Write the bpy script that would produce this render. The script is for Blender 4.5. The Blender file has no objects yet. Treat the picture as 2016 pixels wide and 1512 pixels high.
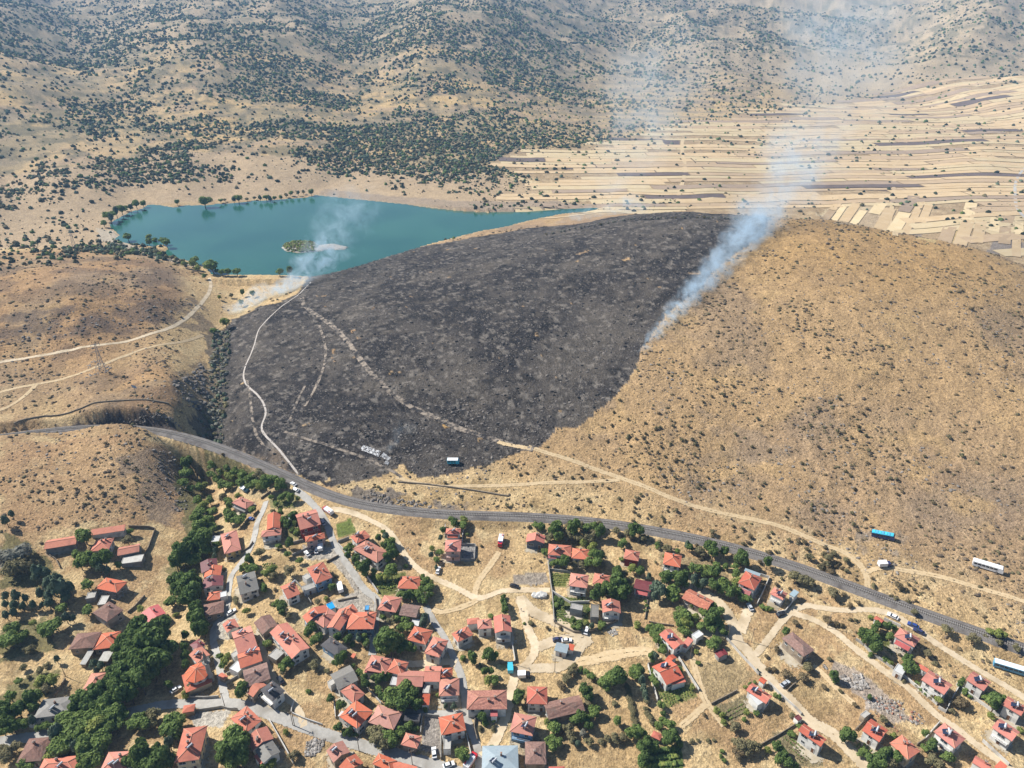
import bpy, bmesh, math, random
import numpy as np
from mathutils import Vector
R = math.radians
scene = bpy.context.scene
col = scene.collection
random.seed(7)
# ------------------------------------------------------------------ camera
CAM_H, PITCH, FPX = 240.0, R(28.0), 1400.0      # metres, downward tilt, focal length in photo pixels (2016 wide)
cam_d = bpy.data.cameras.new('camera')
cam_d.sensor_width = 36.0
cam_d.lens = 36.0 * FPX / 2016.0
cam_d.clip_start, cam_d.clip_end = 1.0, 20000.0
cam = bpy.data.objects.new('camera', cam_d)
col.objects.link(cam)
cam.location = (0, 0, CAM_H)
cam.rotation_euler = (R(90) - PITCH, 0, 0)
scene.camera = cam
# ------------------------------------------------------------------ sky, sun, exposure
SUN_EL, SUN_AZ = R(43.0), math.atan2(-0.93, 0.37)   # the sun stands left of and beyond the hill
world = bpy.data.worlds.new('World'); scene.world = world
world.use_nodes = True
wn = world.node_tree.nodes; wl = world.node_tree.links
bg = wn['Background']
sky = wn.new('ShaderNodeTexSky'); sky.sky_type = 'NISHITA'; sky.sun_disc = False
sky.sun_elevation = SUN_EL; sky.sun_rotation = SUN_AZ
sky.altitude = 1200.0
wl.new(sky.outputs['Color'], bg.inputs['Color']); bg.inputs['Strength'].default_value = 0.07
sun_d = bpy.data.lights.new('sun', 'SUN'); sun_d.energy = 5.0; sun_d.angle = R(0.53); sun_d.color = (1.0, 0.96, 0.89)
sun = bpy.data.objects.new('sun', sun_d); col.objects.link(sun)
sdir = Vector((math.sin(SUN_AZ) * math.cos(SUN_EL), math.cos(SUN_AZ) * math.cos(SUN_EL), math.sin(SUN_EL)))
sun.rotation_euler = sdir.to_track_quat('Z', 'Y').to_euler()
scene.view_settings.view_transform = 'Standard'
scene.view_settings.look = 'None'
scene.view_settings.gamma = 1.0
scene.view_settings.exposure = 0.80
scene.cycles.use_denoising = True
scene.cycles.max_bounces = 5
scene.cycles.diffuse_bounces = 2
scene.cycles.transparent_max_bounces = 16
scene.cycles.volume_bounces = 1
scene.cycles.volume_max_steps = 256
# ------------------------------------------------------------------ helpers
def lin(c):
    c = np.asarray(c, float) / 255.0
    return np.where(c <= 0.04045, c / 12.92, ((c + 0.055) / 1.055) ** 2.4)
ALB = 0.60
def alb(r, g, b, k=1.0):
    return tuple(float(v) for v in lin((r, g, b)) * ALB * k)
def _hash(ix, iy, seed):
    h = (ix.astype(np.int64) * 374761393 + iy.astype(np.int64) * 668265263 + seed * 1442695041) & 0x7fffffff
    h = ((h ^ (h >> 13)) * 1274126177) & 0x7fffffff
    h = (h ^ (h >> 16)) & 0x7fffffff
    return (h & 0xffffff) / float(0xffffff)
def vnoise(x, y, seed=0):
    xi = np.floor(x); yi = np.floor(y)
    fx = x - xi; fy = y - yi
    fx = fx * fx * (3 - 2 * fx); fy = fy * fy * (3 - 2 * fy)
    a = _hash(xi, yi, seed); b = _hash(xi + 1, yi, seed)
    c = _hash(xi, yi + 1, seed); d = _hash(xi + 1, yi + 1, seed)
    return (a * (1 - fx) + b * fx) * (1 - fy) + (c * (1 - fx) + d * fx) * fy
def fbm(x, y, seed=0, oct=4, gain=0.5):
    s = 0.0; a = 1.0; t = 0.0
    for o in range(oct):
        s = s + a * vnoise(x * 2 ** o + 17.3 * o, y * 2 ** o - 9.1 * o, seed + o)
        t += a; a *= gain
    return s / t                                   # 0..1
def ray(px, py):
    px = np.asarray(px, float); py = np.asarray(py, float)
    x = (px - 1008) / FPX; v = (756 - py) / FPX
    cp, sp = math.cos(PITCH), math.sin(PITCH)
    return x, cp + v * sp, -sp + v * cp            # direction (x, y, z)
def on_plane(px, py, z):
    dx, dy, dz = ray(px, py)
    t = (np.asarray(z, float) - CAM_H) / dz
    return dx * t, dy * t
def sstep(a, b, x):
    t = np.clip((x - a) / (b - a), 0, 1)
    return t * t * (3 - 2 * t)
def seg_dist(X, Y, pts, extra=None):
    """distance of points to a polyline, and the interpolated extra value at the nearest point"""
    best = np.full(X.shape, 1e9); ev = np.zeros(X.shape)
    for i in range(len(pts) - 1):
        ax, ay = pts[i][:2]; bx, by = pts[i + 1][:2]
        vx, vy = bx - ax, by - ay
        L2 = vx * vx + vy * vy + 1e-9
        t = np.clip(((X - ax) * vx + (Y - ay) * vy) / L2, 0, 1)
        dd = np.hypot(X - ax - t * vx, Y - ay - t * vy)
        m = dd < best
        best = np.where(m, dd, best)
        if extra is not None:
            ev = np.where(m, extra[i] * (1 - t) + extra[i + 1] * t, ev)
    return best, ev
def inside(X, Y, poly):
    r = np.zeros(X.shape, bool)
    px = [p[0] for p in poly]; py = [p[1] for p in poly]
    bb = (X >= min(px)) & (X <= max(px)) & (Y >= min(py)) & (Y <= max(py))
    if not bb.any(): return r
    x = X[bb]; y = Y[bb]; c = np.zeros(x.shape, bool)
    j = len(poly) - 1
    for i in range(len(poly)):
        xi, yi = poly[i]; xj, yj = poly[j]
        if yi != yj:
            c ^= ((yi > y) != (yj > y)) & (x < (xj - xi) * (y - yi) / (yj - yi) + xi)
        j = i
    r[bb] = c
    return r
def tag(o, label=None, cat=None, group=None, kind=None):
    if label: o['label'] = label
    if cat: o['category'] = cat
    if group: o['group'] = group
    if kind: o['kind'] = kind
    return o
def empty(name, loc, rz=0.0):
    o = bpy.data.objects.new(name, None); col.objects.link(o)
    o.empty_display_size = 0.5
    o.location = loc; o.rotation_euler = (0, 0, rz)
    return o
def mesh_from(name, verts, faces, mats=(), fmat=None, smooth=False):
    me = bpy.data.meshes.new(name)
    me.from_pydata([tuple(map(float, v)) for v in verts], [], faces)
    for m in mats: me.materials.append(m)
    if fmat is not None: me.polygons.foreach_set('material_index', fmat)
    if smooth: me.polygons.foreach_set('use_smooth', [True] * len(me.polygons))
    me.update()
    return me
def put(name, me, parent=None, loc=(0, 0, 0), rz=0.0):
    o = bpy.data.objects.new(name, me); col.objects.link(o)
    o.location = loc; o.rotation_euler = (0, 0, rz)
    if parent is not None: o.parent = parent
    return o
def np_mesh(name, V, F, mats=(), smooth=False, fm=None):
    """V (n,3), F (m,k) arrays -> mesh, fast"""
    me = bpy.data.meshes.new(name)
    n, m, k = len(V), len(F), F.shape[1]
    me.vertices.add(n); me.vertices.foreach_set('co', np.ascontiguousarray(V, np.float32).ravel())
    me.loops.add(m * k); me.loops.foreach_set('vertex_index', np.ascontiguousarray(F, np.int32).ravel())
    me.polygons.add(m); me.polygons.foreach_set('loop_start', np.arange(0, m * k, k, dtype=np.int32))
    for mt in mats: me.materials.append(mt)
    if fm is not None: me.polygons.foreach_set('material_index', np.asarray(fm, np.int32))
    me.polygons.foreach_set('use_smooth', np.full(m, smooth))
    me.update(calc_edges=True)
    return me
class MB:
    """collects boxes, prisms and tubes into one mesh"""
    def __init__(s): s.v = []; s.f = []; s.m = []
    def add(s, vs, fs, m=0):
        b = len(s.v); s.v += [tuple(v) for v in vs]; s.f += [tuple(i + b for i in f) for f in fs]; s.m += [m] * len(fs)
        return s
    def box(s, x0, x1, y0, y1, z0, z1, m=0):
        return s.add([(x0, y0, z0), (x1, y0, z0), (x1, y1, z0), (x0, y1, z0), (x0, y0, z1), (x1, y0, z1), (x1, y1, z1), (x0, y1, z1)],
                     [(0, 3, 2, 1), (4, 5, 6, 7), (0, 1, 5, 4), (1, 2, 6, 5), (2, 3, 7, 6), (3, 0, 4, 7)], m)
    def prism(s, poly, z0, z1, m=0):
        n = len(poly)
        vs = [(p[0], p[1], z0) for p in poly] + [(p[0], p[1], z1) for p in poly]
        fs = [tuple(range(n - 1, -1, -1)), tuple(range(n, 2 * n))] + [(i, (i + 1) % n, n + (i + 1) % n, n + i) for i in range(n)]
        return s.add(vs, fs, m)
    def bar(s, a, b, r, n=4, r2=None, m=0):
        a = Vector(a); b = Vector(b); d = (b - a).normalized()
        u = d.orthogonal().normalized(); w = d.cross(u)
        r2 = r if r2 is None else r2
        vs = []
        for P, rr in ((a, r), (b, r2)):
            for i in range(n):
                t = 2 * math.pi * (i + .5) / n
                vs.append(P + u * (rr * math.cos(t)) + w * (rr * math.sin(t)))
        fs = [tuple(range(n - 1, -1, -1)), tuple(range(n, 2 * n))] + [(i, (i + 1) % n, n + (i + 1) % n, n + i) for i in range(n)]
        return s.add(vs, fs, m)
    def mesh(s, name, mats, smooth=False): return mesh_from(name, s.v, s.f, mats, s.m, smooth)
    def build(s, name, mats, parent=None, loc=(0, 0, 0), rz=0.0): return put(name, s.mesh(name, mats if isinstance(mats, (list, tuple)) else [mats]), parent, loc, rz)
# ------------------------------------------------------------------ materials
def material(name, c1, c2=None, scale=1.0, rough=0.9, detail=4.0, bump=0.0, coord='Object', contrast=0.5, metal=0.0, c3=None, s3=0.2, spec=0.3, vary=(.88, 1.1, 1.0, 1.0)):
    """two colours mixed by fractal noise, a third in large stains, optional bump"""
    m = bpy.data.materials.new(name); m.use_nodes = True
    N = m.node_tree.nodes; L = m.node_tree.links; b = N['Principled BSDF']
    b.inputs['Roughness'].default_value = rough; b.inputs['Metallic'].default_value = metal
    b.inputs['Specular IOR Level'].default_value = spec
    c2 = c2 or c1
    tc = N.new('ShaderNodeTexCoord')
    nz = N.new('ShaderNodeTexNoise'); nz.inputs['Scale'].default_value = scale; nz.inputs['Detail'].default_value = detail
    nz.inputs['Roughness'].default_value = 0.65
    src = tc.outputs[coord] if coord != 'World' else N.new('ShaderNodeNewGeometry').outputs['Position']
    L.new(src, nz.inputs['Vector'])
    rp = N.new('ShaderNodeValToRGB')
    rp.color_ramp.elements[0].position = 0.5 - 0.25 * (1.001 - contrast) - 0.02; rp.color_ramp.elements[0].color = (*c1, 1)
    rp.color_ramp.elements[1].position = 0.5 + 0.25 * (1.001 - contrast) + 0.02; rp.color_ramp.elements[1].color = (*c2, 1)
    L.new(nz.outputs['Fac'], rp.inputs['Fac'])
    out = rp.outputs['Color']
    if c3:
        n3 = N.new('ShaderNodeTexNoise'); n3.inputs['Scale'].default_value = s3; n3.inputs['Detail'].default_value = 3
        L.new(src, n3.inputs['Vector'])
        r3 = N.new('ShaderNodeValToRGB'); r3.color_ramp.elements[0].position = 0.5; r3.color_ramp.elements[1].position = 0.68
        L.new(n3.outputs['Fac'], r3.inputs['Fac'])
        mx = N.new('ShaderNodeMix'); mx.data_type = 'RGBA'
        L.new(r3.outputs['Color'], mx.inputs[0]); L.new(out, mx.inputs[6]); mx.inputs[7].default_value = (*c3, 1)
        out = mx.outputs[2]
    oi = N.new('ShaderNodeObjectInfo')                       # a little variation from object to object
    mr = N.new('ShaderNodeMapRange'); mr.inputs[3].default_value = vary[0]; mr.inputs[4].default_value = vary[1]
    L.new(oi.outputs['Random'], mr.inputs[0])
    hv = N.new('ShaderNodeHueSaturation'); L.new(mr.outputs[0], hv.inputs['Value']); L.new(out, hv.inputs['Color'])
    ms_ = N.new('ShaderNodeMath'); ms_.operation = 'MULTIPLY'; ms_.inputs[1].default_value = 7.31; L.new(oi.outputs['Random'], ms_.inputs[0])
    fr_ = N.new('ShaderNodeMath'); fr_.operation = 'FRACT'; L.new(ms_.outputs[0], fr_.inputs[0])
    m2_ = N.new('ShaderNodeMapRange'); m2_.inputs[3].default_value = vary[2]; m2_.inputs[4].default_value = vary[3]; L.new(fr_.outputs[0], m2_.inputs[0]); L.new(m2_.outputs[0], hv.inputs['Saturation'])
    L.new(hv.outputs['Color'], b.inputs['Base Color'])
    if bump:
        bp = N.new('ShaderNodeBump'); bp.inputs['Strength'].default_value = 1.0; bp.inputs['Distance'].default_value = bump
        L.new(nz.outputs['Fac'], bp.inputs['Height']); L.new(bp.outputs['Normal'], b.inputs['Normal'])
    return m
# ------------------------------------------------------------------ terrain: heights from surveyed points
LAKE_Z = 10.0
rail_px = [(-220, 880, 13), (-60, 866, 13), (0, 859, 13), (70, 850, 13), (150, 842, 13), (230, 840, 13), (300, 846, 13), (350, 856, 13), (400, 870, 13), (450, 888, 13), (500, 908, 13),
           (560, 935, 13), (600, 953, 13), (640, 971, 13), (690, 987, 13), (740, 997, 13), (800, 1005, 13.3), (870, 1011, 13.6), (950, 1014, 14), (1030, 1016, 14),
           (1110, 1021, 14.3), (1200, 1030, 14.6), (1290, 1044, 15), (1380, 1062, 15.4), (1460, 1082, 15.8), (1550, 1109, 16.2), (1650, 1144, 16.6), (1750, 1182, 17),
           (1850, 1218, 17.4), (1950, 1253, 17.8), (2060, 1292, 18.2), (2200, 1345, 18.6)]
C = []                                            # (x, y, z)
def S(px, py, z):
    x, y = on_plane(px, py, z); C.append((float(x), float(y), z))
def FARP(px, d, z):
    a = math.atan((px - 1008) / FPX / 1.11); C.append((d * math.sin(a), d * math.cos(a), z))
for p in [  # village
    (-300, 1512, -4), (0, 1512, -3), (300, 1512, -1), (600, 1512, 0), (1008, 1512, 1), (1400, 1512, 4), (1800, 1512, 8), (2016, 1512, 10), (2300, 1512, 12), (1008, 1750, -2), (0, 1750, -6), (2016, 1750, 6),
    (0, 1300, -1), (150, 1200, -1), (300, 1280, -4), (500, 1300, 2), (700, 1300, 3), (900, 1300, 4), (1150, 1300, 6), (1400, 1300, 9), (1700, 1300, 12), (1950, 1330, 14), (2300, 1400, 18),
    (100, 1100, 2), (250, 1080, 1), (350, 1120, -4), (480, 1080, 3), (620, 1090, 6), (800, 1100, 8), (1000, 1110, 9), (1200, 1130, 10), (1450, 1160, 12), (1700, 1220, 14.5),
    (385, 1000, -4), (340, 1180, -4), (-200, 1100, 6), (-200, 1300, 2),
    # knoll left of the village, in front of the railway
    (150, 885, 15), (60, 930, 15), (220, 930, 13), (300, 920, 9), (330, 960, 2), (120, 1010, 9), (-100, 930, 16), (240, 1030, 4), (345, 900, 4),
    # creek
    (372, 900, -3), (405, 850, -1), (425, 790, 0), (435, 740, 0.5), (430, 690, 1), (445, 645, 2), (480, 612, 3), (470, 640, 4),
    # dam face
    (430, 575, 8), (500, 580, 7), (560, 572, 9.5), (420, 610, 7),
    # left hill
    (150, 600, 36), (0, 590, 38), (-250, 600, 40), (300, 590, 26), (390, 600, 13), (60, 520, 34), (200, 515, 30), (330, 525, 20), (380, 545, 14), (-250, 520, 36),
    (0, 690, 26), (120, 680, 25), (250, 660, 21), (350, 650, 14), (0, 760, 19), (120, 740, 19), (250, 740, 20), (340, 710, 17), (60, 800, 18), (180, 790, 23), (280, 800, 24), (360, 790, 17), (350, 830, 14),
    (250, 822, 22), (180, 826, 19), (120, 835, 15), (-250, 720, 24), (-250, 820, 18),
    # burnt hill
    (520, 640, 13), (540, 590, 13.5), (600, 566, 15), (640, 556, 15), (600, 640, 20), (560, 720, 14), (480, 760, 7), (480, 830, 9), (600, 800, 17), (560, 880, 14), (640, 900, 16), (700, 650, 28), (700, 780, 24),
    (750, 530, 19), (800, 600, 34), (850, 700, 33), (820, 820, 22), (800, 940, 16), (900, 500, 29), (950, 590, 42), (1000, 700, 39), (1000, 820, 28), (1000, 930, 18), (1050, 472, 41), (1150, 450, 52), (1150, 560, 52),
    (1250, 434, 61), (1250, 600, 54), (1250, 760, 38), (1200, 900, 23), (1350, 429, 68), (1350, 520, 66), (1500, 432, 73), (1500, 560, 66), (1450, 700, 49), (1450, 850, 32), (1400, 980, 20),
    (1650, 447, 75), (1650, 560, 69), (1650, 700, 53), (1650, 850, 36), (1650, 1010, 22), (1800, 474, 74), (1800, 600, 65), (1850, 750, 48), (1850, 900, 34), (1850, 1080, 22),
    (1920, 503, 70), (2016, 538, 65), (2016, 650, 58), (2016, 800, 45), (2016, 950, 33), (2016, 1130, 23), (2250, 640, 56), (2250, 850, 42), (2250, 1100, 28),
    # behind and around the lake
    (-250, 460, 13), (0, 460, 12), (100, 475, 12), (190, 470, 11), (100, 420, 14), (250, 380, 16), (0, 370, 20), (450, 370, 14), (650, 355, 14), (850, 370, 15), (1000, 395, 12), (1000, 340, 18), (1150, 390, 12),
    (1250, 395, 12), (1400, 390, 12), (1550, 400, 12), (1700, 410, 12), (1900, 440, 12), (2016, 470, 12), (2250, 480, 13), (1500, 330, 14), (1800, 330, 15), (2016, 330, 16)]:
    S(*p)
# far slope of the burnt hill, hidden from here
for px, py, z in [(1150, 440, 46), (1250, 425, 58), (1350, 422, 66), (1500, 426, 72), (1650, 440, 74), (1800, 468, 72), (1920, 497, 68), (2016, 532, 62), (2200, 600, 54)]:
    x, y = on_plane(px, py, z); d = math.hypot(x, y)
    for f, zz in ((60, z - 14), (120, z * 0.45 + 2), (170, 13)):
        C.append((x * (d + f) / d, y * (d + f) / d, zz))
fx = [-400, -150, 0, 150, 300, 450, 600, 700, 850, 1000, 1150, 1400, 1650, 1800, 1900, 2016, 2300]
fz = {1150: [34, 33, 30, 28, 28, 28, 26, 24, 24, 21, 18, 16, 15, 15, 15, 16, 18],
      1450: [75, 70, 64, 56, 55, 55, 52, 48, 46, 42, 33, 27, 23, 22, 22, 24, 26],
      1850: [125, 120, 116, 92, 108, 118, 106, 90, 112, 92, 62, 44, 35, 35, 36, 39, 44],
      2350: [190, 190, 180, 118, 168, 190, 176, 140, 205, 182, 100, 82, 58, 62, 80, 82, 90],
      3000: [270, 275, 262, 190, 212, 250, 250, 205, 270, 255, 190, 165, 118, 120, 195, 170, 230],
      4200: [390, 400, 400, 370, 360, 380, 390, 370, 400, 400, 380, 370, 320, 340, 380, 380, 400],
      6800: [450] * 17}
for d, row in fz.items():
    for px, z in zip(fx, row): FARP(px, d, z)
C = np.array(C)
def warp(x, y):
    return np.arctan2(x, y) * 2.6, np.log(np.hypot(x, y))
cu, cw = warp(C[:, 0], C[:, 1])
def tps(r2): return np.where(r2 > 1e-12, 0.5 * r2 * np.log(r2 + 1e-12), 0.0)
n = len(C)
A = np.zeros((n + 3, n + 3)); A[:n, :n] = tps((cu[:, None] - cu) ** 2 + (cw[:, None] - cw) ** 2) + np.eye(n) * 2e-4
A[:n, n] = 1; A[:n, n + 1] = cu; A[:n, n + 2] = cw; A[n:, :n] = A[:n, n:].T
coef = np.linalg.solve(A, np.concatenate([C[:, 2], np.zeros(3)]))
def rbf(x, y):
    u, w = warp(x, y); r = coef[n] + coef[n + 1] * u + coef[n + 2] * w
    for i in range(n): r = r + coef[i] * tps((u - cu[i]) ** 2 + (w - cw[i]) ** 2)
    return r
# polar grid: fine near, coarse far
ds = [105.0]
while ds[-1] < 7000:
    d = ds[-1]; ds.append(d + 0.0047 * d * (1 + max(0, d - 700) / 1500))
DS = np.array(ds); NU = 840
US = np.linspace(R(-57), R(57), NU)
LOGD = np.log(DS)
UU, DD = np.meshgrid(US, DS)
GX, GY = DD * np.sin(UU), DD * np.cos(UU)
# smooth height on a coarse grid, then refined
su, sd = np.linspace(US[0], US[-1], 240), np.linspace(LOGD[0], LOGD[-1], 330)
SU, SD = np.meshgrid(su, sd)
HS = rbf(np.exp(SD) * np.sin(SU), np.exp(SD) * np.cos(SU))
def bil(grid, fu, fd):
    iu = np.clip(fu.astype(int), 0, grid.shape[1] - 2); idd = np.clip(fd.astype(int), 0, grid.shape[0] - 2)
    a = fu - iu; b = fd - idd
    return (grid[idd, iu] * (1 - a) + grid[idd, iu + 1] * a) * (1 - b) + (grid[idd + 1, iu] * (1 - a) + grid[idd + 1, iu + 1] * a) * b
GZ = bil(HS, (UU - su[0]) / (su[1] - su[0]), (np.log(DD) - sd[0]) / (sd[1] - sd[0]))
# relief: gullies in the mountains, lumps on the hills
far = sstep(1000, 2200, DD)
wx = GX + 160 * (fbm(GX / 400, GY / 400, 5) - .5); wy = GY + 160 * (fbm(GX / 400, GY / 400, 6) - .5)
ridge = 1 - np.abs(2 * fbm(wx / 420, wy / 420, 11, 5) - 1) * 2
GZ = GZ + far * (ridge - .5) * 30 * np.clip(DD / 2500, .3, 1.6) * sstep(12, 60, GZ)
hillm = sstep(12, 30, GZ)
GZ = GZ + (fbm(GX / 60, GY / 60, 21, 4) - .5) * (1.2 + 3.5 * hillm) * sstep(150, 260, DD)
GZ = GZ + (fbm(GX / 9, GY / 9, 31, 3) - .5) * (0.35 + 0.9 * hillm)
GZ = GZ + (np.abs(fbm(GX / 8, GY / 8, 35, 3, .55) - .5) * 2) * 1.1 * hillm * sstep(900, 700, DD)
# the lake basin
lake_px = [(215, 445), (222, 436), (240, 426), (262, 415), (280, 411), (290, 403), (312, 403), (340, 408), (370, 404), (400, 404), (430, 401), (460, 400), (500, 395), (540, 394), (580, 390), (600, 389), (622, 384), (680, 390), (740, 396), (800, 402), (850, 409), (900, 414), (960, 418), (1010, 416),
           (1080, 412), (1130, 409), (1200, 406), (1180, 414), (1120, 427), (1090, 436), (1060, 446), (1000, 466), (950, 476), (900, 486), (850, 496), (800, 507), (750, 518), (700, 530), (660, 539), (620, 545), (560, 541.5), (500, 541), (440, 541), (417, 540),
           (405, 527), (380, 517), (340, 513), (310, 503), (330, 489), (322, 481), (308, 484), (300, 489), (278, 484), (262, 486), (240, 478), (225, 471), (236, 463), (226, 454)]
lake_xy = [tuple(float(v) for v in on_plane(px, py, LAKE_Z)) for px, py in lake_px]
near_l = (GX > -700) & (GX < 400) & (GY > 450) & (GY < 1250)
ll = lake_xy + [lake_xy[0]]
sdl = np.full(GX.shape, 1e6)
q, _ = seg_dist(GX[near_l], GY[near_l], ll)
ins = inside(GX, GY, lake_xy)
sdl[near_l] = q
GZ = np.where(ins, LAKE_Z - 0.15 - np.minimum(0.12 * sdl, 5), GZ)
out = (~ins) & (sdl < 60)
GZ = np.where(out, np.maximum(GZ, LAKE_Z + np.where(sdl < 7, 0.12 + 0.10 * sdl, 0.82 - (sdl - 7) * .42)), GZ)
GZ = np.where((~ins) & (sdl < 260) & (GY > 640) & (sdl >= 9), np.maximum(GZ, LAKE_Z + 1.0), GZ)
GZ = np.where((~ins) & (GY > 900), np.maximum(GZ, LAKE_Z + 0.6), GZ)
# island in the lake
isl = [tuple(float(v) for v in on_plane(px, py, LAKE_Z)) for px, py in [(553, 488), (562, 478), (590, 473), (618, 475), (628, 482), (655, 479), (688, 486), (680, 493), (650, 492), (620, 497), (590, 499), (562, 496)]]
isl_in = inside(GX, GY, isl)
isd = np.zeros(GX.shape); isd[isl_in] = seg_dist(GX[isl_in], GY[isl_in], isl + [isl[0]])[0]
GZ = np.where(isl_in, LAKE_Z + 0.1 + np.minimum(isd * .18, 1.3), GZ)
# railway bed: cuttings and banks
rail_xy = [(*map(float, on_plane(px, py, z)), z) for px, py, z in rail_px]
def smooth_line(p, step=4.0, it=1):
    p = [np.array(q, float) for q in p]
    for _ in range(it):                             # Chaikin
        q = [p[0]]
        for a, b in zip(p[:-1], p[1:]): q += [a * .75 + b * .25, a * .25 + b * .75]
        p = q + [p[-1]]
    o = [p[0]]
    for a, b in zip(p[:-1], p[1:]):
        L = np.linalg.norm((b - a)[:2]); k = max(1, int(L / step))
        o += [a + (b - a) * (i + 1) / k for i in range(k)]
    return o
rail_line = smooth_line(rail_xy, 6.0, 3)
m = (DD > 180) & (DD < 800)
rd, rz = seg_dist(GX[m], GY[m], rail_line, [p[2] for p in rail_line])
kk = 1 - sstep(4.0, 7.5, rd)
GZm = GZ[m]; GZ[m] = GZm * (1 - kk) + (rz - 0.5) * kk
def height(x, y):
    x = np.asarray(x, float); y = np.asarray(y, float)
    d = np.hypot(x, y); u = np.arctan2(x, y)
    fd = np.interp(np.log(np.clip(d, DS[0], DS[-1])), LOGD, np.arange(len(DS)))
    return bil(GZ, np.clip((u - US[0]) / (US[1] - US[0]), 0, NU - 1.001), np.clip(fd, 0, len(DS) - 1.001))
_t = np.concatenate([np.linspace(110, 900, 1200), np.geomspace(902, 7500, 900)])
def at(px, py, up=0.0):
    """the place on the ground (raised by up) that a photo pixel shows"""
    dx, dy, dz = ray(px, py)
    s = math.sqrt(float(dx * dx + dy * dy))
    t = _t / s
    g = CAM_H + dz * t - height(dx * t, dy * t) - up
    i = int(np.argmax(g < 0)) if (g < 0).any() else len(t) - 1
    i = max(i, 1); a, b = g[i - 1], g[i]
    tt = t[i - 1] + (t[i] - t[i - 1]) * (a / (a - b) if a != b else 0)
    x, y = float(dx * tt), float(dy * tt)
    return Vector((x, y, float(height(x, y))))
def line_at(pts, step=4.0, it=2):
    return smooth_line([tuple(at(*p)) for p in pts], step, it)
def poly_at(pts):
    """pixel outline -> outline on the map; a third number pushes a point further back (behind a crest)"""
    o = []
    for p in pts:
        v = at(p[0], p[1]); d = math.hypot(v.x, v.y)
        k = (d + p[2]) / d if len(p) > 2 else 1
        o.append((v.x * k, v.y * k))
    return o
# ------------------------------------------------------------------ ground colours on the map
def c3(r, g, b): return lin((r, g, b)) * ALB
def mixc(a, b, f): return a * (1 - f[..., None]) + b * f[..., None]
N1 = fbm(GX / 45, GY / 45, 41, 4); N2 = fbm(GX / 11, GY / 11, 42, 4); N3 = fbm(GX / 160, GY / 160, 43, 4); N4 = fbm(GX / 3.2, GY / 3.2, 44, 3)
jx = GX + (fbm(GX / 7, GY / 7, 51, 3) - .5) * 9; jy = GY + (fbm(GX / 7, GY / 7, 52, 3) - .5) * 9
j2x = GX + (N2 - .5) * 3; j2y = GY + (fbm(GX / 9, GY / 9, 53, 3) - .5) * 3
COL = np.zeros(GX.shape + (3,)) + c3(222, 190, 140)
COL = mixc(COL, c3(202, 168, 124), sstep(.47, .64, N1))
COL = mixc(COL, c3(234, 206, 156), sstep(.52, .68, N2) * .7)
COL = mixc(COL, c3(172, 146, 104), sstep(.56, .66, fbm(GX / 14, GY / 14, 45, 5, .6)) * .65 * (DD < 420))
COL = mixc(COL, c3(240, 214, 164), sstep(.60, .70, fbm(GX / 7, GY / 7, 46, 4)) * .6 * (DD < 420))
hill = sstep(15, 24, GZ) * (DD < 900)
COL = mixc(COL, c3(184, 154, 120), hill * .85)
COL = mixc(COL, c3(202, 168, 122), hill * sstep(.47, .6, N3) * .8)
COL = mixc(COL, c3(152, 134, 116), hill * sstep(.52, .68, N1) * .45)
COL = mixc(COL, c3(210, 176, 126), hill * sstep(.60, .72, fbm(GX / 22, GY / 22, 47, 4)) * .6)
COL = mixc(COL, c3(198, 160, 106), sstep(62, 76, GZ) * hill * .7)
lefth = hill * (GX < -90)
COL = mixc(COL, c3(190, 150, 108), lefth * .6 * sstep(.62, .45, N1))
COL = mixc(COL, c3(118, 100, 86), lefth * sstep(.50, .60, fbm(GX / 26, GY / 26, 48, 4)) * .5)
# far country
mt = sstep(950, 1150, DD)
COL = mixc(COL, c3(214, 184, 138), mt)
COL = mixc(COL, c3(226, 192, 136), mt * sstep(.5, .62, N3) * .8)
COL = mixc(COL, c3(176, 154, 132), mt * sstep(.5, .64, N1) * .6)
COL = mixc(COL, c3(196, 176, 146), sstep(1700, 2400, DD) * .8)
LEFTF = sstep(260, -200, GX - .12 * GY) * mt
COL = mixc(COL, c3(150, 142, 116), LEFTF * sstep(.45, .58, fbm(GX / 75, GY / 75, 49, 4)) * .5)
COL = mixc(COL, c3(128, 122, 98), mt * np.maximum(LEFTF, sstep(60, 120, GZ)) * sstep(.48, .60, fbm(GX / 26, GY / 26, 50, 5, .65)) * .75)
# pale shore flats left of the lake and above it
def paint(poly, c, f=1.0, jit=2, soft=None):
    global COL
    X, Y = ((GX, GY), (j2x, j2y), (jx, jy))[jit]
    mm = inside(X, Y, poly) * f
    if soft is not None: mm = mm * soft
    COL = mixc(COL, c3(*c), mm)
P = poly_at
paint(P([(-60, 330), (200, 330), (300, 300), (420, 300), (700, 320), (900, 330), (1080, 365), (1170, 395), (1180, 412), (1000, 424), (640, 384), (300, 405), (215, 445), (300, 500), (400, 540), (330, 515), (180, 490), (-60, 484)]), (204, 178, 144), .85)
paint(P([(640, 372), (760, 385), (900, 396), (1100, 396), (1180, 404), (1180, 414), (1000, 424), (850, 414), (620, 388)]), (176, 158, 138), .75)
paint(P([(190, 450), (225, 455), (250, 480), (310, 500), (400, 530), (330, 512), (230, 486), (190, 470)]), (206, 192, 170), .9)
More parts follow.
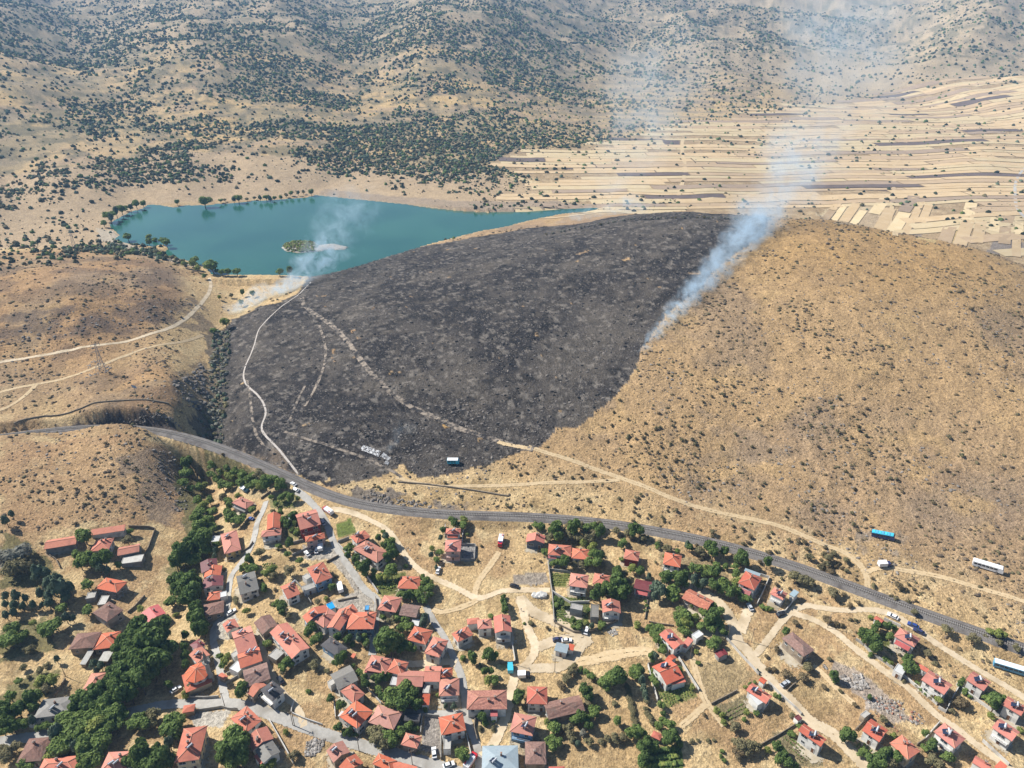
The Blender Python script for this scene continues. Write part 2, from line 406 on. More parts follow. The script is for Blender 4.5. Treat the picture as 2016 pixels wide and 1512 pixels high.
# field strips on the plain
fpoly = P([(1185, 416), (1090, 385), (1060, 350), (960, 325), (1010, 296), (1150, 290), (1340, 250), (1500, 228), (1740, 180), (2016, 150), (2200, 150), (2200, 500), (2016, 480), (1800, 440), (1500, 410), (1300, 412)])
fm = inside(GX, GY, fpoly) | ((GX > 150) & (GZ < 15) & (GY > 560) & (DD < 1100) & inside(GX, GY, P([(1185, 416), (1300, 400), (2300, 420)]) + [(900, 300), (650, 420), (330, 640), (150, 700)]))
sx = GX + 0.10 * GY; sy = GY - 0.05 * GX + 14 * (fbm(GX / 300, GY / 300, 61, 2) - .5)
row = np.floor(sy / 19 + 0.9 * np.sin(sy / 71.0)); seedr = _hash(row, row * 0 + 3, 5)
cellw = 70 + 190 * seedr
cc_ = sx / cellw + seedr * 7; cell = np.floor(cc_)
hv = _hash(row, cell, 9); hv2 = _hash(row, cell, 10)
tone = np.zeros(GX.shape + (3,)) + c3(186, 160, 124)
tone = mixc(tone, c3(206, 180, 142), sstep(.45, .6, N2))
COL = mixc(COL, tone, fm * 0.92)
for poly in ([(1348, 305), (1415, 307), (1460, 335), (1350, 332)], [(1200, 268), (1340, 278), (1340, 285), (1200, 276)], [(1110, 304), (1178, 306), (1176, 318), (1120, 314)],
             [(1240, 311), (1345, 312), (1345, 322), (1240, 320)], [(1100, 322), (1345, 334), (1345, 346), (1110, 332)], [(1800, 290), (1840, 290), (1835, 298), (1798, 298)], [(1620, 362), (1750, 368), (1750, 376), (1620, 372)]):
    paint(P(poly), (116, 100, 96), .95, 0)
for poly in ([(1063, 372), (1085, 364), (1132, 396), (1112, 401)], [(1085, 360), (1101, 356), (1182, 391), (1147, 397)], [(978, 336), (990, 333), (1080, 366), (1062, 371)], [(930, 343), (978, 332), (985, 336), (935, 347)]):
    paint(P(poly), (228, 204, 160), .95, 0)
for poly, c in (([(1908, 487), (1960, 466), (2030, 480), (2030, 500), (1960, 500)], (158, 146, 136)), ([(1800, 470), (1870, 440), (1910, 448), (1840, 478)], (222, 194, 140)), ([(1740, 452), (1800, 430), (1830, 436), (1770, 462)], (166, 150, 132)),
                ([(1600, 425), (1650, 400), (1740, 405), (1700, 432)], (222, 200, 162)), ([(1640, 440), (1690, 415), (1760, 420), (1700, 446)], (206, 182, 148))):
    paint(P(poly), c, .9, 0)
# terraced scrub on the slope above the fields
tm = inside(jx, jy, P([(1080, 150), (1250, 130), (1500, 140), (1500, 205), (1300, 250), (1100, 240)]))
COL = mixc(COL, c3(150, 138, 118), tm * (np.sin(GY / 9.0 + 3 * N1) > .2) * .6)
# burnt ground
burn_px = [(640, 550, 90), (750, 527, 60), (900, 496, 60), (1050, 468, 70), (1200, 440, 80), (1300, 434, 80), (1450, 436, 70), (1510, 438, 60), (1505, 460), (1445, 502), (1402, 542), (1352, 587), (1302, 632), (1272, 667), (1256, 707), (1240, 740), (1215, 775), (1190, 800), (1150, 828), (1120, 838), (1090, 838), (1086, 856),
           (1060, 880), (1020, 890), (980, 906), (950, 920), (900, 930), (850, 938), (820, 935), (785, 918), (765, 935), (720, 946), (690, 952), (650, 954), (604, 946), (562, 927), (522, 907), (480, 891), (445, 880), (420, 866), (424, 830), (432, 790), (430, 740), (440, 690), (438, 650), (456, 628), (510, 604), (550, 596), (585, 578)]
burn_xy = P(burn_px)
b_in = inside(GX + (fbm(GX / 12, GY / 12, 71, 5, .65) - .5) * 10, GY + (fbm(GX / 12, GY / 12, 72, 5, .65) - .5) * 10, burn_xy) & (fbm(GX / 9, GY / 9, 73, 4) < .83)
BURN = b_in.astype(float)
bc = np.zeros(GX.shape + (3,)) + c3(98, 92, 87)
bc = mixc(bc, c3(114, 106, 98), sstep(.48, .66, N2) * .8)
bc = mixc(bc, c3(74, 70, 69), sstep(.5, .62, N1))
bc = mixc(bc, c3(120, 112, 104), sstep(.62, .72, N4) * .5)
bc = mixc(bc, c3(128, 118, 106), sstep(.56, .70, fbm(GX / 10, GY / 10, 74, 5, .7)) * .5)
bc = mixc(bc, c3(54, 52, 52), sstep(.52, .64, fbm(GX / 8, GY / 8, 75, 5, .7)) * .75)
bc = mixc(bc, c3(138, 128, 116), sstep(.60, .72, fbm(GX / 40, GY / 40, 77, 3)) * .5)
bc = mixc(bc, c3(176, 166, 154), sstep(.62, .74, fbm(GX / 3.0, GY / 3.0, 76, 3)) * .7)
COL = mixc(COL, bc, BURN)
BURN = np.where(inside(j2x, j2y, P([(868, 835), (876, 828), (886, 830), (884, 842), (872, 845)])), 0, BURN)
paint(P([(868, 835), (876, 828), (886, 830), (884, 842), (872, 845)]), (214, 172, 112), 1, 1)
paint(isl, (196, 190, 180), 1, 1)
paint(P([(400, 660), (452, 640), (450, 720), (446, 800), (440, 868), (395, 868), (380, 840), (405, 790), (412, 720)]), (104, 98, 90), .8, 2)
# rocky places: left hill, gully sides, railway cutting, scree on the hill
for poly, c, f in (([(0, 620), (120, 605), (260, 600), (380, 585), (420, 620), (420, 660), (330, 640), (200, 660), (0, 680)], (112, 98, 88), .65), ([(330, 740), (400, 700), (420, 760), (410, 840), (350, 810)], (120, 104, 90), .6),
                   ([(290, 880), (350, 880), (385, 960), (380, 1040), (330, 1010)], (142, 126, 108), .7), ([(690, 960), (760, 965), (870, 985), (1000, 1005), (800, 1000), (700, 985)], (128, 120, 114), .85),
                   ([(100, 840), (200, 825), (280, 815), (340, 845), (200, 838)], (110, 98, 92), .8), ([(1250, 790), (1380, 800), (1500, 850), (1560, 900), (1450, 940), (1330, 900)], (150, 134, 118), .35),
                   ([(1690, 1045), (1740, 1035), (1790, 1060), (1770, 1095), (1700, 1085)], (158, 144, 128), .8), ([(500, 860), (600, 930), (560, 935), (470, 885)], (186, 164, 140), .5),
                   ([(700, 1075), (730, 1060), (735, 1090)], (200, 170, 120), .5)):
    paint(P(poly), c, f, 2, sstep(.38, .55, N2))
paint(P([(0, 872), (150, 862), (330, 885), (375, 960), (380, 1040), (250, 1030), (100, 1040), (0, 1060)]), (190, 152, 114), .6, 2)
paint(P([(230, 900), (340, 890), (380, 960), (375, 1040), (300, 1030), (250, 960)]), (152, 134, 116), .7, 2, sstep(.42, .55, N2))
paint(P([(90, 850), (160, 831), (230, 817), (290, 811), (342, 834), (350, 852), (300, 843), (200, 837), (120, 848)]), (82, 76, 74), .95, 1)  # dark rock of the cutting face, with its shade painted into the colour too
# village: yards, gardens, bare earth
for poly, c, f in (([(595, 1075), (660, 1075), (735, 1170), (742, 1200), (680, 1215), (640, 1190), (700, 1165), (650, 1100), (600, 1100)], (196, 188, 176), .9),
                   ([(1300, 1080), (1420, 1110), (1440, 1140), (1400, 1165), (1300, 1130)], (156, 144, 112), .6), ([(415, 1200), (450, 1190), (470, 1220), (450, 1260), (420, 1260)], (204, 198, 186), .9),
                   ([(470, 930), (560, 945), (570, 975), (500, 980), (460, 960)], (196, 174, 134), .8), ([(660, 1030), (690, 1020), (700, 1050), (665, 1060)], (110, 130, 62), .9),
                   ([(1085, 1127), (1122, 1128), (1118, 1158), (1086, 1156)], (128, 132, 72), .95), ([(1090, 1170), (1160, 1185), (1158, 1232), (1110, 1230), (1090, 1210)], (96, 112, 62), .9),
                   ([(1370, 1320), (1430, 1295), (1490, 1330), (1440, 1370), (1395, 1382)], (190, 166, 124), .9), ([(1725, 1240), (1760, 1250), (1780, 1275), (1760, 1290), (1740, 1270)], (118, 124, 66), .95),
                   ([(1290, 1355), (1360, 1345), (1372, 1370), (1310, 1395)], (112, 126, 66), .8), ([(1405, 1385), (1470, 1370), (1480, 1400), (1430, 1425)], (128, 122, 92), .8), ([(1265, 1470), (1345, 1470), (1345, 1530), (1265, 1530)], (82, 112, 48), .9),
                   ([(1640, 1300), (1690, 1320), (1760, 1380), (1800, 1420), (1760, 1425), (1690, 1370), (1630, 1330)], (186, 172, 160), .8), ([(1520, 1440), (1600, 1450), (1620, 1512), (1560, 1512)], (120, 118, 90), .7),
                   ([(0, 1190), (110, 1180), (60, 1225), (0, 1240)], (206, 172, 124), .6), ([(1080, 1400), (1250, 1395), (1270, 1512), (1100, 1512)], (196, 164, 118), .7), ([(1010, 1130), (1075, 1128), (1080, 1150), (1010, 1150)], (166, 158, 150), .8),
                   ([(885, 1070), (938, 1072), (936, 1104), (906, 1104)], (168, 166, 164), .95), ([(835, 1408), (870, 1412), (868, 1492), (830, 1480)], (168, 160, 152), .95), ([(360, 1400), (455, 1398), (440, 1432), (385, 1430)], (206, 200, 188), .9),
                   ([(1000, 1440), (1060, 1440), (1070, 1470), (1040, 1500), (1000, 1470)], (150, 144, 132), .6), ([(740, 1130), (800, 1130), (790, 1170), (745, 1170)], (104, 120, 58), .85), ([(565, 1010), (600, 1010), (600, 1060), (560, 1060)], (110, 122, 70), .7),
                   ([(525, 975), (585, 965), (585, 1000), (535, 1000)], (146, 146, 100), .8), ([(1700, 1380), (1740, 1380), (1740, 1395), (1700, 1395)], (200, 190, 180), .8)):
    paint(P(poly), c, f, 1)
# low green patches in the creek and round the village trees
for poly in ([(400, 890), (560, 940), (570, 960), (470, 960), (410, 930)], [(340, 930), (390, 900), (410, 1000), (430, 1060), (400, 1120), (340, 1200), (330, 1120), (370, 1050)], [(0, 1230), (90, 1210), (100, 1290), (0, 1300)],
             [(60, 1330), (120, 1320), (100, 1370), (0, 1380), (0, 1360)], [(0, 1040), (60, 1080), (140, 1150), (60, 1160), (0, 1160)]):
    paint(P(poly), (98, 106, 66), .7, 2)
COL = np.clip(COL, 0.01, 0.8)
# ------------------------------------------------------------------ ground sheet
idx = np.arange(GX.size, dtype=np.int32).reshape(GX.shape)
F = np.stack([idx[:-1, :-1], idx[:-1, 1:], idx[1:, 1:], idx[1:, :-1]], -1).reshape(-1, 4)[:, ::-1]
V = np.stack([GX, GY, GZ], -1).reshape(-1, 3)
def ground_material():
    m = bpy.data.materials.new('dry_ground'); m.use_nodes = True
    N = m.node_tree.nodes; L = m.node_tree.links; b = N['Principled BSDF']
    b.inputs['Roughness'].default_value = 0.95; b.inputs['Specular IOR Level'].default_value = 0.1
    at_ = N.new('ShaderNodeAttribute'); at_.attribute_name = 'earth'
    ab = N.new('ShaderNodeAttribute'); ab.attribute_name = 'burnt'
    g = N.new('ShaderNodeNewGeometry')
    def noise(s, d=4, r=.6):
        q = N.new('ShaderNodeTexNoise'); q.inputs['Scale'].default_value = s; q.inputs['Detail'].default_value = d; q.inputs['Roughness'].default_value = r
        L.new(g.outputs['Position'], q.inputs['Vector']); return q.outputs['Fac']
    def mr(x, a, b_, c, d):
        q = N.new('ShaderNodeMapRange'); L.new(x, q.inputs[0])
        for i, v in enumerate((a, b_, c, d)): q.inputs[i + 1].default_value = v
        return q.outputs[0]
    def math_(op, x, y):
        q = N.new('ShaderNodeMath'); q.operation = op
        for i, v in enumerate((x, y)):
            if isinstance(v, float): q.inputs[i].default_value = v
            else: L.new(v, q.inputs[i])
        return q.outputs[0]
    n1, n2, n3 = noise(.45, 5, .7), noise(1.7, 3, .7), noise(.11, 4)
    n4 = noise(.9, 6, .8)
    f = math_('MULTIPLY', mr(n1, .3, .7, .72, 1.25), mr(n2, .3, .7, .75, 1.25))
    f = math_('MULTIPLY', f, mr(n4, .38, .62, .78, 1.22))
    f = math_('MULTIPLY', f, mr(n3, .3, .7, .86, 1.13))
    vm = N.new('ShaderNodeVectorMath'); vm.operation = 'SCALE'
    L.new(at_.outputs['Color'], vm.inputs[0]); L.new(f, vm.inputs['Scale'])
    # loose stones: paler specks, plenty in the burnt ground
    vo = N.new('ShaderNodeTexVoronoi'); vo.inputs['Scale'].default_value = .6; vo.inputs['Randomness'].default_value = 1.0
    L.new(g.outputs['Position'], vo.inputs['Vector'])
    sp = math_('MULTIPLY', mr(vo.outputs['Distance'], .18, .34, 1.0, 0.0), mr(noise(.06, 3), .36, .6, 0.1, 1.0))
    sp = math_('MULTIPLY', sp, mr(ab.outputs['Fac'], 0., 1., .22, .85))
    mx = N.new('ShaderNodeMix'); mx.data_type = 'RGBA'
    L.new(sp, mx.inputs[0]); L.new(vm.outputs[0], mx.inputs[6]); mx.inputs[7].default_value = (*alb(150, 142, 134), 1)
    L.new(mx.outputs[2], b.inputs['Base Color'])
    h = math_('ADD', math_('MULTIPLY', n1, 1.1), math_('MULTIPLY', n2, .3))
    h = math_('ADD', h, math_('MULTIPLY', math_('MULTIPLY', n4, ab.outputs['Fac']), 1.2))
    h = math_('ADD', h, math_('MULTIPLY', sp, .5))
    bp = N.new('ShaderNodeBump'); bp.inputs['Strength'].default_value = 1.0; bp.inputs['Distance'].default_value = 1.1
    L.new(h, bp.inputs['Height']); L.new(bp.outputs['Normal'], b.inputs['Normal'])
    return m
M = {}
M['ground'] = ground_material()
gm = np_mesh('ground', V, F, [M['ground']], smooth=True)
ca = gm.color_attributes.new('earth', 'FLOAT_COLOR', 'POINT')
ca.data.foreach_set('color', np.concatenate([COL.reshape(-1, 3), np.ones((GX.size, 1))], 1).astype(np.float32).ravel())
ba = gm.attributes.new('burnt', 'FLOAT', 'POINT'); ba.data.foreach_set('value', BURN.astype(np.float32).ravel())
tag(put('ground', gm), 'dry grass hills, burnt slope and plain', None, None, 'structure')
# ------------------------------------------------------------------ lake
def water_material():
    m = bpy.data.materials.new('lake_water'); m.use_nodes = True
    N = m.node_tree.nodes; L = m.node_tree.links; b = N['Principled BSDF']
    b.inputs['Roughness'].default_value = 0.16; b.inputs['IOR'].default_value = 1.33
    g = N.new('ShaderNodeNewGeometry')
    n1 = N.new('ShaderNodeTexNoise'); n1.inputs['Scale'].default_value = .012; n1.inputs['Detail'].default_value = 3; L.new(g.outputs['Position'], n1.inputs['Vector'])
    rp = N.new('ShaderNodeValToRGB'); rp.color_ramp.elements[0].position = .35; rp.color_ramp.elements[1].position = .68
    rp.color_ramp.elements[0].color = (*alb(44, 100, 90), 1); rp.color_ramp.elements[1].color = (*alb(60, 116, 100), 1)
    L.new(n1.outputs['Fac'], rp.inputs['Fac']); L.new(rp.outputs['Color'], b.inputs['Base Color'])
    n2 = N.new('ShaderNodeTexNoise'); n2.inputs['Scale'].default_value = .6; n2.inputs['Detail'].default_value = 4; L.new(g.outputs['Position'], n2.inputs['Vector'])
    bp = N.new('ShaderNodeBump'); bp.inputs['Strength'].default_value = .25; bp.inputs['Distance'].default_value = .12
    L.new(n2.outputs['Fac'], bp.inputs['Height']); L.new(bp.outputs['Normal'], b.inputs['Normal'])
    return m
M['water'] = water_material()
bm = bmesh.new()
cx_ = sum(p[0] for p in lake_xy) / len(lake_xy); cy_ = sum(p[1] for p in lake_xy) / len(lake_xy)
vs = [bm.verts.new((p[0] + (p[0] - cx_) * .012, p[1] + (p[1] - cy_) * .012, LAKE_Z)) for p in lake_xy]
bmesh.ops.triangle_fill(bm, edges=[bm.edges.new((vs[i], vs[(i + 1) % len(vs)])) for i in range(len(vs))], use_beauty=True)
for f in bm.faces:
    if f.normal.z < 0: f.normal_flip()
me = bpy.data.meshes.new('lake_water'); bm.to_mesh(me); bm.free(); me.materials.append(M['water'])
tag(put('lake_water', me), 'teal water of the reservoir behind the burnt hill', None, None, 'structure')
# ------------------------------------------------------------------ roads, tracks, paths
M['road'] = material('pale_asphalt', alb(196, 192, 184), alb(214, 209, 200), .8, .9, coord='World', c3=alb(178, 172, 162), s3=.15)
M['dirt'] = material('packed_dirt', alb(222, 200, 166, 1.08), alb(236, 216, 184, 1.08), .5, .95, coord='World', c3=alb(206, 184, 150), s3=.12, bump=.1)
M['path'] = material('trodden_path', alb(220, 192, 148), alb(236, 210, 168), .6, .95, coord='World')
M['ashpath'] = material('ashen_path', alb(178, 168, 158), alb(206, 198, 190), .6, .95, coord='World')
M['darktrack'] = material('sooty_track', alb(50, 47, 46), alb(168, 154, 138), .28, .95, coord='World', contrast=.7)
def ragged(m, inner=.72, centre=0.0):
    """the surface thins out towards the verges (attribute 'across'), and along the middle of a two-wheel track"""
    N = m.node_tree.nodes; L = m.node_tree.links; out = N['Material Output']; b = N['Principled BSDF']
    a = N.new('ShaderNodeAttribute'); a.attribute_name = 'across'
    g = N.new('ShaderNodeNewGeometry'); nz = N.new('ShaderNodeTexNoise'); nz.inputs['Scale'].default_value = .9; nz.inputs['Detail'].default_value = 5; nz.inputs['Roughness'].default_value = .75
    L.new(g.outputs['Position'], nz.inputs['Vector'])
    mr = N.new('ShaderNodeMapRange'); mr.inputs[1].default_value = inner - .35; mr.inputs[2].default_value = 1.0; mr.inputs[3].default_value = .18; mr.inputs[4].default_value = .78
    L.new(a.outputs['Fac'], mr.inputs[0])
    gt = N.new('ShaderNodeMath'); gt.operation = 'LESS_THAN'; L.new(nz.outputs['Fac'], gt.inputs[0]); L.new(mr.outputs[0], gt.inputs[1])
    fac = gt.outputs[0]
    if centre:
        mc = N.new('ShaderNodeMapRange'); mc.inputs[1].default_value = 0.0; mc.inputs[2].default_value = .3; mc.inputs[3].default_value = centre; mc.inputs[4].default_value = 0.1
        L.new(a.outputs['Fac'], mc.inputs[0])
        g2 = N.new('ShaderNodeMath'); g2.operation = 'LESS_THAN'; L.new(nz.outputs['Fac'], g2.inputs[0]); L.new(mc.outputs[0], g2.inputs[1])
        mxm = N.new('ShaderNodeMath'); mxm.operation = 'MAXIMUM'; L.new(fac, mxm.inputs[0]); L.new(g2.outputs[0], mxm.inputs[1]); fac = mxm.outputs[0]
    tp = N.new('ShaderNodeBsdfTransparent'); ms = N.new('ShaderNodeMixShader')
    L.new(fac, ms.inputs[0]); L.new(b.outputs[0], ms.inputs[1]); L.new(tp.outputs[0], ms.inputs[2]); L.new(ms.outputs[0], out.inputs['Surface'])
for k_, i_, c_ in (('dirt', .7, .42), ('path', .6, .5), ('ashpath', .7, 0), ('darktrack', .6, .45), ('road', .93, 0)): ragged(M[k_], i_, c_)
def ribbon(line, w, lift=.14, wob=.25, nl=6):
    pts = np.array(line); t = np.gradient(pts[:, :2], axis=0); t /= np.linalg.norm(t, axis=1)[:, None] + 1e-9
    nrm = np.stack([-t[:, 1], t[:, 0]], 1)
    k = len(pts); Vv = []
    wl_ = 1 + wob * (fbm(np.arange(k) / 3.0, np.arange(k) * 0 + pts[0, 0], 81, 3) - .5) * 2
    wr_ = 1 + wob * (fbm(np.arange(k) / 3.0, np.arange(k) * 0 + pts[0, 1], 82, 3) - .5) * 2
    for j in range(nl + 1):
        o = (j / nl - .5) * w; s_ = (wl_ if o < 0 else wr_) * o
        x = pts[:, 0] + nrm[:, 0] * s_; y = pts[:, 1] + nrm[:, 1] * s_
        Vv.append(np.stack([x, y, height(x, y) + lift], 1))
    Vv = np.stack(Vv, 1).reshape(-1, 3)
    a = (np.arange(k - 1)[:, None] * (nl + 1) + np.arange(nl)[None]).ravel()
    return Vv, np.stack([a, a + 1, a + nl + 2, a + nl + 1], 1)[:, ::-1]
def track(name, pts, w, m, wob=.25, lift=.14, step=2.0, it=2):
    V_, F_ = ribbon(line_at(pts, step, it), w * (1.0 if m == 'road' else 1.45), lift, wob)
    me = np_mesh(name, V_, F_, [M[m]], True); n7 = len(V_) // 7
    me.attributes.new('across', 'FLOAT', 'POINT').data.foreach_set('value', np.tile(np.abs(np.arange(7) / 3.0 - 1), n7).astype(np.float32))
    o = put(name, me); o['kind'] = 'structure'; return o
track('road', [(-60, 1472), (0, 1460), (90, 1447), (180, 1428), (260, 1400), (330, 1385), (400, 1384), (470, 1386), (520, 1402), (600, 1432), (700, 1465), (800, 1491), (880, 1514), (960, 1540)], 5.6, 'road', .04)
track('street', [(524, 987), (516, 1011), (506, 1027), (500, 1063), (490, 1086), (471, 1114), (455, 1132), (451, 1156), (448, 1178), (447, 1200), (432, 1222), (418, 1240), (421, 1269), (427, 1289), (437, 1340), (441, 1364), (446, 1384)], 3.6, 'road', .12, .18)
track('street', [(584, 966), (610, 987), (633, 1011), (645, 1035), (655, 1065), (669, 1090), (689, 1118), (719, 1165), (743, 1178), (744, 1198), (738, 1230), (736, 1262), (733, 1290)], 4.0, 'road', .12)
track('street', [(838, 1194), (856, 1228), (878, 1258), (898, 1307), (909, 1331), (915, 1370), (917, 1402), (927, 1440), (941, 1470), (944, 1520)], 3.6, 'road', .15)
track('street', [(1023, 1174), (1030, 1200), (1035, 1224), (1042, 1245), (1055, 1270), (1051, 1291), (1035, 1311), (1017, 1323), (1007, 1350), (1003, 1371), (1001, 1395), (987, 1434), (976, 1460), (950, 1490)], 3.6, 'dirt', .2, .18)
track('street', [(762, 1300), (820, 1310), (870, 1300), (898, 1307)], 3.0, 'dirt', .2, .19)
track('street', [(740, 1400), (800, 1402), (870, 1406), (917, 1402)], 3.0, 'road', .2, .20)
track('street', [(560, 1250), (540, 1240), (512, 1262), (522, 1300), (540, 1340), (560, 1370), (585, 1390), (600, 1430)], 2.6, 'dirt', .2)
track('street', [(1360, 1250), (1379, 1246), (1408, 1246), (1434, 1250), (1454, 1264), (1474, 1285), (1494, 1311), (1517, 1341), (1547, 1371), (1577, 1402), (1600, 1426), (1636, 1440), (1666, 1470), (1695, 1500), (1720, 1530)], 4.4, 'dirt', .12)
track('street', [(1454, 1268), (1448, 1240), (1438, 1215), (1422, 1193), (1402, 1175), (1372, 1160), (1345, 1153)], 4.5, 'dirt', .3, .16)
track('street', [(1476, 1200), (1467, 1219), (1456, 1244)], 4.4, 'dirt', .3, .18)
track('dirt_track', [(640, 1002), (683, 1006), (739, 1028), (771, 1049), (788, 1079), (800, 1097), (824, 1123), (856, 1139), (888, 1153), (917, 1168), (940, 1180), (967, 1172), (985, 1163), (1020, 1162), (1083, 1162)], 2.8, 'dirt', .25, .15)
track('dirt_track', [(983, 1087), (961, 1119), (940, 1145), (933, 1180)], 2.8, 'path', .2)
track('dirt_track', [(940, 1182), (900, 1200), (868, 1207), (852, 1200)], 2.8, 'path', .3, .17)
track('dirt_track', [(1023, 1178), (1047, 1204), (1087, 1222), (1129, 1240), (1160, 1256), (1138, 1256), (1088, 1262), (1059, 1275)], 5.0, 'dirt', .3, .17)
track('dirt_track', [(1017, 1323), (1049, 1315), (1098, 1317), (1114, 1307), (1134, 1291), (1144, 1271), (1162, 1258)], 4.2, 'dirt', .2, .19)
track('dirt_track', [(1134, 1305), (1188, 1293), (1237, 1285), (1277, 1281), (1290, 1300)], 5.0, 'path', .35, .16)
track('dirt_track', [(1478, 1292), (1490, 1288), (1510, 1262), (1533, 1230), (1557, 1203), (1587, 1191), (1616, 1197), (1666, 1203), (1701, 1199), (1735, 1203), (1775, 1219), (1814, 1246), (1854, 1274), (1914, 1312), (1953, 1335), (1993, 1359), (2060, 1400)], 2.8, 'dirt', .2)
track('dirt_track', [(1560, 1207), (1600, 1219), (1646, 1244), (1676, 1272), (1715, 1302), (1755, 1332), (1785, 1351), (1814, 1381), (1854, 1416), (1894, 1444), (1933, 1474), (1983, 1510), (2010, 1530)], 2.8, 'dirt', .2, .17)
track('dirt_track', [(1600, 1310), (1618, 1325), (1646, 1355), (1681, 1385)], 2.4, 'path', .3)
track('dirt_track', [(1330, 1275), (1362, 1290), (1372, 1330), (1384, 1370), (1392, 1385), (1410, 1410), (1425, 1430)], 2.8, 'path', .3)
track('dirt_track', [(1392, 1385), (1365, 1410), (1340, 1430)], 2.8, 'path', .3, .17)
track('dirt_track', [(1040, 880), (1100, 898), (1150, 915), (1250, 950), (1330, 985), (1400, 1006), (1450, 1016), (1540, 1036), (1616, 1070), (1662, 1086), (1695, 1111), (1707, 1135), (1709, 1158)], 2.8, 'path', .25)
track('dirt_track', [(1704, 1128), (1730, 1117), (1814, 1127), (1894, 1147), (1973, 1171), (2040, 1192)], 2.6, 'path', .3, .17)
track('dirt_track', [(780, 940), (830, 955), (900, 958), (1000, 955), (1100, 950), (1220, 945)], 2.4, 'path', .35)
track('dirt_track', [(980, 870), (1010, 878), (1045, 884)], 2.8, 'path', .3, .2)
track('footpath', [(612, 556), (590, 580), (556, 602), (522, 634), (508, 650), (504, 668), (497, 690), (482, 722), (478, 745), (488, 762), (505, 775), (520, 795), (525, 815), (513, 840), (520, 856), (540, 875), (565, 905), (588, 935)], 1.15, 'ashpath', .3)
track('sooty_track', [(594, 585), (598, 605), (640, 630), (680, 665), (710, 710), (740, 745), (780, 785), (830, 810), (880, 835), (930, 852), (980, 869), (1050, 886)], 3.6, 'darktrack', .2, .16)
track('sooty_track', [(628, 640), (642, 680), (640, 720), (618, 770), (600, 800)], 2.0, 'darktrack', .4)
track('sooty_track', [(486, 745), (494, 790), (500, 850), (520, 880)], 1.6, 'darktrack', .4)
track('sooty_track', [(600, 760), (585, 790), (570, 830)], 1.6, 'darktrack', .4)
track('sooty_track', [(560, 850), (640, 875), (700, 895), (770, 925), (790, 940)], 2.0, 'darktrack', .3)
track('dirt_track', [(-60, 722), (0, 713), (100, 697), (200, 681), (280, 664), (330, 650), (370, 625), (395, 600), (412, 577), (416, 560), (412, 547)], 2.8, 'dirt', .2)
track('dirt_track', [(-60, 785), (0, 772), (90, 753), (180, 730), (250, 697), (330, 680), (400, 660)], 2.8, 'path', .25)
track('dirt_track', [(-20, 815), (30, 795), (55, 775), (70, 758)], 2.8, 'path', .4, .17)
track('dirt_track', [(1762, 465), (1755, 420), (1757, 390), (1760, 360), (1762, 345), (1757, 325), (1775, 310), (1785, 295), (1780, 265), (1772, 240)], 5.0, 'path', .3, .5, 6)
track('dirt_track', [(1000, 442), (1100, 432), (1200, 412), (1320, 396), (1440, 390), (1500, 378), (1560, 370)], 6.0, 'path', .3, .5, 6)
track('road', [(2030, 320), (2008, 340), (1998, 360), (1998, 390), (2002, 415), (2030, 440)], 4.5, 'road', .1, .6, 6)
track('dirt_track', [(1330, 400), (1345, 360), (1350, 330), (1342, 300), (1345, 275)], 6.0, 'path', .5, .5, 6)
# ------------------------------------------------------------------ field strips of the plain
FT = [material('straw_field', alb(234, 208, 160), alb(242, 218, 174), .08, .95, coord='World'), material('stubble_field', alb(216, 186, 142), alb(226, 198, 156), .08, .95, coord='World'),
      material('grazed_field', alb(200, 172, 136), alb(212, 184, 148), .08, .95, coord='World'), material('fallow_field', alb(172, 150, 126), alb(186, 162, 138), .08, .95, coord='World'), material('ploughed_field', alb(112, 98, 92), alb(126, 110, 104), .08, .95, coord='World')]
def fields(poly, ang, w0, w1, l0, l1, seed, probs):
    rg_ = np.random.default_rng(seed); ca_, sa_ = math.cos(R(ang)), math.sin(R(ang))
    us = [p[0] * ca_ + p[1] * sa_ for p in poly]; vs_ = [-p[0] * sa_ + p[1] * ca_ for p in poly]
    acc = [([], []) for _ in FT]; v = min(vs_)
    while v < max(vs_):
        wv = rg_.uniform(w0, w1) * (1 + max(0, v - 1300) / 1500 if ang < 30 else 1); u = min(us) + rg_.uniform(0, l0)
        while u < max(us):
            lu = rg_.uniform(l0, l1); k_ = int(rg_.choice(5, p=probs))
            cu_, cv_ = u + lu / 2, v + wv / 2; cx, cy = cu_ * ca_ - cv_ * sa_, cu_ * sa_ + cv_ * ca_
            if inside(np.array([cx]), np.array([cy]), poly)[0] and rg_.random() < .9:
                n_ = max(2, int(lu / 14)); m_ = max(2, int(wv / 7)); b0, b1 = rg_.uniform(-3, 3, 2)
                g = []
                for j in range(m_ + 1):
                    for i in range(n_ + 1):
                        a_ = i / n_; c_ = j / m_; uu_ = u + 1 + (lu - 2) * a_; vv_ = v + .9 + (wv - 1.8) * c_ + b0 * (1 - a_) * .5 + b1 * a_ * .5
                        g.append((uu_ * ca_ - vv_ * sa_, uu_ * sa_ + vv_ * ca_))
                V_, F_ = acc[k_]; o_ = len(V_); V_ += g
                F_ += [(o_ + j * (n_ + 1) + i, o_ + j * (n_ + 1) + i + 1, o_ + (j + 1) * (n_ + 1) + i + 1, o_ + (j + 1) * (n_ + 1) + i) for j in range(m_) for i in range(n_)]
            u += lu
        v += wv
    for k_, (V_, F_) in enumerate(acc):
        if not V_: continue
        a_ = np.array(V_); z_ = height(a_[:, 0], a_[:, 1]) + .55 + .02 * k_
        o = put('field_strips', np_mesh('field_strips', np.concatenate([a_, z_[:, None]], 1), np.array(F_), [FT[k_]], True)); o['kind'] = 'structure'
fields(fpoly, 3, 13, 26, 70, 260, 5, [.36, .34, .19, .085, .025])
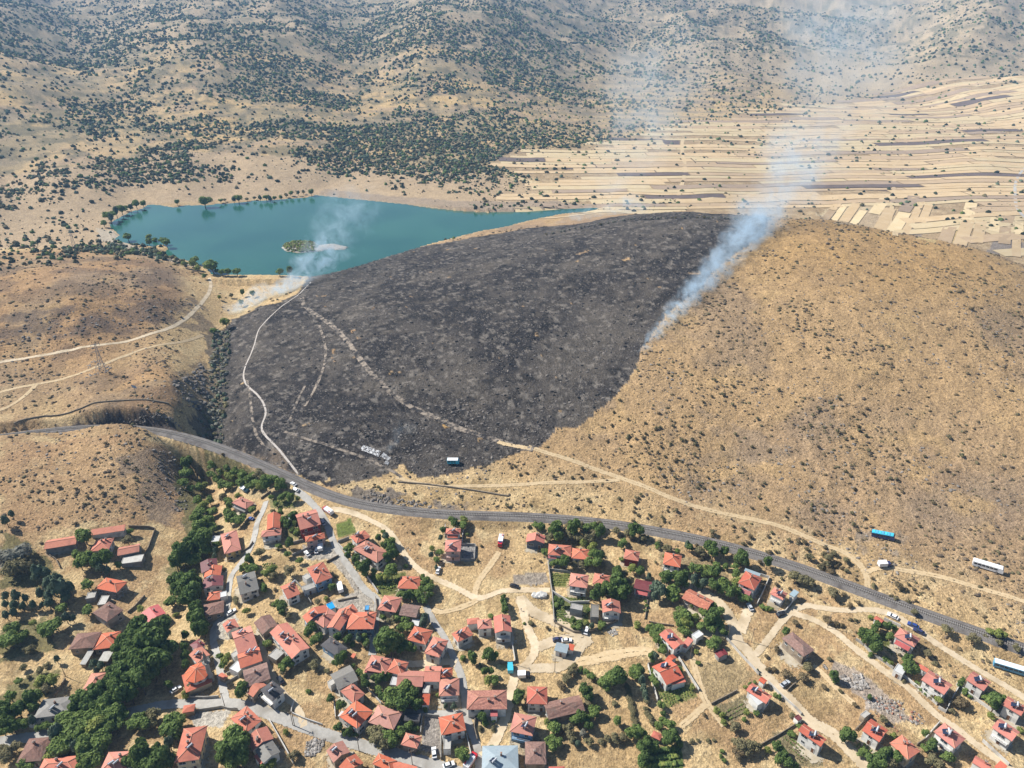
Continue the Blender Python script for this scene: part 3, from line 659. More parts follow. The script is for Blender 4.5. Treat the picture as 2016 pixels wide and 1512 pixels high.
fields(P([(1560, 428), (1640, 398), (1800, 400), (2060, 430), (2060, 520), (1900, 478), (1760, 448)]), 57, 9, 17, 50, 110, 6, [.44, .32, .16, .07, .01])
# ------------------------------------------------------------------ railway
M['ballast'] = material('ballast', alb(118, 112, 108), alb(150, 144, 138), 1.5, .95, coord='World', bump=.2, c3=alb(104, 98, 94), s3=.2)
M['sleeper'] = material('concrete_sleeper', alb(150, 146, 140), alb(172, 168, 162), 2, .9, coord='World')
M['steel'] = material('rail_steel', alb(120, 106, 98), alb(150, 138, 128), 2, .5, coord='World', metal=.4)
rl = np.array(smooth_line(rail_xy, 2.0, 3))
tg = np.gradient(rl[:, :2], axis=0); tg /= np.linalg.norm(tg, axis=1)[:, None]; nr = np.stack([-tg[:, 1], tg[:, 0]], 1)
def sweep(off_z):
    k = len(off_z); Vv = np.stack([np.concatenate([rl[:, :2] + nr * o, (rl[:, 2] + z)[:, None]], 1) for o, z in off_z], 1).reshape(-1, 3)
    a = (np.arange(len(rl) - 1)[:, None] * k + np.arange(k - 1)[None]).ravel()
    return Vv, np.stack([a, a + 1, a + k + 1, a + k], 1)[:, ::-1]
rw = empty('railway', (0, 0, 0)); tag(rw, 'single railway track on grey ballast curving below the hill', None, None, 'structure')
Vb, Fb = sweep([(-4.2, -.7), (-2.6, .12), (-1.6, .2), (1.6, .2), (2.6, .12), (4.2, -.7)])
put('ballast_bed', np_mesh('ballast_bed', Vb, Fb, [M['ballast']]), rw)
for s in (-1, 1):
    Vb, Fb = sweep([(s * .75 - .05, .3), (s * .75 - .05, .52), (s * .75 + .05, .52), (s * .75 + .05, .3)])
    put('rail', np_mesh('rail', Vb, Fb, [M['steel']]), rw)
rs = np.array(smooth_line(rail_xy, .65, 3))
tg2 = np.gradient(rs[:, :2], axis=0); tg2 /= np.linalg.norm(tg2, axis=1)[:, None]; nr2 = np.stack([-tg2[:, 1], tg2[:, 0]], 1)
k = len(rs); Vs = []
for a_, b_, z in ((-1.25, -.14, .2), (1.25, -.14, .2), (1.25, .14, .2), (-1.25, .14, .2), (-1.25, -.14, .34), (1.25, -.14, .34), (1.25, .14, .34), (-1.25, .14, .34)):
    Vs.append(np.concatenate([rs[:, :2] + nr2 * a_ + tg2 * b_, (rs[:, 2] + z)[:, None]], 1))
Vs = np.stack(Vs, 1).reshape(-1, 3)
fb = np.array([(4, 5, 6, 7), (0, 1, 5, 4), (1, 2, 6, 5), (2, 3, 7, 6), (3, 0, 4, 7)])
Fs = (np.arange(k)[:, None, None] * 8 + fb[None]).reshape(-1, 4)
so = put('sleepers', np_mesh('sleepers', Vs, Fs, [M['sleeper']]), rw); so['kind'] = 'stuff'
# ------------------------------------------------------------------ houses
def roofmat(name, a, b, c, bump=.05, rough=.85):
    return material('roof_' + name, alb(*a, 1.12), alb(*b, 1.12), 1.3, rough, 5, bump, 'Object', .3, 0, alb(*c, 1.12), .22, vary=(.80, 1.12, .80, 1.06))
RM = {'o': roofmat('orange_tile', (208, 116, 88), (224, 132, 102), (192, 110, 88)), 'p': roofmat('faded_tile', (196, 126, 104), (216, 146, 122), (174, 116, 98)),
      'r': roofmat('red_tile', (204, 106, 82), (220, 120, 94), (190, 104, 84)), 'm': roofmat('maroon_sheet', (122, 52, 56), (138, 62, 64), (112, 52, 56), .02, .6),
      'b': roofmat('old_brown_tile', (120, 90, 80), (168, 128, 112), (132, 112, 100), .12), 'g': roofmat('grey_sheet', (128, 124, 118), (146, 142, 134), (118, 112, 106), .02, .6),
      'd': roofmat('dark_grey_tile', (78, 76, 78), (98, 95, 96), (84, 82, 84)), 'w': roofmat('white_sheet', (214, 214, 212), (228, 228, 226), (200, 200, 196), .01, .6),
      'c': roofmat('concrete_slab', (186, 182, 174), (208, 204, 196), (166, 160, 150)), 'l': roofmat('pale_blue_sheet', (148, 168, 178), (166, 184, 192), (158, 168, 172), .01, .6),
      'k': roofmat('rose_sheet', (198, 98, 96), (210, 112, 108), (184, 96, 92), .01, .6), 'x': roofmat('mottled_tile', (150, 84, 68), (220, 140, 108), (200, 120, 92), .1)}
RM['t'] = roofmat('bright_blue_tarp', (40, 150, 215), (60, 170, 228), (40, 140, 205), .02, .5)
RN = {'o': 'orange', 'p': 'faded pink', 'r': 'red', 'm': 'maroon', 'b': 'old brown', 'g': 'grey', 'd': 'dark grey', 'w': 'white', 'c': 'concrete', 'l': 'pale blue', 'k': 'rose', 'x': 'mottled', 't': 'blue'}
def wallmat(name, a, b): return material('wall_' + name, alb(*a, 1.3), alb(*b, 1.3), .9, .92, 4, .01, 'Object', .2, 0, tuple(v * .8 for v in alb(*a)), .3)
WM = {'w': wallmat('white', (226, 223, 216), (236, 233, 226)), 'c': wallmat('cream', (214, 196, 164), (226, 208, 176)), 'y': wallmat('yellow', (216, 190, 128), (226, 202, 142)),
      'p': wallmat('pink', (206, 168, 156), (216, 180, 168)), 'u': wallmat('blue', (126, 160, 190), (140, 174, 204)), 'g': wallmat('grey', (158, 155, 150), (172, 168, 162)),
      'd': wallmat('dark', (92, 98, 110), (104, 110, 122)), 'r': wallmat('red', (146, 58, 58), (158, 68, 66)), 's': wallmat('stone', (146, 132, 114), (176, 160, 140))}
M['ridge'] = material('ridge_cap', alb(226, 162, 132), alb(236, 178, 150), 1, .8)
M['frame'] = material('window_frame', alb(226, 226, 222), alb(232, 232, 228), 1, .5)
M['glass'] = material('window_glass', (.02, .026, .034), (.03, .04, .05), 1, .12, spec=.5)
M['doorwood'] = material('door_wood', alb(110, 76, 54), alb(126, 90, 64), 2, .6)
M['panel'] = material('solar_glass', (.012, .018, .04), (.02, .03, .06), 3, .15, spec=.5)
M['tank'] = material('tank_steel', alb(222, 224, 228), alb(230, 232, 236), 1, .3)
M['chim'] = material('chimney_brick', alb(176, 120, 98), alb(196, 142, 118), 3, .9, bump=.02)
M['white'] = material('white_plaster', alb(226, 224, 218), alb(236, 234, 228), 1, .8)
M['concrete'] = material('grey_concrete', alb(172, 168, 160), alb(192, 188, 180), .8, .9, c3=alb(150, 146, 138), s3=.3)
M['rail_white'] = material('railing_paint', alb(214, 212, 208), alb(222, 220, 216), 1, .5)
def window_mesh(w, h):
    mb = MB()
    t = .09
    mb.box(-w / 2, w / 2, -.05, .02, -h / 2, -h / 2 + t); mb.box(-w / 2, w / 2, -.05, .02, h / 2 - t, h / 2)
    mb.box(-w / 2, -w / 2 + t, -.05, .02, -h / 2 + t, h / 2 - t); mb.box(w / 2 - t, w / 2, -.05, .02, -h / 2 + t, h / 2 - t)
    mb.box(-.035, .035, -.045, .02, -h / 2 + t, h / 2 - t)
    mb.box(-w / 2 - .08, w / 2 + .08, -.16, .02, -h / 2 - .09, -h / 2)
    mb.box(-w / 2 + t, w / 2 - t, -.02, .02, -h / 2 + t, h / 2 - t, 1)
    return mb.mesh('window', [M['frame'], M['glass']])
WIN = {'n': window_mesh(1.3, 1.35), 'w': window_mesh(2.4, 1.4), 's': window_mesh(.9, .9)}
_d = MB(); _d.box(-.5, .5, -.06, .02, 0, 2.1); _d.box(-.62, -.5, -.09, .02, 0, 2.2, 1); _d.box(.5, .62, -.09, .02, 0, 2.2, 1); _d.box(-.62, .62, -.09, .02, 2.1, 2.2, 1)
DOOR = _d.mesh('door', [M['doorwood'], M['frame']])
_c = MB(); _c.box(-.32, .32, -.32, .32, -1.0, 1.0); _c.box(-.42, .42, -.42, .42, 1.0, 1.12, 1); _c.box(-.2, .2, -.2, .2, 1.12, 1.3, 0)
CHIM = _c.mesh('chimney', [M['chim'], M['concrete']])
_s = MB()
for sx_ in (-1.05, .05): _s.add([(sx_, -.9, .15), (sx_ + 1, -.9, .15), (sx_ + 1, .75, 1.25), (sx_, .75, 1.25), (sx_, -.86, .09), (sx_ + 1, -.86, .09), (sx_ + 1, .79, 1.19), (sx_, .79, 1.19)], [(0, 1, 2, 3), (7, 6, 5, 4), (0, 4, 5, 1), (1, 5, 6, 2), (2, 6, 7, 3), (3, 7, 4, 0)], 0)
_s.bar((-1, .75, -.6), (-1, .75, 1.2), .04, 4, m=1); _s.bar((1, .75, -.6), (1, .75, 1.2), .04, 4, m=1); _s.bar((-1, -.85, -.6), (-1, -.85, .15), .04, 4, m=1); _s.bar((1, -.85, -.6), (1, -.85, .15), .04, 4, m=1)
SOLAR = _s.mesh('solar_panel', [M['panel'], M['tank']])
_t2 = MB(); _t2.bar((-1.05, .9, 1.45), (1.05, .9, 1.45), .33, 12); TANK = _t2.mesh('water_tank', [M['tank']], False)
_e = MB()
for a_ in range(10):
    t0, t1 = a_ * .6283, (a_ + 1) * .6283
    _e.add([(0, 0, 0), (.55 * math.cos(t0), -.22, .55 * math.sin(t0)), (.55 * math.cos(t1), -.22, .55 * math.sin(t1)), (0, .04, 0), (.55 * math.cos(t0), -.18, .55 * math.sin(t0)), (.55 * math.cos(t1), -.18, .55 * math.sin(t1))], [(0, 2, 1), (3, 4, 5)])
_e.bar((0, .02, 0), (0, .3, -.9), .05, 5)
DISH = _e.mesh('satellite_dish', [M['white']])
WOFF = {'A': (0, 1000), 'B': (300, 900), 'C': (600, 980), 'D': (960, 980), 'E': (1200, 1040), 'F': (1616, 1040), 'G': (0, 1212), 'H': (300, 1150), 'I': (300, 1212), 'J': (600, 1212), 'K': (900, 1212), 'L': (1200, 1212), 'M': (1616, 1212)}
def zx(win, x, y): o = WOFF[win]; return o[0] + x / 5.04, o[1] + y / 5.04
def rect_at(win, q, e):
    Ps = [at(*zx(win, q[i], q[i + 1]), up=e) for i in (0, 2, 4)]
    e1 = Ps[1] - Ps[0]; e2 = Ps[2] - Ps[1]; e1.z = e2.z = 0
    l1, l2 = max(e1.length, 1.5), max(e2.length, 1.5)
    a1 = math.atan2(e1.y, e1.x); a2 = math.atan2(e2.y, e2.x) - math.pi / 2
    dlt = (a2 - a1 + math.pi) % (2 * math.pi) - math.pi
    th = a1 + dlt * l2 / (l1 + l2)
    c = (Ps[0] + Ps[2]) / 2
    return c.x, c.y, th, l1, l2
def roof_fn(ty, W, D, pitch):
    hw, hd = W / 2, D / 2; tp = math.tan(pitch)
    if ty == 'h': return lambda x, y: max(0, min(hw - abs(x), hd - abs(y))) * tp
    if ty == 'x': return lambda x, y: max(0, hd - abs(y)) * tp
    if ty == 'y': return lambda x, y: max(0, hw - abs(x)) * tp
    if ty == 's': return lambda x, y: (y + hd) * math.tan(R(8))
    return lambda x, y: .12
def roof_mesh(ty, W, D, e, pitch, mat, sag):
    hw, hd = W / 2, D / 2; tp = math.tan(pitch); mb = MB(); caps = []
    if ty == 'f':
        mb.box(-hw, hw, -hd, hd, e - .05, e + .16)
        for b in ((-hw, hw, -hd, -hd + .2), (-hw, hw, hd - .2, hd), (-hw, -hw + .2, -hd + .2, hd - .2), (hw - .2, hw, -hd + .2, hd - .2)): mb.box(*b, e + .16, e + .3)
        return mb, caps
    if ty == 'h':
        r = min(hw, hd); z = e + r * tp
        if hw >= hd: R0, R1 = (-(hw - hd), 0, z), (hw - hd, 0, z)
        else: R0, R1 = (0, -(hd - hw), z), (0, hd - hw, z)
        c = [(-hw, -hd, e), (hw, -hd, e), (hw, hd, e), (-hw, hd, e)]
        tops = [(c[0], c[1], R1, R0), (c[1], c[2], R1), (c[2], c[3], R0, R1), (c[3], c[0], R0)] if hw >= hd else [(c[0], c[1], R0), (c[1], c[2], R1, R0), (c[2], c[3], R1), (c[3], c[0], R0, R1)]
        near = [R0, R1, R1, R0] if hw >= hd else [R0, R0, R1, R1]
        caps = [(R0, R1)] + [(c[i], near[i]) for i in range(4)]
    elif ty in 'xy':
        if ty == 'x':
            z = e + hd * tp; A0, A1 = (-hw, 0, z), (hw, 0, z)
            tops = [((-hw, -hd, e), (hw, -hd, e), A1, A0), ((hw, hd, e), (-hw, hd, e), A0, A1)]
        else:
            z = e + hw * tp; A0, A1 = (0, -hd, z), (0, hd, z)
            tops = [((hw, -hd, e), (hw, hd, e), A1, A0), ((-hw, hd, e), (-hw, -hd, e), A0, A1)]
        caps = [(A0, A1)]
    else:
        z = e + D * math.tan(R(8)); tops = [((-hw, -hd, e), (hw, -hd, e), (hw, hd, z), (-hw, hd, z))]
    for t in tops:
        t = [Vector(v) for v in t]; n = len(t); lo = [v - Vector((0, 0, .17)) for v in t]
        if sag and n == 4:                                   # an old roof sags: split the slope into a bumpy grid
            g = 6; V_ = []
            for j in range(g + 1):
                for i in range(g + 1):
                    u, w = i / g, j / g
                    p = (t[0] * (1 - u) + t[1] * u) * (1 - w) + (t[3] * (1 - u) + t[2] * u) * w
                    p.z += (random.random() - .6) * sag * (0.3 if i in (0, g) or j in (0, g) else 1); V_.append(p)
            mb.add(V_, [(j * (g + 1) + i, j * (g + 1) + i + 1, (j + 1) * (g + 1) + i + 1, (j + 1) * (g + 1) + i) for j in range(g) for i in range(g)])
            mb.add(lo, [tuple(range(n - 1, -1, -1))])
            mb.add([t[0], t[1], lo[0], lo[1]], [(0, 2, 3, 1)])
        else:
            mb.add(t + lo, [tuple(range(n)), tuple(range(2 * n - 1, n - 1, -1))] + [(i, n + i, n + (i + 1) % n, (i + 1) % n) for i in range(n)])
    return mb, caps
LASTH = [None]
def H(win, q, e, ty, rf, wl_, ex, label, name='house', cat=None, group=None):
    """q: three eave corners read from the photo; ex: s solar, c chimney, d dish, b balcony, + wing of the last house, v veranda"""
    e = e if e <= 3.2 else 3.2 + (e - 3.2) * .58
    x, y, th, W, D = rect_at(win, q, e)
    wing = '+' in ex
    z = float(height(x, y))
    if wing:
        root, rx, ry, rz_, rth = LASTH[0]
        dx, dy = x - rx, y - ry; ca_, sa_ = math.cos(-rth), math.sin(-rth)
        off = (dx * ca_ - dy * sa_, dx * sa_ + dy * ca_, z - rz_ - .03); rot = th - rth
    else:
        root = empty(name, (x, y, z), th); tag(root, label, cat or name, group)
        LASTH[0] = (root, x, y, z, th); off = (0, 0, 0); rot = 0
    def P_(n_, me, loc=(0, 0, 0), r=0.0):
        ca_, sa_ = math.cos(rot), math.sin(rot)
        o = put(n_, me, root, (off[0] + loc[0] * ca_ - loc[1] * sa_, off[1] + loc[0] * sa_ + loc[1] * ca_, off[2] + loc[2]), rot + r); return o
    old = rf in 'bx'
    oh = .5 if ty != 'f' else .0
    if min(W, D) < 4: oh = min(oh, .25)
    ww, wd = W / 2 - oh, D / 2 - oh
    pitch = R(21 if rf not in 'mgkwl' else 15)
    mb = MB()
    if ty in 'xy':                                            # gable walls
        tp = math.tan(pitch); ov = oh * tp
        if ty == 'x': poly = [(-wd, -3.5), (wd, -3.5), (wd, e + ov - .2), (0, e + (D / 2) * tp - .2), (-wd, e + ov - .2)]; pts = [[(s_ * ww, p[0], p[1]) for p in poly] for s_ in (1, -1)]
        else: poly = [(-ww, -3.5), (ww, -3.5), (ww, e + ov - .2), (0, e + (W / 2) * tp - .2), (-ww, e + ov - .2)]; pts = [[(p[0], s_ * wd, p[1]) for p in poly] for s_ in (-1, 1)]
        n5 = 5; mb.add(pts[0] + pts[1], [tuple(range(5)), tuple(range(9, 4, -1))] + [((i + 1) % 5, i, 5 + i, 5 + (i + 1) % 5) for i in range(5)])
    elif ty == 's':
        k8 = math.tan(R(8)); zf = e + oh * k8 - .19; zb = e + (D - oh) * k8 - .19
        mb.add([(-ww, -wd, -3.5), (ww, -wd, -3.5), (ww, wd, -3.5), (-ww, wd, -3.5), (-ww, -wd, zf), (ww, -wd, zf), (ww, wd, zb), (-ww, wd, zb)],
               [(0, 3, 2, 1), (4, 5, 6, 7), (0, 1, 5, 4), (1, 2, 6, 5), (2, 3, 7, 6), (3, 0, 4, 7)])
    else: mb.box(-ww, ww, -wd, wd, -3.5, e - (.16 if ty == 'h' else .05))
    P_('wall', mb.mesh('wall', [WM[wl_]]))
    sag = .22 if old else 0
    rm, caps = roof_mesh(ty, W, D, e, pitch, rf, sag)
    P_('roof', rm.mesh('roof', [RM[rf]]))
    if caps and rf in 'oprx' and min(W, D) > 4:
        cb = MB()
        for a_, b_ in caps:
            if (Vector(a_) - Vector(b_)).length > .3: cb.bar(a_, b_, .16, 5)
        P_('ridge_cap', cb.mesh('ridge_cap', [M['ridge']]))
    fn = roof_fn(ty, W, D, pitch)
    rnd = random.Random(int(x * 13 + y * 7))
    # windows on the walls that can be seen from the photo's side
    if e >= 2.8 and min(ww, wd) > 1.6 and name not in ('barn', 'shed'):
        st = max(1, int(round((e - .4) / 2.9)))
        for nx, ny, half, dep in ((0, -1, ww, wd), (1, 0, wd, ww), (-1, 0, wd, ww), (0, 1, ww, wd)):
            ang = th + math.atan2(ny, nx); vx, vy = math.cos(ang), math.sin(ang)
            if (vx * -x + vy * -y) / math.hypot(x, y) < .12: continue
            nw = max(1, int((2 * half - .8) / 2.9)); sp = 2 * half / nw
            for s_ in range(st):
                zc = (s_ + .52) * (e - .2) / st + .05
                for i in range(nw):
                    if old and rnd.random() < .35: continue
                    t_ = -half + sp * (i + .5)
                    r_ = math.atan2(ny, nx) + math.pi / 2
                    if s_ == 0 and i == nw // 2 and ny == -1: P_('door', DOOR, (t_ * 1.0, -dep - .03, .02), 0); continue
                    kind = 'w' if (sp > 3.1 and rnd.random() < .35 and not old) else ('s' if e < 3.4 else 'n')
                    lx, ly = (t_, -dep) if ny == -1 else (-t_, dep) if ny == 1 else (dep, t_) if nx == 1 else (-dep, -t_)
                    P_('window', WIN[kind], (lx + nx * .03, ly + ny * .03, zc + .1), r_)
    if 'b' in ex:
        bb = MB(); y0 = -wd - 1.3; zb = e / 2 + .05
        bb.box(-ww * .9, ww * .9, y0, -wd - .01, zb - .18, zb)
        for i in range(int(ww * 1.8 / .9) + 1): bb.box(-ww * .9 + i * .9, -ww * .9 + i * .9 + .06, y0, y0 + .06, zb, zb + .95, 1)
        bb.box(-ww * .9, ww * .9, y0, y0 + .07, zb + .95, zb + 1.03, 1); bb.box(-ww * .9, ww * .9, y0 + .01, y0 + .05, zb + .4, zb + .46, 1)
        P_('balcony', bb.mesh('balcony', [WM[wl_], M['rail_white']]))
    if 'v' in ex:
        bb = MB(); y0 = -wd - 2.2
        bb.add([(-ww * .8, y0, 2.3), (ww * .8, y0, 2.3), (ww * .8, -wd - .01, 2.9), (-ww * .8, -wd - .01, 2.9), (-ww * .8, y0, 2.2), (ww * .8, y0, 2.2), (ww * .8, -wd - .01, 2.8), (-ww * .8, -wd - .01, 2.8)], [(0, 1, 2, 3), (7, 6, 5, 4), (0, 4, 5, 1), (1, 5, 6, 2), (2, 6, 7, 3), (3, 7, 4, 0)])
        for i in range(4): bb.box(-ww * .78 + i * ww * .52 - .07, -ww * .78 + i * ww * .52 + .07, y0 + .1, y0 + .24, -1.5, 2.2, 1)
        P_('veranda', bb.mesh('veranda', [RM['k'], M['white']]))
    nc = ex.count('c')
    for i in range(nc):
        cx, cy = rnd.uniform(-.5, .5) * ww, rnd.uniform(-.45, .55) * wd
        P_('chimney', CHIM, (cx, cy, e + fn(cx, cy) + .25))
    for i in range(ex.count('s')):
        if ty == 'y': sx_, sy_ = -W * .22, (rnd.uniform(-.2, .35)) * D
        else: sx_, sy_ = (rnd.uniform(-.25, .1)) * W, -D * .2
        zz = e + fn(sx_, sy_)
        face = math.atan2(-.87, .5); r_ = math.pi + (-face) - th + rnd.uniform(-.3, .3)
        o = P_('solar_panel', SOLAR, (sx_, sy_, zz + .35), r_); o2 = put('water_tank', TANK, o)
    for i in range(ex.count('d')):
        cx, cy = rnd.uniform(-.3, .5) * ww, rnd.uniform(-.1, .4) * wd
        P_('satellite_dish', DISH, (cx, cy, e + fn(cx, cy) + .8), rnd.uniform(-.4, .4) - th)
    return root
g_ = H
# -- farm at the left edge, below the dry knoll
H('A', (455, 420, 765, 372, 768, 262), 3, 'x', 'p', 'g', '', 'long low barn with faded pink tiles at the left end of the farm', 'barn')
H('A', (895, 262, 1245, 250, 1250, 190), 3, 's', 'p', 'w', '', 'long shed with faded tiles along the back of the left farmyard, under the knoll', 'shed')
H('A', (900, 435, 1085, 430, 1130, 298), 5, 'h', 'o', 'w', 'cc', 'orange hip-roofed farmhouse between the barns of the left farmyard')
H('A', (1160, 472, 1385, 450, 1400, 358), 3, 'x', 'p', 'g', '', 'faded pink barn on the right side of the left farmyard, by the field wall', 'barn')
H('A', (1200, 550, 1412, 550, 1430, 475), 2.5, 'f', 'c', 'g', '', 'flat concrete shed below the right-hand barn of the left farmyard', 'shed')
H('A', (925, 795, 1160, 840, 1285, 740), 4.4, 'h', 'o', 'g', 'cd', 'orange roofed house with rough walls below the left farmyard, two slabs in front')
H('A', (830, 920, 920, 880, 980, 815), 2.4, 'f', 'c', 'g', '', 'upper of two flat concrete sheds in front of the orange house below the left farm', 'shed')
H('A', (940, 980, 1020, 940, 1115, 855), 2.4, 'f', 'c', 's', '', 'lower of two flat concrete sheds in front of the orange house below the left farm', 'shed')
H('A', (930, 1030, 1060, 1145, 1215, 1025), 6, 'h', 'b', 'g', 'c', 'tall grey house with old brown tiles above the twin-roofed house at left')
H('A', (1395, 1045, 1470, 1145, 1645, 1045), 5, 'x', 'k', 'w', 'c', 'house with rose sheet roof just above the tall dark grove')
H('A', (690, 1395, 935, 1395, 1000, 1240), 5, 'h', 'b', 's', '', 'brown tiled left half of the twin-roofed house left of the dark grove')
H('A', (935, 1390, 1150, 1395, 1190, 1240), 5, 'h', 'o', 's', 'c', 'orange tiled right half of the twin-roofed house, touching the dark grove')
H('A', (1015, 1430, 1130, 1430, 1135, 1392), 2.6, 's', 'r', 's', '+', '')
H('G', (795, 480, 850, 490, 935, 362), 2.3, 's', 'c', 's', '', 'narrow grey slab-roofed shed below the twin-roofed house', 'shed')
H('G', (985, 440, 1070, 460, 1120, 375), 2.4, 's', 'c', 's', '', 'grey patched shed beside the dark grove below the twin-roofed house', 'shed')
H('G', (825, 738, 985, 745, 1060, 575), 4, 'h', 'p', 'w', 'c', 'faded orange house half hidden by the dark grove on its right')
H('G', (358, 1003, 690, 985, 740, 805), 4, 'h', 'g', 'w', 'sc', 'grey hip-roofed house among bushes left of the dark grove')
H('G', (285, 1060, 350, 1085, 400, 1010), 2.6, 'f', 'c', 'w', '', 'pale concrete annexe at the corner of the grey hip-roofed house on the left', 'shed')
H('G', (195, 1445, 420, 1455, 495, 1215), 4.2, 'h', 'b', 's', 'c', 'old brown-pink tiled house at the road in the lower left corner')
H('G', (420, 1540, 750, 1560, 745, 1420), 5, 'h', 'o', 'w', 'sc', 'orange roofed house at the bottom edge right of the old pink house')
H('G', (1030, 1530, 1250, 1560, 1280, 1365), 6, 'h', 'o', 'w', 'ssc', 'orange house at the bottom edge between two groves, left of the school')
# -- upper left of the village
H('B', (795, 490, 925, 502, 1008, 412), 5, 'h', 'o', 'g', 'cb', 'orange hip-roofed house by the blue car, highest in the creek lane')
H('B', (1085, 800, 1280, 765, 1275, 695), 6, 'h', 'o', 'w', 'cb', 'long orange house with a wing reaching back, left of the red apartment house')
H('B', (1150, 725, 1278, 705, 1255, 545), 5.4, 'y', 'o', 'w', '+', '')
H('B', (665, 792, 735, 955, 893, 890), 6, 'h', 'o', 'y', 'scc', 'yellow walled house with orange roof at the lane bend beside the creek trees')
H('B', (590, 845, 660, 835, 668, 780), 2.6, 'f', 'w', 'w', '', 'white flat shed against the yellow walled house', 'shed')
H('B', (505, 1150, 665, 1090, 620, 1005), 6, 'y', 'm', 'w', 'cc', 'upper maroon-roofed white house in the maroon pair beside the creek')
H('B', (545, 1185, 690, 1165, 660, 1085), 5.2, 'y', 'o', 'w', 'c', 'small orange-roofed house wedged between the two maroon roofs')
H('B', (515, 1315, 708, 1255, 685, 1168), 6, 'y', 'm', 'w', 'scd', 'lower maroon-roofed white house in the maroon pair beside the creek')
H('B', (828, 1200, 880, 1375, 1065, 1300), 6, 'y', 'g', 'w', 'scd', 'white house with plain grey roof beside the lane below the maroon pair')
H('B', (870, 1340, 885, 1390, 945, 1365), 3.2, 'f', 'm', 'w', '+', '')
H('B', (1480, 728, 1690, 668, 1605, 505), 8.2, 'x', 'o', 'r', 'scdb', 'dark red apartment house with orange roof near the railway crossing')
H('B', (1525, 850, 1718, 795, 1700, 735), 7, 'h', 'o', 'p', 'sd', 'pink three-storey block with orange roof in front of the dark red apartment house')
H('B', (1520, 1100, 1625, 1260, 1797, 1190), 7, 'h', 'o', 'u', 'sdc', 'blue walled house with orange pyramid roof beside the white box truck')
H('B', (1505, 1335, 1620, 1290, 1600, 1240), 3, 'f', 'c', 'w', '+', '')
H('B', (1258, 1285, 1345, 1405, 1478, 1358), 6, 'y', 'o', 'w', 'scc', 'white house with steep orange roof along the walled lane, above the mottled roofs')
H('B', (1490, 1185, 1530, 1225, 1575, 1190), 3, 'f', 'c', 'w', '', 'white cube-shaped shed beside the blue walled house', 'shed')
H('B', (565, 1418, 678, 1405, 662, 1332), 5, 'h', 'o', 's', 'c', 'small bright orange roof joined to an old brown-roofed house by the lane')
H('H', (495, 215, 530, 315, 722, 265), 4.4, 'h', 'b', 's', '', 'old house with sagging brown tiles below the small bright orange roof')
H('B', (690, 1385, 745, 1375, 720, 1340), 3.5, 'f', 'w', 'w', '', 'white flat-topped box shed between the orange roof and the lane', 'shed')
H('B', (1365, 630, 1475, 600, 1450, 565), 3, 's', 'w', 'g', '', 'white sheet-roofed shed left of the dark red apartment house', 'shed')
# -- village centre, upper
H('C', (440, 388, 520, 455, 667, 382), 6, 'h', 'o', 'w', 'sc', 'smaller of two orange houses behind the walled garden near the fire engine lane')
H('C', (490, 512, 720, 668, 832, 546), 6, 'h', 'p', 'w', 'sscc', 'large faded-orange house with white terraces in the walled garden')
H('C', (1400, 362, 1545, 365, 1545, 302), 6, 'h', 'r', 'w', 's', 'red-roofed back house of the walled plot alone on the dry slope')
H('C', (1415, 400, 1520, 402, 1520, 375), 4, 'f', 'r', 'w', '+', '')
H('C', (1393, 540, 1552, 543, 1550, 410), 8, 'h', 'r', 'p', 'sb', 'pink three-storey house with red roof beside its dark paved yard')
H('C', (920, 908, 1133, 910, 1160, 775), 4, 'h', 'o', 'w', 'cc', 'orange hip-roofed bungalow wrapped by round green trees beside the track')
H('C', (738, 1108, 912, 1155, 952, 995), 6, 'h', 'o', 'c', 's', 'cream house with orange hip roof and one solar heater at the street corner')
H('C', (940, 1165, 1110, 1198, 1147, 1070), 4.6, 'x', 'b', 's', '', 'old brown-roofed house directly right of the cream corner house')
H('C', (1055, 1278, 1130, 1278, 1142, 1208), 2.8, 'f', 'w', 'w', '', 'white flat shed in the trees below the old brown roof', 'shed')
H('C', (-20, 1180, 20, 1250, 248, 1122), 6, 'x', 'o', 'u', 'sc', 'blue walled orange house with a bright blue tarp shed behind')
H('C', (215, 1060, 245, 1120, 302, 1090), 3, 'f', 't', 'w', '', 'shed under a bright blue tarp behind the blue walled house', 'shed')
H('C', (118, 1208, 187, 1320, 302, 1168), 5.6, 'h', 'o', 'w', 'c', 'pointed orange roof squeezed between the tarp house and the long blue house')
H('C', (245, 1285, 355, 1342, 442, 1135), 6.4, 'y', 'o', 'w', 'ccd', 'tall orange gable with a dormer grille in the middle of the clustered roofs')
H('C', (415, 1308, 685, 1308, 712, 1125), 6, 'h', 'o', 'u', 'cc', 'blue walled house with wide orange hip roof at the lane under the cluster')
H('C', (400, 1180, 545, 1120, 470, 1060), 6.2, 'h', 'o', 'w', 'c', 'back roof of the orange cluster, joining the two larger roofs')
H('C', (595, 1118, 635, 1118, 640, 1070), 2.8, 'f', 't', 'w', '', 'small stall with turquoise roof on the concrete yard', 'shed')
H('C', (1012, 1412, 1200, 1462, 1272, 1312), 5, 'h', 'o', 'w', 's', 'white house with orange hip roof above the hedge, left of two lane houses')
H('J', (1180, 382, 1335, 418, 1430, 237), 6, 'h', 'o', 'w', 'scd', 'orange pyramid roof beside the lane with a dark tarpaulined terrace')
H('C', (1440, 1347, 1525, 1425, 1692, 1358), 5, 'h', 'o', 'w', 'sc', 'orange-roofed house with glazed terrace left of the white gabled house')
H('C', (1715, 1312, 1858, 1292, 1852, 1192), 6, 'h', 'o', 'w', 'c', 'low orange roof attached to the left side of the tall white gabled house')
H('C', (1615, 1260, 1740, 1245, 1730, 1185), 4.5, 'h', 'o', 'w', '+', '')
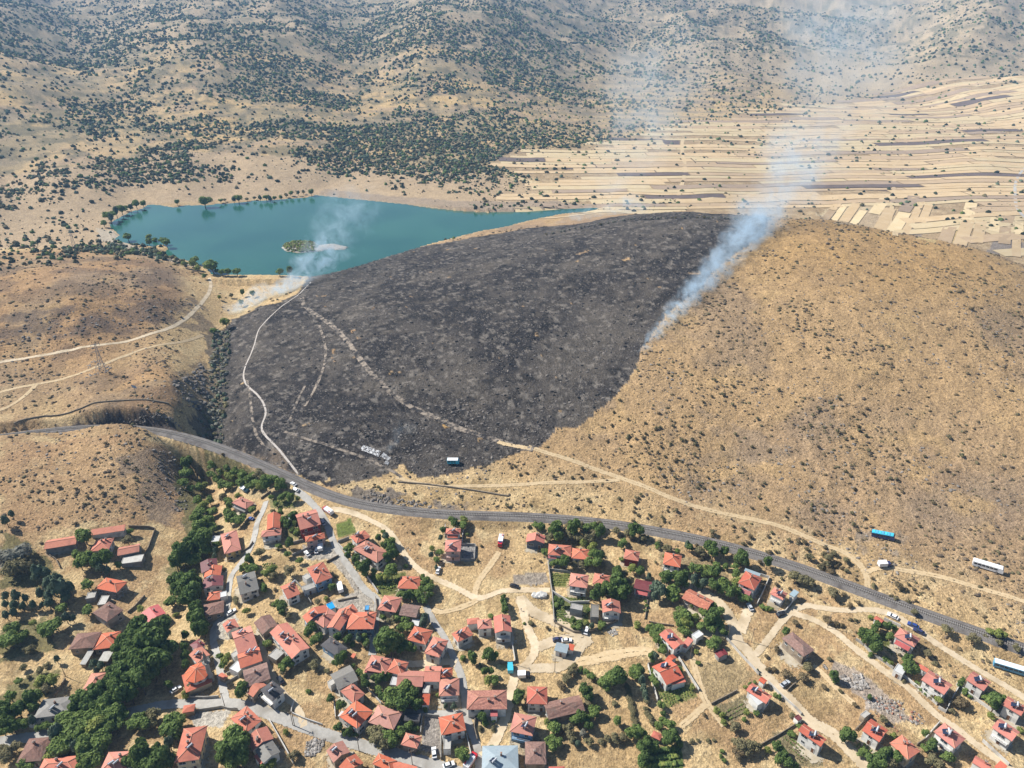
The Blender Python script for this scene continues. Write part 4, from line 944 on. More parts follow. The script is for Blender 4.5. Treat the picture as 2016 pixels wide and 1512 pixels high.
H('D', (72, 1352, 242, 1337, 222, 1162), 8, 'y', 'r', 'w', 'ccbd', 'tall white gabled house with balconies facing front above the road fork')
H('J', (135, 298, 330, 398, 450, 322), 4, 'h', 'd', 'u', 'c', 'dark grey hip-roofed house with blue walls in the dry meadow')
H('J', (455, 410, 485, 425, 510, 385), 2.2, 's', 'o', 's', '', 'tiny orange-roofed hut beside the dark grey house', 'shed')
# -- houses along the railway
H('D', (383, 442, 566, 462, 570, 372), 4.6, 'y', 'r', 'd', 'cc', 'dark walled house with red gable nearest the fire engine on the dry slope')
H('D', (598, 572, 828, 588, 832, 466), 5, 'h', 'o', 'w', 'scc', 'left of two joined orange houses in front of the thicket by the railway')
H('D', (598, 600, 682, 605, 688, 560), 3.4, 's', 'k', 'w', '+', '')
H('D', (830, 607, 1000, 622, 1010, 506), 5, 'h', 'o', 'w', 'c', 'right of two joined orange houses in front of the thicket by the railway')
H('D', (1350, 612, 1498, 638, 1512, 526), 5, 'h', 'o', 'r', 'c', 'small maroon walled house with orange pyramid roof under the railway')
H('D', (1740, 668, 1912, 703, 1927, 562), 7, 'h', 'o', 'w', 'cb', 'white two-storey house with orange hip roof below the railway bend')
H('D', (803, 880, 987, 902, 1007, 762), 7, 'h', 'o', 'w', 'ccb', 'orange hip-roofed house with dark glazed front beside the striped vegetable plot')
H('D', (1035, 860, 1205, 888, 1232, 767), 5, 'h', 'o', 'c', 'cc', 'orange house right beside the dark glazed one, shaded by trees')
H('D', (1100, 905, 1195, 925, 1210, 870), 3.4, 's', 'o', 'c', '+', '')
H('D', (1440, 905, 1612, 930, 1645, 828), 4, 'x', 'm', 'w', 'v', 'long white bungalow with maroon sheet roof among tall trees')
H('D', (1135, 1148, 1318, 1143, 1316, 1017), 7, 'y', 'o', 'w', 'scb', 'white gabled house with solar heater above the walled lower garden')
H('D', (805, 1108, 925, 1112, 960, 1062), 4, 'f', 'c', 'g', '', 'flat-roofed grey concrete house with a turquoise awning in the walled garden')
H('D', (1020, 1190, 1100, 1195, 1105, 1060), 2.8, 'f', 'g', 'g', '', 'grey pergola-like shed left of the white gabled garden house', 'shed')
H('E', (488, 1055, 640, 1204, 757, 1140), 6, 'x', 'r', 'w', 'scc', 'white house with long red gable between the trees and the road fork')
H('E', (700, 1165, 760, 1190, 840, 1115), 3, 's', 'r', 'w', '+', '')
H('E', (812, 1062, 862, 1104, 935, 1052), 3, 'f', 'w', 'w', '', 'white flat-roofed garage at the road beside the long red gable', 'garage')
H('K', (965, 347, 1090, 378, 1112, 287), 3.6, 'x', 'l', 'w', '', 'kiosk with pale blue sheet roof alone at the road fork', 'kiosk')
H('K', (1095, 340, 1150, 345, 1170, 290), 3, 's', 'r', 'w', '+', '')
H('E', (718, 700, 965, 828, 1037, 718), 4, 'x', 'x', 's', 'cc', 'long house with patchy mottled tiles among the garden trees')
H('E', (1295, 548, 1443, 645, 1492, 487), 6, 'h', 'r', 'w', 'cv', 'white house with red hip roof and grey lean-to nearest the railway on the right')
H('E', (1335, 425, 1490, 478, 1500, 450), 4.5, 's', 'l', 'w', '+', '')
H('E', (1570, 655, 1712, 702, 1787, 640), 5, 'h', 'r', 'w', 'scb', 'white house with bright red roof and blue lean-to beside the railway path')
H('E', (1785, 655, 1832, 690, 1878, 640), 3.4, 's', 'l', 'w', '+', '')
H('E', (1045, 1232, 1085, 1292, 1176, 1248), 2.6, 'x', 'm', 'g', '', 'lone maroon-roofed hut on the bare plot', 'shed')
H('L', (425, 512, 562, 702, 737, 605), 5, 'y', 'r', 'w', 'scc', 'white house with red gable and glinting solar heater in the walled vegetable garden')
H('L', (620, 690, 760, 650, 735, 600), 3.6, 's', 'r', 'w', '+', '')
H('E', (535, 1310, 590, 1330, 682, 1278), 3, 'x', 'r', 'w', '', 'small red-roofed gatehouse at the top of the walled vegetable garden', 'shed')
H('L', (1710, 226, 1925, 418, 2035, 335), 6, 'h', 'b', 's', '', 'large old house with brown tiles standing alone in dry grass')
# -- right side
H('F', (708, 1072, 918, 1172, 1005, 1090), 5, 'h', 'r', 'w', 'scv', 'white villa with red hip roof behind the parked police cars')
H('F', (525, 895, 598, 948, 628, 915), 2.8, 'x', 'r', 'w', '', 'small red-roofed shed at the garden corner behind the villa', 'shed')
H('F', (720, 1412, 808, 1468, 852, 1392), 2.8, 'f', 'w', 'w', '', 'white carport at the villa gate', 'garage')
H('F', (900, 1345, 1050, 1430, 1078, 1402), 2.8, 's', 'r', 'w', '', 'narrow red-roofed shed row between the villa and the next white house', 'shed')
H('M', (985, 637, 1215, 787, 1322, 690), 6.4, 'x', 'r', 'w', 'sccd', 'white house with two-tone red gable beside the long track wall')
H('M', (1430, 637, 1610, 748, 1702, 656), 6.4, 'x', 'r', 'w', 'scd', 'white house with red gable just left of the blue roofed trailer')
H('M', (1800, 887, 1985, 1003, 2045, 900), 7, 'x', 'r', 'w', 'scc', 'white house with red gable and brick arcade at the right edge')
H('M', (1690, 1112, 1890, 1252, 1985, 1152), 7.4, 'x', 'r', 'w', 'scdb', 'white two-storey house with shaded yard in the lower right corner')
H('M', (385, 1142, 568, 1243, 692, 1132), 6, 'x', 'r', 'w', 'scc', 'white house with red roof and white solar panel below the stone heaps')
H('M', (685, 1267, 863, 1443, 988, 1340), 6, 'h', 'o', 'c', 'ccb', 'cream house with orange hip roof right of the white solar-panel house')
H('M', (1110, 1152, 1322, 1323, 1448, 1222), 6.4, 'h', 'r', 'w', 'ssccb', 'white house with shining panels and big shadow beside the lower track')
H('M', (1500, 1460, 1660, 1560, 1695, 1480), 6, 'x', 'r', 'w', 'c', 'red-roofed house cut by the bottom edge below the shining-panel house')
H('M', (1720, 1500, 1790, 1560, 1850, 1500), 4, 's', 'r', 'w', '', 'small red roof at the bottom edge right of the cut-off house', 'shed')
H('M', (385, 985, 430, 1020, 495, 975), 2.6, 'f', 'c', 's', '', 'grey block-built shed above the white solar-panel house', 'shed')
H('L', (1855, 1142, 2090, 1292, 2172, 1226), 8, 'x', 'r', 'w', 'scc', 'white three-storey house with window rows on its long side by the road')
H('L', (1330, 737, 1545, 853, 1642, 800), 5, 'x', 'r', 'w', 'sc', 'white house with red roof and broad white terrace beside the road')
H('L', (1395, 790, 1470, 905, 1535, 850), 4.4, 's', 'w', 'w', '+', '')
H('L', (1475, 640, 1530, 680, 1570, 645), 2.8, 'x', 'r', 'w', '', 'red-roofed gate porch at the road by the broad white terrace', 'shed')
H('L', (1830, 1010, 1870, 1050, 1912, 1020), 2.4, 'f', 'm', 'w', '', 'small maroon-topped shed beside the three-storey house', 'shed')
H('L', (410, 1200, 500, 1240, 528, 1175), 2.6, 'h', 'r', 's', '', 'little red-roofed hut above the dense green orchard', 'shed')
# -- mosque quarter
H('I', (355, 302, 440, 335, 542, 272), 6, 'h', 'm', 'w', 'c', 'maroon hip-roofed house between the mosque and the creek trees')
H('I', (365, 402, 445, 475, 572, 375), 6, 'x', 'p', 'w', 'sc', 'faded orange house directly behind the mosque minaret')
H('I', (690, 102, 745, 168, 867, 95), 5, 'x', 'o', 'w', 's', 'small orange house at the upper end of the terrace row')
H('I', (770, 185, 868, 372, 1062, 300), 6, 'y', 'o', 'w', 'sccd', 'upper orange roof of the terrace row on the mosque lane')
H('I', (850, 400, 872, 545, 1087, 440), 5.6, 'y', 'o', 'w', 'ss', 'middle orange roof of the terrace row on the mosque lane')
H('I', (880, 548, 950, 700, 1192, 625), 5, 'y', 'b', 's', 'c', 'old brown roof in the lower part of the terrace row')
H('I', (938, 772, 1000, 815, 1130, 680), 4.6, 'x', 'p', 's', '', 'faded roof end of the terrace row behind the brown villa')
H('I', (668, 600, 710, 645, 735, 600), 2.8, 'x', 'o', 's', '', 'tiny orange shed in the gardens between mosque and terrace row', 'shed')
H('I', (775, 390, 810, 420, 870, 380), 3, 'f', 'c', 'w', '', 'upper concrete terrace shed beside the terrace row gardens', 'shed')
H('I', (810, 520, 850, 590, 880, 500), 3, 'f', 'w', 'w', '', 'lower white terrace shed beside the terrace row gardens', 'shed')
H('I', (1155, 168, 1388, 428, 1572, 322), 6, 'x', 'o', 'w', 'ssccc', 'long white house with orange gable roof and two solar heaters')
H('I', (1160, 400, 1230, 455, 1300, 370), 2.8, 'f', 'c', 's', '', 'cluttered concrete shed in front of the long two-heater house', 'shed')
H('I', (1010, 82, 1093, 198, 1252, 97), 4, 'x', 'b', 's', '', 'ruined brown roof with a dark hole above the long two-heater house')
H('I', (1060, 747, 1195, 843, 1327, 742), 7, 'h', 'd', 'w', 'scdb', 'white villa with grey-brown roof at the foot of the terrace row')
H('I', (775, 1028, 925, 1173, 1087, 1032), 6, 'h', 'o', 'w', 'sccd', 'orange pyramid roof right of the school across the bare yard')
H('I', (925, 1212, 1005, 1335, 1212, 1215), 5.6, 'x', 'o', 'w', 'cc', 'orange house below the pyramid roof with blossoms at its corner')
H('I', (1000, 1345, 1110, 1450, 1290, 1350), 5.6, 'x', 'g', 'w', 'dd', 'grey and brown roofed house at the bottom with a red lean-to')
H('I', (1000, 1395, 1075, 1470, 1135, 1430), 4.4, 's', 'r', 'w', '+', '')
H('I', (300, 962, 415, 947, 422, 877), 3, 'h', 'o', 's', '', 'small orange-roofed fountain pavilion on the road by the mosque', 'pavilion')
H('I', (222, 1452, 468, 1427, 540, 1092), 8, 'h', 'o', 'c', 'scc', 'long cream school-like building with bright orange hip roof and window rows')
# -- lower centre
H('J', (245, 582, 335, 742, 538, 640), 5, 'y', 'g', 'w', 'd', 'house with ribbed grey roof and red patches in the dry meadow')
H('J', (325, 752, 490, 843, 628, 777), 5, 'h', 'o', 'w', 'cc', 'orange house joined to the ribbed grey roof')
H('J', (220, 660, 260, 700, 325, 660), 3, 'f', 'c', 'w', '', 'littered white terrace box on the left of the ribbed grey roof', 'shed')
H('J', (330, 1003, 520, 1118, 692, 948), 6, 'h', 'o', 'w', 'sscc', 'orange house with a white sheet over its front terrace')
H('J', (335, 990, 500, 1095, 530, 1040), 4, 's', 'w', 'w', '+', '')
H('J', (630, 1063, 880, 1143, 972, 952), 5, 'h', 'p', 's', 'c', 'large faded orange roof right of the white-sheet terrace house')
H('J', (980, 1047, 1137, 1052, 1157, 962), 3, 'x', 'd', 's', '', 'low dark grey shed beside the large faded roof', 'shed')
H('J', (585, 548, 800, 573, 877, 412), 5.4, 'h', 'o', 'w', 'scc', 'leftmost orange roof of the stepped row with a red sheet porch')
H('J', (590, 560, 790, 580, 800, 545), 4, 's', 'k', 'w', '+', '')
H('J', (805, 562, 960, 592, 1042, 457), 5.4, 'h', 'o', 'w', 'cc', 'second orange roof of the stepped row')
H('J', (910, 702, 1170, 713, 1190, 547), 5, 'x', 'o', 's', '', 'plain long third roof of the stepped row above the walnut trees')
H('J', (845, 690, 910, 700, 935, 610), 3, 'f', 'w', 'w', '', 'white flat annexe left of the third roof in the stepped row', 'shed')
H('J', (1183, 657, 1345, 662, 1352, 500), 5.4, 'x', 'o', 'w', 'c', 'fourth roof of the stepped row beside the courtyard')
H('J', (1345, 617, 1467, 608, 1467, 512), 5.4, 'h', 'o', 'w', 'sd', 'fifth roof of the stepped row, at the lane corner')
H('J', (1335, 802, 1537, 797, 1530, 617), 5.4, 'h', 'p', 'w', 'scb', 'faded orange house on the lane with its courtyard on the left')
H('J', (1160, 888, 1237, 892, 1242, 785), 3, 's', 'r', 'w', '', 'narrow red-roofed shed along the courtyard wall', 'shed')
H('J', (1170, 770, 1230, 775, 1245, 690), 3.4, 'f', 'c', 'w', '', 'white two-level annexe at the top of the courtyard', 'shed')
H('J', (1360, 1193, 1605, 1140, 1562, 957), 6, 'h', 'o', 'w', 'cc', 'orange pyramid roof right of the concrete car yard')
H('J', (965, 1278, 1120, 1333, 1152, 1202), 4.4, 'h', 'o', 's', 'cc', 'small orange hip roof left of the concrete car yard')
H('J', (1380, 1330, 1450, 1335, 1450, 1200), 2.8, 'f', 'c', 'w', '', 'pale concrete lean-to below the pyramid roof by the car yard', 'shed')
H('J', (180, 1335, 300, 1420, 482, 1357), 5.4, 'x', 'p', 's', 's', 'faded orange house on the road opposite the dry meadow')
H('J', (320, 1500, 420, 1580, 600, 1460), 5.4, 'x', 'o', 's', 'cd', 'orange house at the bottom edge joined to the faded roadside house')
H('J', (655, 1475, 850, 1540, 930, 1432), 5, 'h', 'o', 's', 'c', 'orange roof at the bottom edge below the road, left one')
H('J', (850, 1530, 1080, 1570, 1130, 1490), 4.6, 'x', 'o', 's', '', 'orange roof at the bottom edge below the road, right one')
H('K', (90, 947, 490, 928, 497, 727), 6, 'h', 'x', 'w', 'cc', 'big hip-roofed house with mottled tiles and a red porch roof')
H('K', (330, 1000, 402, 1000, 402, 935), 4, 's', 'k', 'w', '+', '')
H('K', (690, 883, 895, 882, 895, 697), 6, 'h', 'r', 'w', 'c', 'bright red hip-roofed house beside the old brown roof')
H('K', (915, 1033, 1285, 945, 1200, 785), 4.2, 'x', 'b', 's', 'c', 'broad old house with brown sagging tiles by the round bushes')
H('K', (515, 1158, 745, 1193, 797, 992), 7.4, 'h', 'o', 'u', 'sccdb', 'pale blue three-storey house with orange hip roof')
H('K', (235, 1560, 600, 1530, 612, 1268), 5, 'h', 'l', 'w', 'sc', 'house under pale blue metal sheets with old tiles round the edge')
H('K', (680, 1480, 890, 1485, 872, 1247), 5, 'h', 'b', 's', 'c', 'old brown pyramid roof next to the pale blue metal roof')
H('K', (915, 1570, 1075, 1565, 1065, 1490), 5, 'h', 'r', 'w', '', 'orange roof tip at the bottom edge right of the brown pyramid')
# ------------------------------------------------------------------ vegetation
def leafmat(name, a, b, c):
    m = bpy.data.materials.new('leaf_' + name); m.use_nodes = True
    N = m.node_tree.nodes; L = m.node_tree.links; p = N['Principled BSDF']; out = N['Material Output']
    p.inputs['Roughness'].default_value = .75; p.inputs['Specular IOR Level'].default_value = .15
    g = N.new('ShaderNodeNewGeometry'); nz = N.new('ShaderNodeTexNoise'); nz.inputs['Scale'].default_value = .55; nz.inputs['Detail'].default_value = 4; nz.inputs['Roughness'].default_value = .7
    L.new(g.outputs['Position'], nz.inputs['Vector'])
    rp = N.new('ShaderNodeValToRGB'); e = rp.color_ramp.elements; e[0].position = .36; e[1].position = .64; e[0].color = (*a, 1); e[1].color = (*b, 1)
    L.new(nz.outputs['Fac'], rp.inputs['Fac'])
    oi = N.new('ShaderNodeObjectInfo'); mx = N.new('ShaderNodeMix'); mx.data_type = 'RGBA'
    mp = N.new('ShaderNodeMapRange'); mp.inputs[4].default_value = .75; L.new(oi.outputs['Random'], mp.inputs[0])
    L.new(mp.outputs[0], mx.inputs[0]); L.new(rp.outputs['Color'], mx.inputs[6]); mx.inputs[7].default_value = (*c, 1)
    L.new(mx.outputs[2], p.inputs['Base Color'])
    tr = N.new('ShaderNodeBsdfTranslucent'); L.new(mx.outputs[2], tr.inputs['Color'])
    ms = N.new('ShaderNodeMixShader'); ms.inputs[0].default_value = .36
    L.new(p.outputs[0], ms.inputs[1]); L.new(tr.outputs[0], ms.inputs[2]); L.new(ms.outputs[0], out.inputs['Surface'])
    return m
LM = {'B': leafmat('green', (0.094, 0.148, 0.043), (0.247, 0.317, 0.088), (0.156, 0.218, 0.060)), 'P': leafmat('dark_green', (0.065, 0.114, 0.035), (0.182, 0.251, 0.070), (0.117, 0.172, 0.050)),
      'O': leafmat('olive', (0.163, 0.152, 0.075), (0.280, 0.251, 0.131), (0.215, 0.185, 0.103)), 'Y': leafmat('yellow_green', (0.182, 0.218, 0.053), (0.338, 0.356, 0.100), (0.221, 0.264, 0.075)),
      'C': leafmat('blue_green', (0.083, 0.124, 0.080), (0.182, 0.227, 0.145), (0.124, 0.169, 0.110)), 'D': leafmat('dry_brown', (0.137, 0.103, 0.057), (0.267, 0.206, 0.117), (0.195, 0.158, 0.088)),
      'W': leafmat('ash_grey', (0.176, 0.174, 0.140), (0.299, 0.290, 0.237), (0.208, 0.209, 0.165)), 'S': leafmat('scrub', (0.111, 0.099, 0.053), (0.215, 0.191, 0.100), (0.156, 0.129, 0.070)),
      'F': leafmat('far_tree', (.030, .044, .026), (.066, .080, .042), (.048, .058, .034))}
M['bark'] = material('bark', (.10, .075, .05), (.16, .12, .085), 3, .95, bump=.03)
KINDS = {'B': dict(v=.95, cz=1.02, n=1000), 'P': dict(v=1.3, cz=1.5, n=1400), 'O': dict(v=.8, cz=.95, n=700), 'Y': dict(v=.9, cz=1.1, n=700), 'C': dict(v=1.35, cz=1.5, n=900), 'D': dict(v=.75, cz=.75, n=500), 'W': dict(v=.8, cz=.8, n=600), 'S': dict(v=.75, cz=.65, n=420)}
def crown_mesh(kind, seed):
    """a crown of radius 1: leaf clumps spread over uneven lobes, open between them"""
    k = KINDS[kind]; rg = np.random.default_rng(seed)
    nl = 9 if kind != 'C' else 7
    cen = rg.normal(size=(nl, 3)); cen /= np.linalg.norm(cen, axis=1)[:, None]; cen *= (rg.uniform(.30, .62, nl))[:, None]; cen[:, 2] = cen[:, 2] * .9 + .05
    rad = rg.uniform(.30, .52, nl)
    cen = np.concatenate([cen, [[0, 0, 0]]]); rad = np.concatenate([rad, [.55]])
    n = k['n']; pick = rg.choice(nl + 1, n, p=rad ** 2 / (rad ** 2).sum())
    dv = rg.normal(size=(n, 3)); dv /= np.linalg.norm(dv, axis=1)[:, None]
    dv[:, 2] = np.where(dv[:, 2] < -.3, -dv[:, 2], dv[:, 2])
    rr = rad[pick] * rg.uniform(.72, 1.10, n)
    p = cen[pick] + dv * rr[:, None]
    if kind == 'C': f = 1.15 - .75 * np.clip((p[:, 2] + .8) / 1.7, 0, 1); p[:, 0] *= f; p[:, 1] *= f
    nor = dv + rg.normal(size=(n, 3)) * .42; nor /= np.linalg.norm(nor, axis=1)[:, None]
    a = np.cross(nor, rg.normal(size=(n, 3))); a /= np.linalg.norm(a, axis=1)[:, None]; b = np.cross(nor, a)
    s = rg.uniform(.055, .115, n)[:, None]
    V_ = np.stack([p - a * s - b * s * .8, p + a * s * .8 - b * s, p + a * s + b * s * .9, p - a * s * .7 + b * s], 1).reshape(-1, 3)
    V_[:, 2] *= k['v']
    F_ = np.arange(n * 4).reshape(n, 4)
    # the dense inner twigs and leaves that stop the light
    th = np.linspace(0, 2 * np.pi, 9)[:-1]
    core = []; cf = []
    for z_, r_ in ((-.42, .25), (-.1, .52), (.25, .5), (.5, .26)):
        core += [(r_ * math.cos(t) * rg.uniform(.75, 1.1), r_ * math.sin(t) * rg.uniform(.75, 1.1), z_ * k['v']) for t in th]
    for j in range(3): cf += [(j * 8 + i, j * 8 + (i + 1) % 8, j * 8 + 8 + (i + 1) % 8, j * 8 + 8 + i) for i in range(8)]
    cf += [(24, 25, 26, 27), (24, 27, 28, 31), (28, 29, 30, 31)]
    V_ = np.concatenate([V_, np.array(core)]); F_ = np.concatenate([F_, np.array(cf) + n * 4])
    V_[:, 2] += k['cz']
    return np_mesh('crown', V_, F_, [LM[kind]])
def trunk_mesh(kind, seed):
    k = KINDS[kind]; rg = random.Random(seed); mb = MB(); h = k['cz']
    mb.bar((0, 0, -.25), (.02, .01, h * .55), .075, 7, .05)
    for i in range(4):
        t = i * 1.57 + rg.random(); mb.bar((.02, .01, h * .5), (.42 * math.cos(t), .42 * math.sin(t), h * .55 + .35 * k['v']), .042, 5, .012)
    mb.bar((.02, .01, h * .5), (.03, 0, h + .3 * k['v']), .045, 5, .012)
    return mb.mesh('trunk', [M['bark']])
CR = {k: [crown_mesh(k, 100 + i * 7 + ord(k)) for i in range(4)] for k in KINDS}
TR = {k: [trunk_mesh(k, i) for i in range(2)] for k in KINDS}
ntree = [0]
def tree_px(px, py, rpx, kind, label, group, name=None, cat=None):
    k = KINDS[kind]; g0 = at(px, py); dist = (Vector((0, 0, CAM_H)) - g0).length
    r = rpx * dist / FPX
    b = at(px, py, up=r * k['cz'])
    rg = random.Random(int(px * 31 + py * 17))
    small = r < 1.7 or kind in 'DSW'
    name = name or ('shrub' if small else 'tree')
    r *= rg.uniform(.95, 1.12); sc = (r * rg.uniform(.92, 1.1), r * rg.uniform(.92, 1.1), r * rg.uniform(.9, 1.12)); rz = rg.uniform(0, 6.28)
    me = rg.choice(CR[kind])
    if small:
        o = put(name, me, None, (b.x, b.y, b.z - .12 * r), rz); o.scale = sc
        if kind not in 'DSW': o.location.z -= .45 * r
    else:
        o = empty(name, b, rz); o.scale = sc
        put('trunk', rg.choice(TR[kind]), o); put('crown', me, o)
    tag(o, label, cat or name, group); ntree[0] += 1
    return o
ADJ = {'Y': 'yellow-green', 'O': 'olive-green', 'C': 'blue-green', 'D': 'dry brown', 'W': 'ash-grey', 'B': 'green', 'P': 'dark green', 'S': 'dull green'}
TNAME = {'Y': 'willow_tree', 'O': 'dry_tree', 'C': 'conifer_tree', 'B': 'leafy_tree', 'P': 'tall_tree', 'D': 'shrub', 'W': 'shrub', 'S': 'shrub'}
def T(win, kind, what, where, data):
    """a clump of trees read from the photo: x, y, crown radius in the enlarged window, optional kind letter"""
    rec = []
    for t in data.split():
        kd = kind
        if t[-1].isalpha(): kd = t[-1]; t = t[:-1]
        x, y, r = map(float, t.split(','))
        if win == 'Q': r *= .62
        px, py = zx(win, x, y)
        o = tree_px(px, py, r / 5.04, kd, 'x', 'x', None)
        if o.name.startswith('tree'): o.name = TNAME[kd]
        rec.append((o, kd, x, y, r))
    xs = sorted(q[2] for q in rec); ys = sorted(q[3] for q in rec); rs_ = sorted(q[4] for q in rec)
    t3 = lambda v, a: 0 if v <= a[len(a) // 3] else (2 if v > a[(2 * len(a)) // 3] else 1)
    place = [['at the upper left', 'at the top', 'at the upper right'], ['at the left', 'in the middle', 'at the right'], ['at the lower left', 'at the bottom', 'at the lower right']]
    for o, kd, x, y, r in rec:
        w = 'shrub' if o.name.startswith('shrub') else 'tree'
        o['category'] = w
        sz = ('small ', '', 'large ')[t3(r, rs_)] if len(rec) > 3 else ''
        o['label'] = sz + ADJ[kd] + ' ' + w + ' ' + where + ((', ' + place[t3(y, ys)][t3(x, xs)]) if len(rec) > 3 else '')
        if len(o['label'].split()) > 16: o['label'] = o['label'].replace(', at the ', ', ').replace(', in the ', ', ')
        if len(o['label'].split()) > 16: o['label'] = o['label'].replace(' in the ', ' in ', 1)
        if len(o['label'].split()) > 16: o['label'] = o['label'].split(',')[0]
        o['group'] = 'trees and shrubs ' + where
WOFF['Q'] = (0, 0)
T('A', 'B', '', 'in the yard of the left farm', '840,290,75 855,500,80 940,540,60P 1040,520,60P 760,470,50 800,560,60 1000,600,50C 1070,620,40C 870,770,55 1180,570,40 1285,235,35 1270,330,50O')
T('A', 'C', '', 'in the thicket at the left edge below the farm', '60,130,40 120,70,32 150,480,110W 60,470,80W 230,430,80W 110,600,90O 250,600,70O 380,630,70 460,640,60 350,690,50 500,760,80 600,800,90 560,700,60 680,790,60 650,880,60 480,860,60 400,850,50 60,540,70W 180,560,70O 300,540,60O')
T('A', 'C', '', 'in the orchard rows at the left edge', '60,880,40 160,880,50 250,900,40 50,960,40 130,970,45 220,970,40 330,960,40 420,960,35 60,1060,40 140,1040,40 480,940,50 610,1000,50B 650,1080,50C 860,1020,55B 720,1090,35')
T('A', 'B', '', 'in the meadow at the left edge below the orchard rows', '130,1200,70 70,1290,60 100,1320,80 180,1300,60 30,1330,70 240,1250,50 330,1140,40Y 440,1200,60 500,1210,80 560,1160,60 290,1410,50O')
T('A', 'B', '', 'along the creek right of the left farm', '1960,100,70 1990,200,80 1960,300,80Y 1850,440,80 1760,520,80 1900,520,70 1960,420,60 1780,700,80 1880,760,90P 1820,840,70 1900,900,70P 1700,930,60 1950,1000,70P 1940,1150,60P 1980,1080,60P 1390,1000,40Y 1740,1050,30Y 1060,1000,20')
T('B', 'B', '', 'in the creek bed above the maroon roofs', '330,170,60 340,60,60P 380,150,40P 310,260,50 380,310,50 460,300,50 510,290,45Y 450,430,60 500,480,60Y 570,430,50 470,560,60 590,540,50 470,650,60Y 560,640,60 600,700,60 500,760,80 440,820,80P 520,850,80P 540,930,60 620,930,45C 640,870,40 620,980,35C 420,1020,60 350,1000,60')
T('B', 'B', '', 'in the orchard under the railway at upper left', '600,80,50 590,170,50 680,150,50Y 740,110,40 760,180,60Y 830,140,60 900,180,70 960,220,60 880,260,60 1000,180,50 1060,180,60O 1040,250,60 1120,210,60 1130,280,60P 1200,230,60 1260,240,60 1290,280,50P 700,280,60 760,290,50 800,200,50Y 980,290,50 1240,300,40 1060,300,40Y 650,220,50')
T('B', 'B', '', 'round the highest house of the creek lane', '700,400,50O 760,430,50 850,390,35Y 770,480,60 740,560,60 770,620,60 850,620,70 900,600,40 990,520,45 800,570,40')
T('B', 'B', '', 'beside the red apartment house', '1270,560,40 1300,620,50 1340,660,50P 1400,600,50P 1420,660,50 1430,750,50 1380,720,40 1350,860,45P 1260,880,40 1340,960,40 1400,560,35 1280,400,50 1320,370,40 1370,410,50 1440,410,35Y 1180,400,30 1230,470,30 1190,520,30O')
T('B', 'B', '', 'in the gardens between the two upper lanes', '1460,1030,40 1360,1130,60O 1180,1120,60Y 1130,1160,50Y 1200,1180,50O 970,1020,50P 920,1080,45Y 980,1100,60 1030,1110,40 890,1100,30P 1100,1290,40 1110,1320,35P 1060,950,50O 1240,1460,50 700,1100,30O 1780,1290,45 1720,1390,30Y 1640,1440,35O 820,1390,30O 830,1440,35O')
T('B', 'P', '', 'left of the maroon pair beside the creek', '230,1030,80 300,940,80 380,880,70 230,1230,70 330,1210,80 400,1180,60 300,1310,80 380,1340,90 250,1320,60 340,1420,70 180,1430,55B 430,1270,60 440,1370,50')
T('C', 'P', '', 'in the walled garden of the two orange houses', '450,500,60B 430,580,40 520,600,40 560,690,60 600,720,60 640,640,40 490,620,35 730,400,40 800,380,50C 830,420,50B 860,440,55B 850,510,60 790,480,40 870,560,60 830,600,50 780,330,30B 860,740,80B 1000,670,30B 910,560,40 690,740,40B 740,800,45Y 800,800,45Y')
T('C', 'B', '', 'round the orange bungalow', '950,950,50 1050,930,50 1060,980,50 1140,960,60 1180,930,60 1230,900,60 1250,850,40Y 1170,800,40P 1200,850,50 1150,1010,45 1230,960,50 1190,1020,45 1000,980,45P')
T('C', 'B', '', 'round the red-roofed walled plot on the dry slope', '1450,210,35 1490,250,50P 1560,270,55 1580,220,45Y 1370,320,35P 1350,400,35C 1610,350,25Y 1260,500,40Y 1250,570,35C 1340,540,40 1310,620,35 1300,680,30C')
T('C', 'P', '', 'in the short row of upright trees by the track', '1965,970,28 1972,1020,34 1980,1070,40 1985,1120,42 1840,1160,35B')
T('C', 'B', '', 'below the old brown roof at the street corner', '900,1200,60 870,1230,50O 1000,1210,50 960,1290,60 1020,1290,60 1190,1190,50C 1170,1230,50C 780,1190,40 930,1330,40O')
T('C', 'P', '', 'in the big hedge above the stepped row', '820,1420,110 760,1440,70 900,1400,70 960,1420,50 740,1480,60 850,1480,90 1000,1450,60B 1030,1490,55B 950,1490,60B 1080,1500,45B')
T('C', 'B', '', 'under the clustered orange roofs', '50,1300,60P 130,1390,60 30,1350,50 90,1420,50 330,1390,40P 420,1400,50P 540,1410,50C 590,1390,45 600,1440,50 470,1440,35')
T('D', 'O', '', 'in the thicket by the railway', '480,270,50B 540,290,45P 680,270,70B 650,330,60P 740,330,60 800,280,40 850,310,70P 920,280,60 970,300,60B 1050,290,60B 1100,280,50 1120,340,60P 1060,370,60 980,400,60 900,390,60 760,420,50 820,370,50 700,400,50P 600,400,50 640,380,50 950,450,50Y 1030,420,50')
T('D', 'B', '', 'round the two joined orange houses', '1040,480,60Y 1060,560,80 1080,640,70 1100,580,60P 1000,650,60 940,660,50O 860,670,50O 760,650,50P 700,640,40 640,650,40 570,540,45 1130,690,50O')
T('D', 'B', '', 'round the small maroon walled house', '1280,320,45O 1390,350,50O 1450,330,60P 1510,330,55P 1540,400,45O 1430,390,40O 1330,470,50 1350,430,40 1330,600,30 1450,700,55Y 1510,740,40P 1690,450,30 1690,490,25 1790,500,45O 1890,530,35 1750,570,20Y 1980,480,40C')
